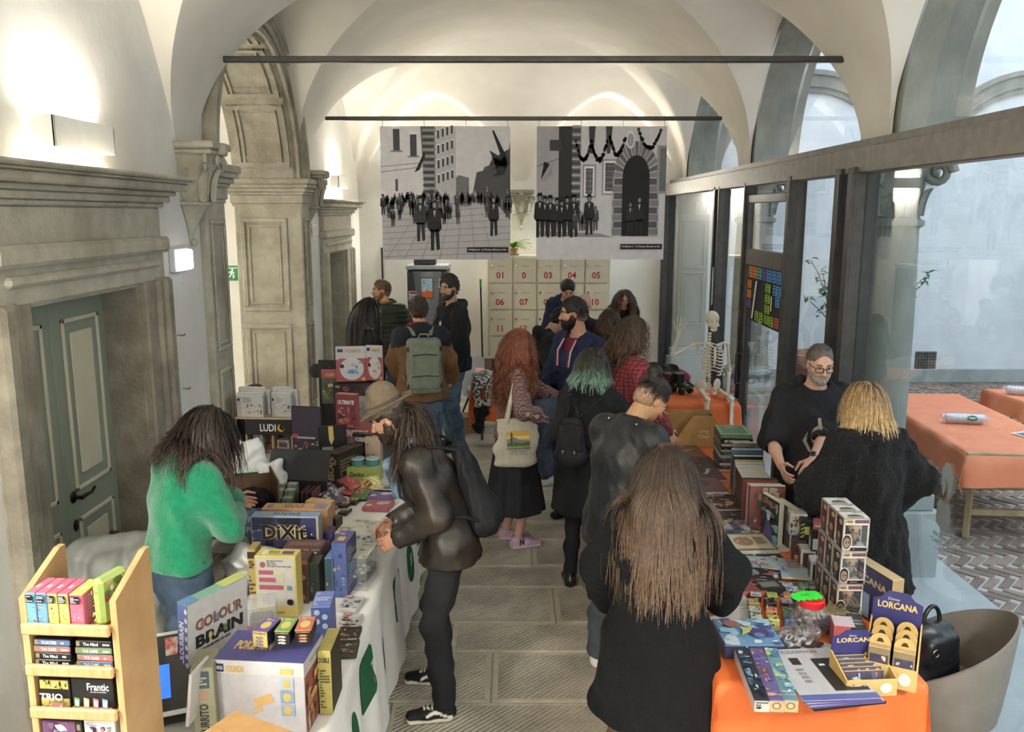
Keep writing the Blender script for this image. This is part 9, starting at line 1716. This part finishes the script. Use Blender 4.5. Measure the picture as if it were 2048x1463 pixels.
product('comic_book','comic with a red title and a white queen turned toward the aisle','book',(1.475,4.56,TZ),(.03,.185,.27),R(14),{'*':'#cfc8b4','L':'#2a3f44'},None,L=ALL(ART(['#4a8a90','#23303a','#7ab0b0','#1a2026'],34,(.03,.03,.97,.97),'#2a3f44',22,.3),T_('CAPRILIA','#b03a34',.5,.88,.11,.86,bold=.04),lambda p:p.poly([(.42,.52),(.58,.52),(.8,.06),(.2,.06)],'#4a3f8a'),EL(.5,.6,.1,.09,'#c9cdd0'),EL(.5,.68,.16,.05,'#9ac0c4')))
product('book','thick book with cream page block standing beside the queen comic','book',(1.535,4.50,TZ+.022),(.045,.17,.235),R(12),{'*':'#cfc6aa','L':'#4a3a34','R':'#2a2a2e'},None);flat('book','white booklet lying under the thick standing book','book',1550,1085,.15,.18,.022,8,'#c9c4bc',edge='#c9a894')
SX,SY=1.63,6.05;r=random.Random(6);z=TZ;CS=['#22242c','#3a2a26','#7a2226','#26324a','#1a1a1c','#5a5a5e','#8a2a2a','#c9c4bc','#2f4a3a','#a89a7a','#1d1d22','#6a2430','#c4bcae','#8a2226']
for i in range(15):
 t_=r.uniform(.012,.022)if i<12 else(.015,.04,.028)[i-12];c=CS[i%14]
 nm={14:'green manual with a yellow border crowning the tall pile',13:'black boxed manual reading SET INTRODUTTIVO, second from the top of the pile'}.get(i,'%s manual, %s from the bottom of the tall pile'%(['dark','brown','red','navy','black','grey','crimson','white','forest','tan','charcoal','wine','ivory','ruby'][i%14],['first','second','third','fourth','fifth','sixth','seventh','eighth','ninth','tenth','eleventh','twelfth','thirteenth'][i]if i<13 else ''))
 if i==14:c='#3a7a44'
 if i==13:c='#1b1a1c'
 product('book',nm,'book',(SX+r.uniform(-.008,.008),SY+r.uniform(-.008,.008),z),(.225,.30,t_),R(-4+r.uniform(-2,2)),{'*':c,'F':c if i%3 else '#c9c4b8','T':c},'manuals in the tall pile',bev=.001,F=T_('SET INTRODUTTIVO','#e6e2da',.5,.5,.5,.8,bold=.05)if i==13 else LN(.1,.3,.9,.7,1,'#b5a894'),L=LN(.05,.3,.95,.7,1,'#b5b0a4'),T=ALL(RC(.03,.03,.97,.97,'#8aa84a'),RC(.1,.08,.9,.92,'#2f6a3a'),RC(.35,.66,.6,.84,'#5a8a5a'),LN(.14,.1,.86,.16,1,'#b5c04a'))if i==14 else None);z+=t_
t=empty('chips_carton',at(1390,893,z=TZ)+Vector((0,.1,0)),R(-3),'open brown carton with sloping sides and printed chips name','carton')
m=MB();M=Matrix.Rotation(math.pi/2,4,'X');m.prism([(-.19,0),(.16,0),(.16,.22),(.14,.255),(-.02,.255)],-.004,.004,M=Matrix.Translation((0,-.1,0))@M);fr=m.build('front',CARD,t);m=MB();m.box((-.19,.096,0),(.16,.104,.26));m.build('back',CARD,t);m=MB();m.box((.152,-.1,0),(.16,.1,.24));m.build('side',CARD,t);m=MB();m.box((-.19,-.1,0),(.16,.1,.006));m.build('base',CARD,t)
p_=Print(.12,.11,Matrix.Translation((.01,-.1045,.05))@M,step=.0008);p_.text('Long',.5,.72,.34,'#d9c09a',fit=.62,shear=.1,bold=.02);p_.text('Chips',.5,.32,.34,'#d9c09a',fit=.74,shear=.1,bold=.02);p_.build('lettering',fr,MATTE)
for i,(px_,py_,c,c2,lab)in enumerate(((1305,880,'#3a2a7a','#8a74b8','purple foil crisp bag in front of the chips carton'),(1318,866,'#4a7aa8','#c9d0c0','blue foil crisp bag behind the purple one'),(1342,868,'#1f1830','#8a7a2a','black foil crisp bag leaning on the chips carton'),(1318,892,'#35246a','#7a60a8','purple foil crisp bag lying nearest the flat books'))):snack(px_,py_,c,c2,lab,3+i,z=TZ+.03,s=.16,yaw=20*i-30,tilt=45)
BONE=pm('bone_plastic','#d9d2bd','#e2dcca',14,.5,.05);KX_,KY_,KZ=2.03,8.52,.76
t=empty('plastic_skeleton',(KX_,KY_,KZ),R(8),'life-size plastic skeleton sitting on the orange table and waving','skeleton')
def bone(name,*segs):
 m=MB()
 for pts,rr in segs:m.tube(pts,rr,8)
 return m.build(name,BONE,t)
def lb(a,b,ra,rb=None):
 a,b=Vector(a),Vector(b);rb=(rb or ra)*1.2;ra*=1.2;return([a,a.lerp(b,.06),a.lerp(b,.16),a.lerp(b,.84),a.lerp(b,.94),b],[ra*1.5,ra*1.7,ra,rb,rb*1.6,rb*1.4])
F=Field((-.12,-.16,.60),(.12,.14,.90),.004);F.ell((0,.0,.80),(.068,.085,.075),None,.01);F.ell((0,-.045,.745),(.052,.045,.05),None,.02);F.ell((0,-.055,.69),(.036,.03,.022),None,.015)
for q in(-1,1):F.ell((q*.028,-.085,.765),(.02,.028,.018),None,.006,'s');F.cone((q*.055,-.02,.735),(q*.05,-.07,.73),.008,.008,.01);F.ell((q*.058,-.045,.70),(.012,.03,.02),None,.006,'s')
F.ell((0,-.095,.735),(.011,.02,.016),None,.004,'s');F.rbox((0,-.085,.703),(.03,.02,.002),.001,None,0,'s');field_obj(F,'skull',BONE,t)
sp=[(0,.035-.02*math.sin(i*.32),.06+.032*i)for i in range(19)];m=MB()
for i,p_ in enumerate(sp):m.lathe([(.014,-.012),(.017,-.008),(.017,.008),(.014,.012)],10,M=Matrix.Translation(p_));m.tube([p_,(0,p_[1]+.035,p_[2]-.01)],.005,5);m.tube([(-.026,p_[1]+.01,p_[2]),(.026,p_[1]+.01,p_[2])],.005,5)
m.build('spine',BONE,t)
for i in range(9):
 z_=.52-.034*i;w_=.075+.045*math.sin(math.pi*min(1,(i+1)/8*.75));
 for q in(-1,1):bone('rib',([(q*w_*math.sin(a),.03-.085*(1-math.cos(a))if a<1.6 else .03-.085-.055*math.sin(a-1.57),z_+.02-.05*a/2.6+(.02*max(0,a-2)))for a in[2.75*j/11 for j in range(12)]],.0075))
bone('sternum',([(0,-.108,.52),(0,-.118,.42),(0,-.112,.33)],[.014,.016,.008]))
for q in(-1,1):bone('collarbone',([(q*.02,-.10,.53),(q*.08,-.09,.555),(q*.165,-.01,.55)],.008));m=MB();m.prism([(0,0),(.07,.02),(.02,-.12)],-.003,.003,M=Matrix.Translation((q*.09,.055,.53))@Matrix.Rotation(math.pi/2,4,'X')@Matrix.Scale(q,4,(1,0,0)));m.build('shoulder_blade',BONE,t)
F=Field((-.18,-.12,-.02),(.18,.12,.22),.006)
for q in(-1,1):F.ell((q*.085,.01,.105),(.062,.018,.07),rotz_(q*.6)@roty(q*.25),.01);F.cone((q*.09,-.02,.05),(q*.03,-.06,.02),.016,.012,.02);F.cone((q*.05,.02,.03),(q*.03,-.05,.02),.012,.012,.01)
F.ell((0,.035,.08),(.04,.02,.05),None,.02);field_obj(F,'pelvis',BONE,t)
def hand_b(w,d,n,spread_=.5):
 m=MB();d=Vector(d).normalized();s_=d.cross(Vector(n)).normalized();w=Vector(w)
 for i in range(5):o_=(i-2)*.011;a=(i-2)*.16*spread_*2;f=d*math.cos(a)+s_*math.sin(a);L=(.12,.16,.17,.16,.13)[i];m.tube([w+s_*o_*.6,w+s_*o_+f*L*.42,w+s_*o_+f*L*.45,w+s_*o_+f*L*.7,w+s_*o_+f*L*.73,w+s_*o_+f*L],[.005,.0055,.007,.005,.006,.004],6)
 for i in range(4):m.ell(w+s_*(i-1.5)*.009+d*.004,(.007,.007,.007),6)
 m.build('hand',BONE,t)
E1,W1=(-.44,-.08,.44),(-.40,-.14,.68);bone('upper_arm',lb((-.175,.0,.54),E1,.012));bone('forearm',lb(E1,W1,.009),lb((E1[0]+.018,E1[1],E1[2]),(W1[0]+.015,W1[1],W1[2]),.007));hand_b(W1,(.12,-.05,1),(0,-1,0),.6)
E2,W2=(.22,.02,.24),(.14,-.17,.03);bone('upper_arm',lb((.175,.0,.54),E2,.012));bone('forearm',lb(E2,W2,.009),lb((E2[0]-.016,E2[1],E2[2]),(W2[0]-.012,W2[1],W2[2]),.007));hand_b(W2,(.1,-.9,-.3),(0,-.3,1))
for q in(-1,1):
 K1=(q*.12-.06,-.43,.06);A1=(q*.12-.07,-.47,-.33);bone('thigh',lb((q*.10,-.02,.055),K1,.014));bone('shin',lb(K1,A1,.012),lb((K1[0]+q*.02,K1[1],K1[2]-.04),(A1[0]+q*.02,A1[1],A1[2]),.007));F=Field((K1[0]-.05,K1[1]-.06,K1[2]-.05),(K1[0]+.05,K1[1]+.03,K1[2]+.05),.006);F.ell((K1[0],K1[1]-.03,K1[2]),(.02,.01,.022),None,0);field_obj(F,'kneecap',BONE,t)
 m=MB()
 for i in range(5):m.tube([(A1[0]+(i-2)*.006,A1[1],A1[2]-.03),(A1[0]+(i-2)*.014,A1[1]-.09,A1[2]-.06),(A1[0]+(i-2)*.017,A1[1]-.15,A1[2]-.07)],[.009,.007,.005],6)
 m.ell((A1[0],A1[1]+.02,A1[2]-.045),(.018,.03,.02));m.build('foot',BONE,t)
t=empty('toy_tractor',at(1362,785,z=.76),R(30),'green toy tractor on the orange table under the skeleton','toy');GT=pm('tractor_green','#1d3a22','#24472a',6,.4)
m=MB();m.box((-.035,-.10,.05),(.035,.03,.10),bev=.008);m.build('bonnet',GT,t);m=MB();m.box((-.05,.0,.06),(.05,.10,.20),bev=.012);m.build('cab',pm('cab_dark','#1a1f1c',None,5,.3),t);m=MB();m.box((-.055,-.005,.19),(.055,.105,.205),bev=.006);m.build('roof',GT,t);m=MB();m.box((-.06,.11,.05),(.06,.26,.18),bev=.005);m.build('trailer',pm('crate_brown','#4a2f22','#5a3a2a',8,.7),t)
for(x,y,r__)in((-.07,.06,.06),(.07,.06,.06),(-.055,-.07,.04),(.055,-.07,.04)):m=MB();m.lathe([(r__*.5,-.018),(r__,-.016),(r__,.016),(r__*.5,.018)],18,M=Matrix.Translation((x,y,r__))@Matrix.Rotation(math.pi/2,4,'Y'));m.build('wheel',BLACK,t)
m=MB();m.box((-.12,-.09,0),(.12,.09,.006));o=m.build('clipboard',MATTE,None,at(1282,772,z=.762),R(-8));tag(o,'white papers lying at the inner end of the orange cross table','papers')
product('figure_carton','brown box with a dark window and small figure on the shirt table','box',(-.22,9.72,.757),(.2,.16,.2),R(4),{'*':'#8a6a40'},None,F=ALL(RC(.42,.1,.9,.92,'#26242e'),EL(.66,.5,.1,.25,'#4a5a9a')))
heap('wrapped_shirts','folded shirts in clear grey plastic on the shirt table','shirts',(-.30,9.5,.76),[((-.1,0,.03),(.12,0,.03),.05,.05),((-.08,-.06,.05),(.1,-.05,.05),.04,.04)],pm('grey_film','#8a8d90','#a8abae',14,.25,.2),.012,40,.01,2)
heap('tshirt','white patterned T-shirt hanging off the shirt table edge','shirt',(-.34,9.36,.2),[((-.06,0,.55),(.1,-.01,.56),.04,.04),((-.04,-.03,.3),(-.06,-.02,.54),.05,.05),((.08,-.03,.32),(.08,-.02,.54),.05,.05)],pm('shirt_pattern','#c9c6bf','#3a4240',34,.8,lo=.48,hi=.52),.012,30,.01,4)
heap('tshirt','black lettered T-shirt hanging below the white one','shirt',(-.36,9.34,.05),[((-.04,0,.35),(.06,0,.37),.05,.05),((-.02,0,.15),(0,0,.34),.06,.06)],fabric('black_tee','#1d1d1f','#2a2a2c'),.012,30,.01,5)
product('ground_carton','brown carton standing on the floor behind the tall hoodie man','carton',(-.52,10.0,0),(.34,.28,.2),R(6),{'*':'#8a6c48'},None)
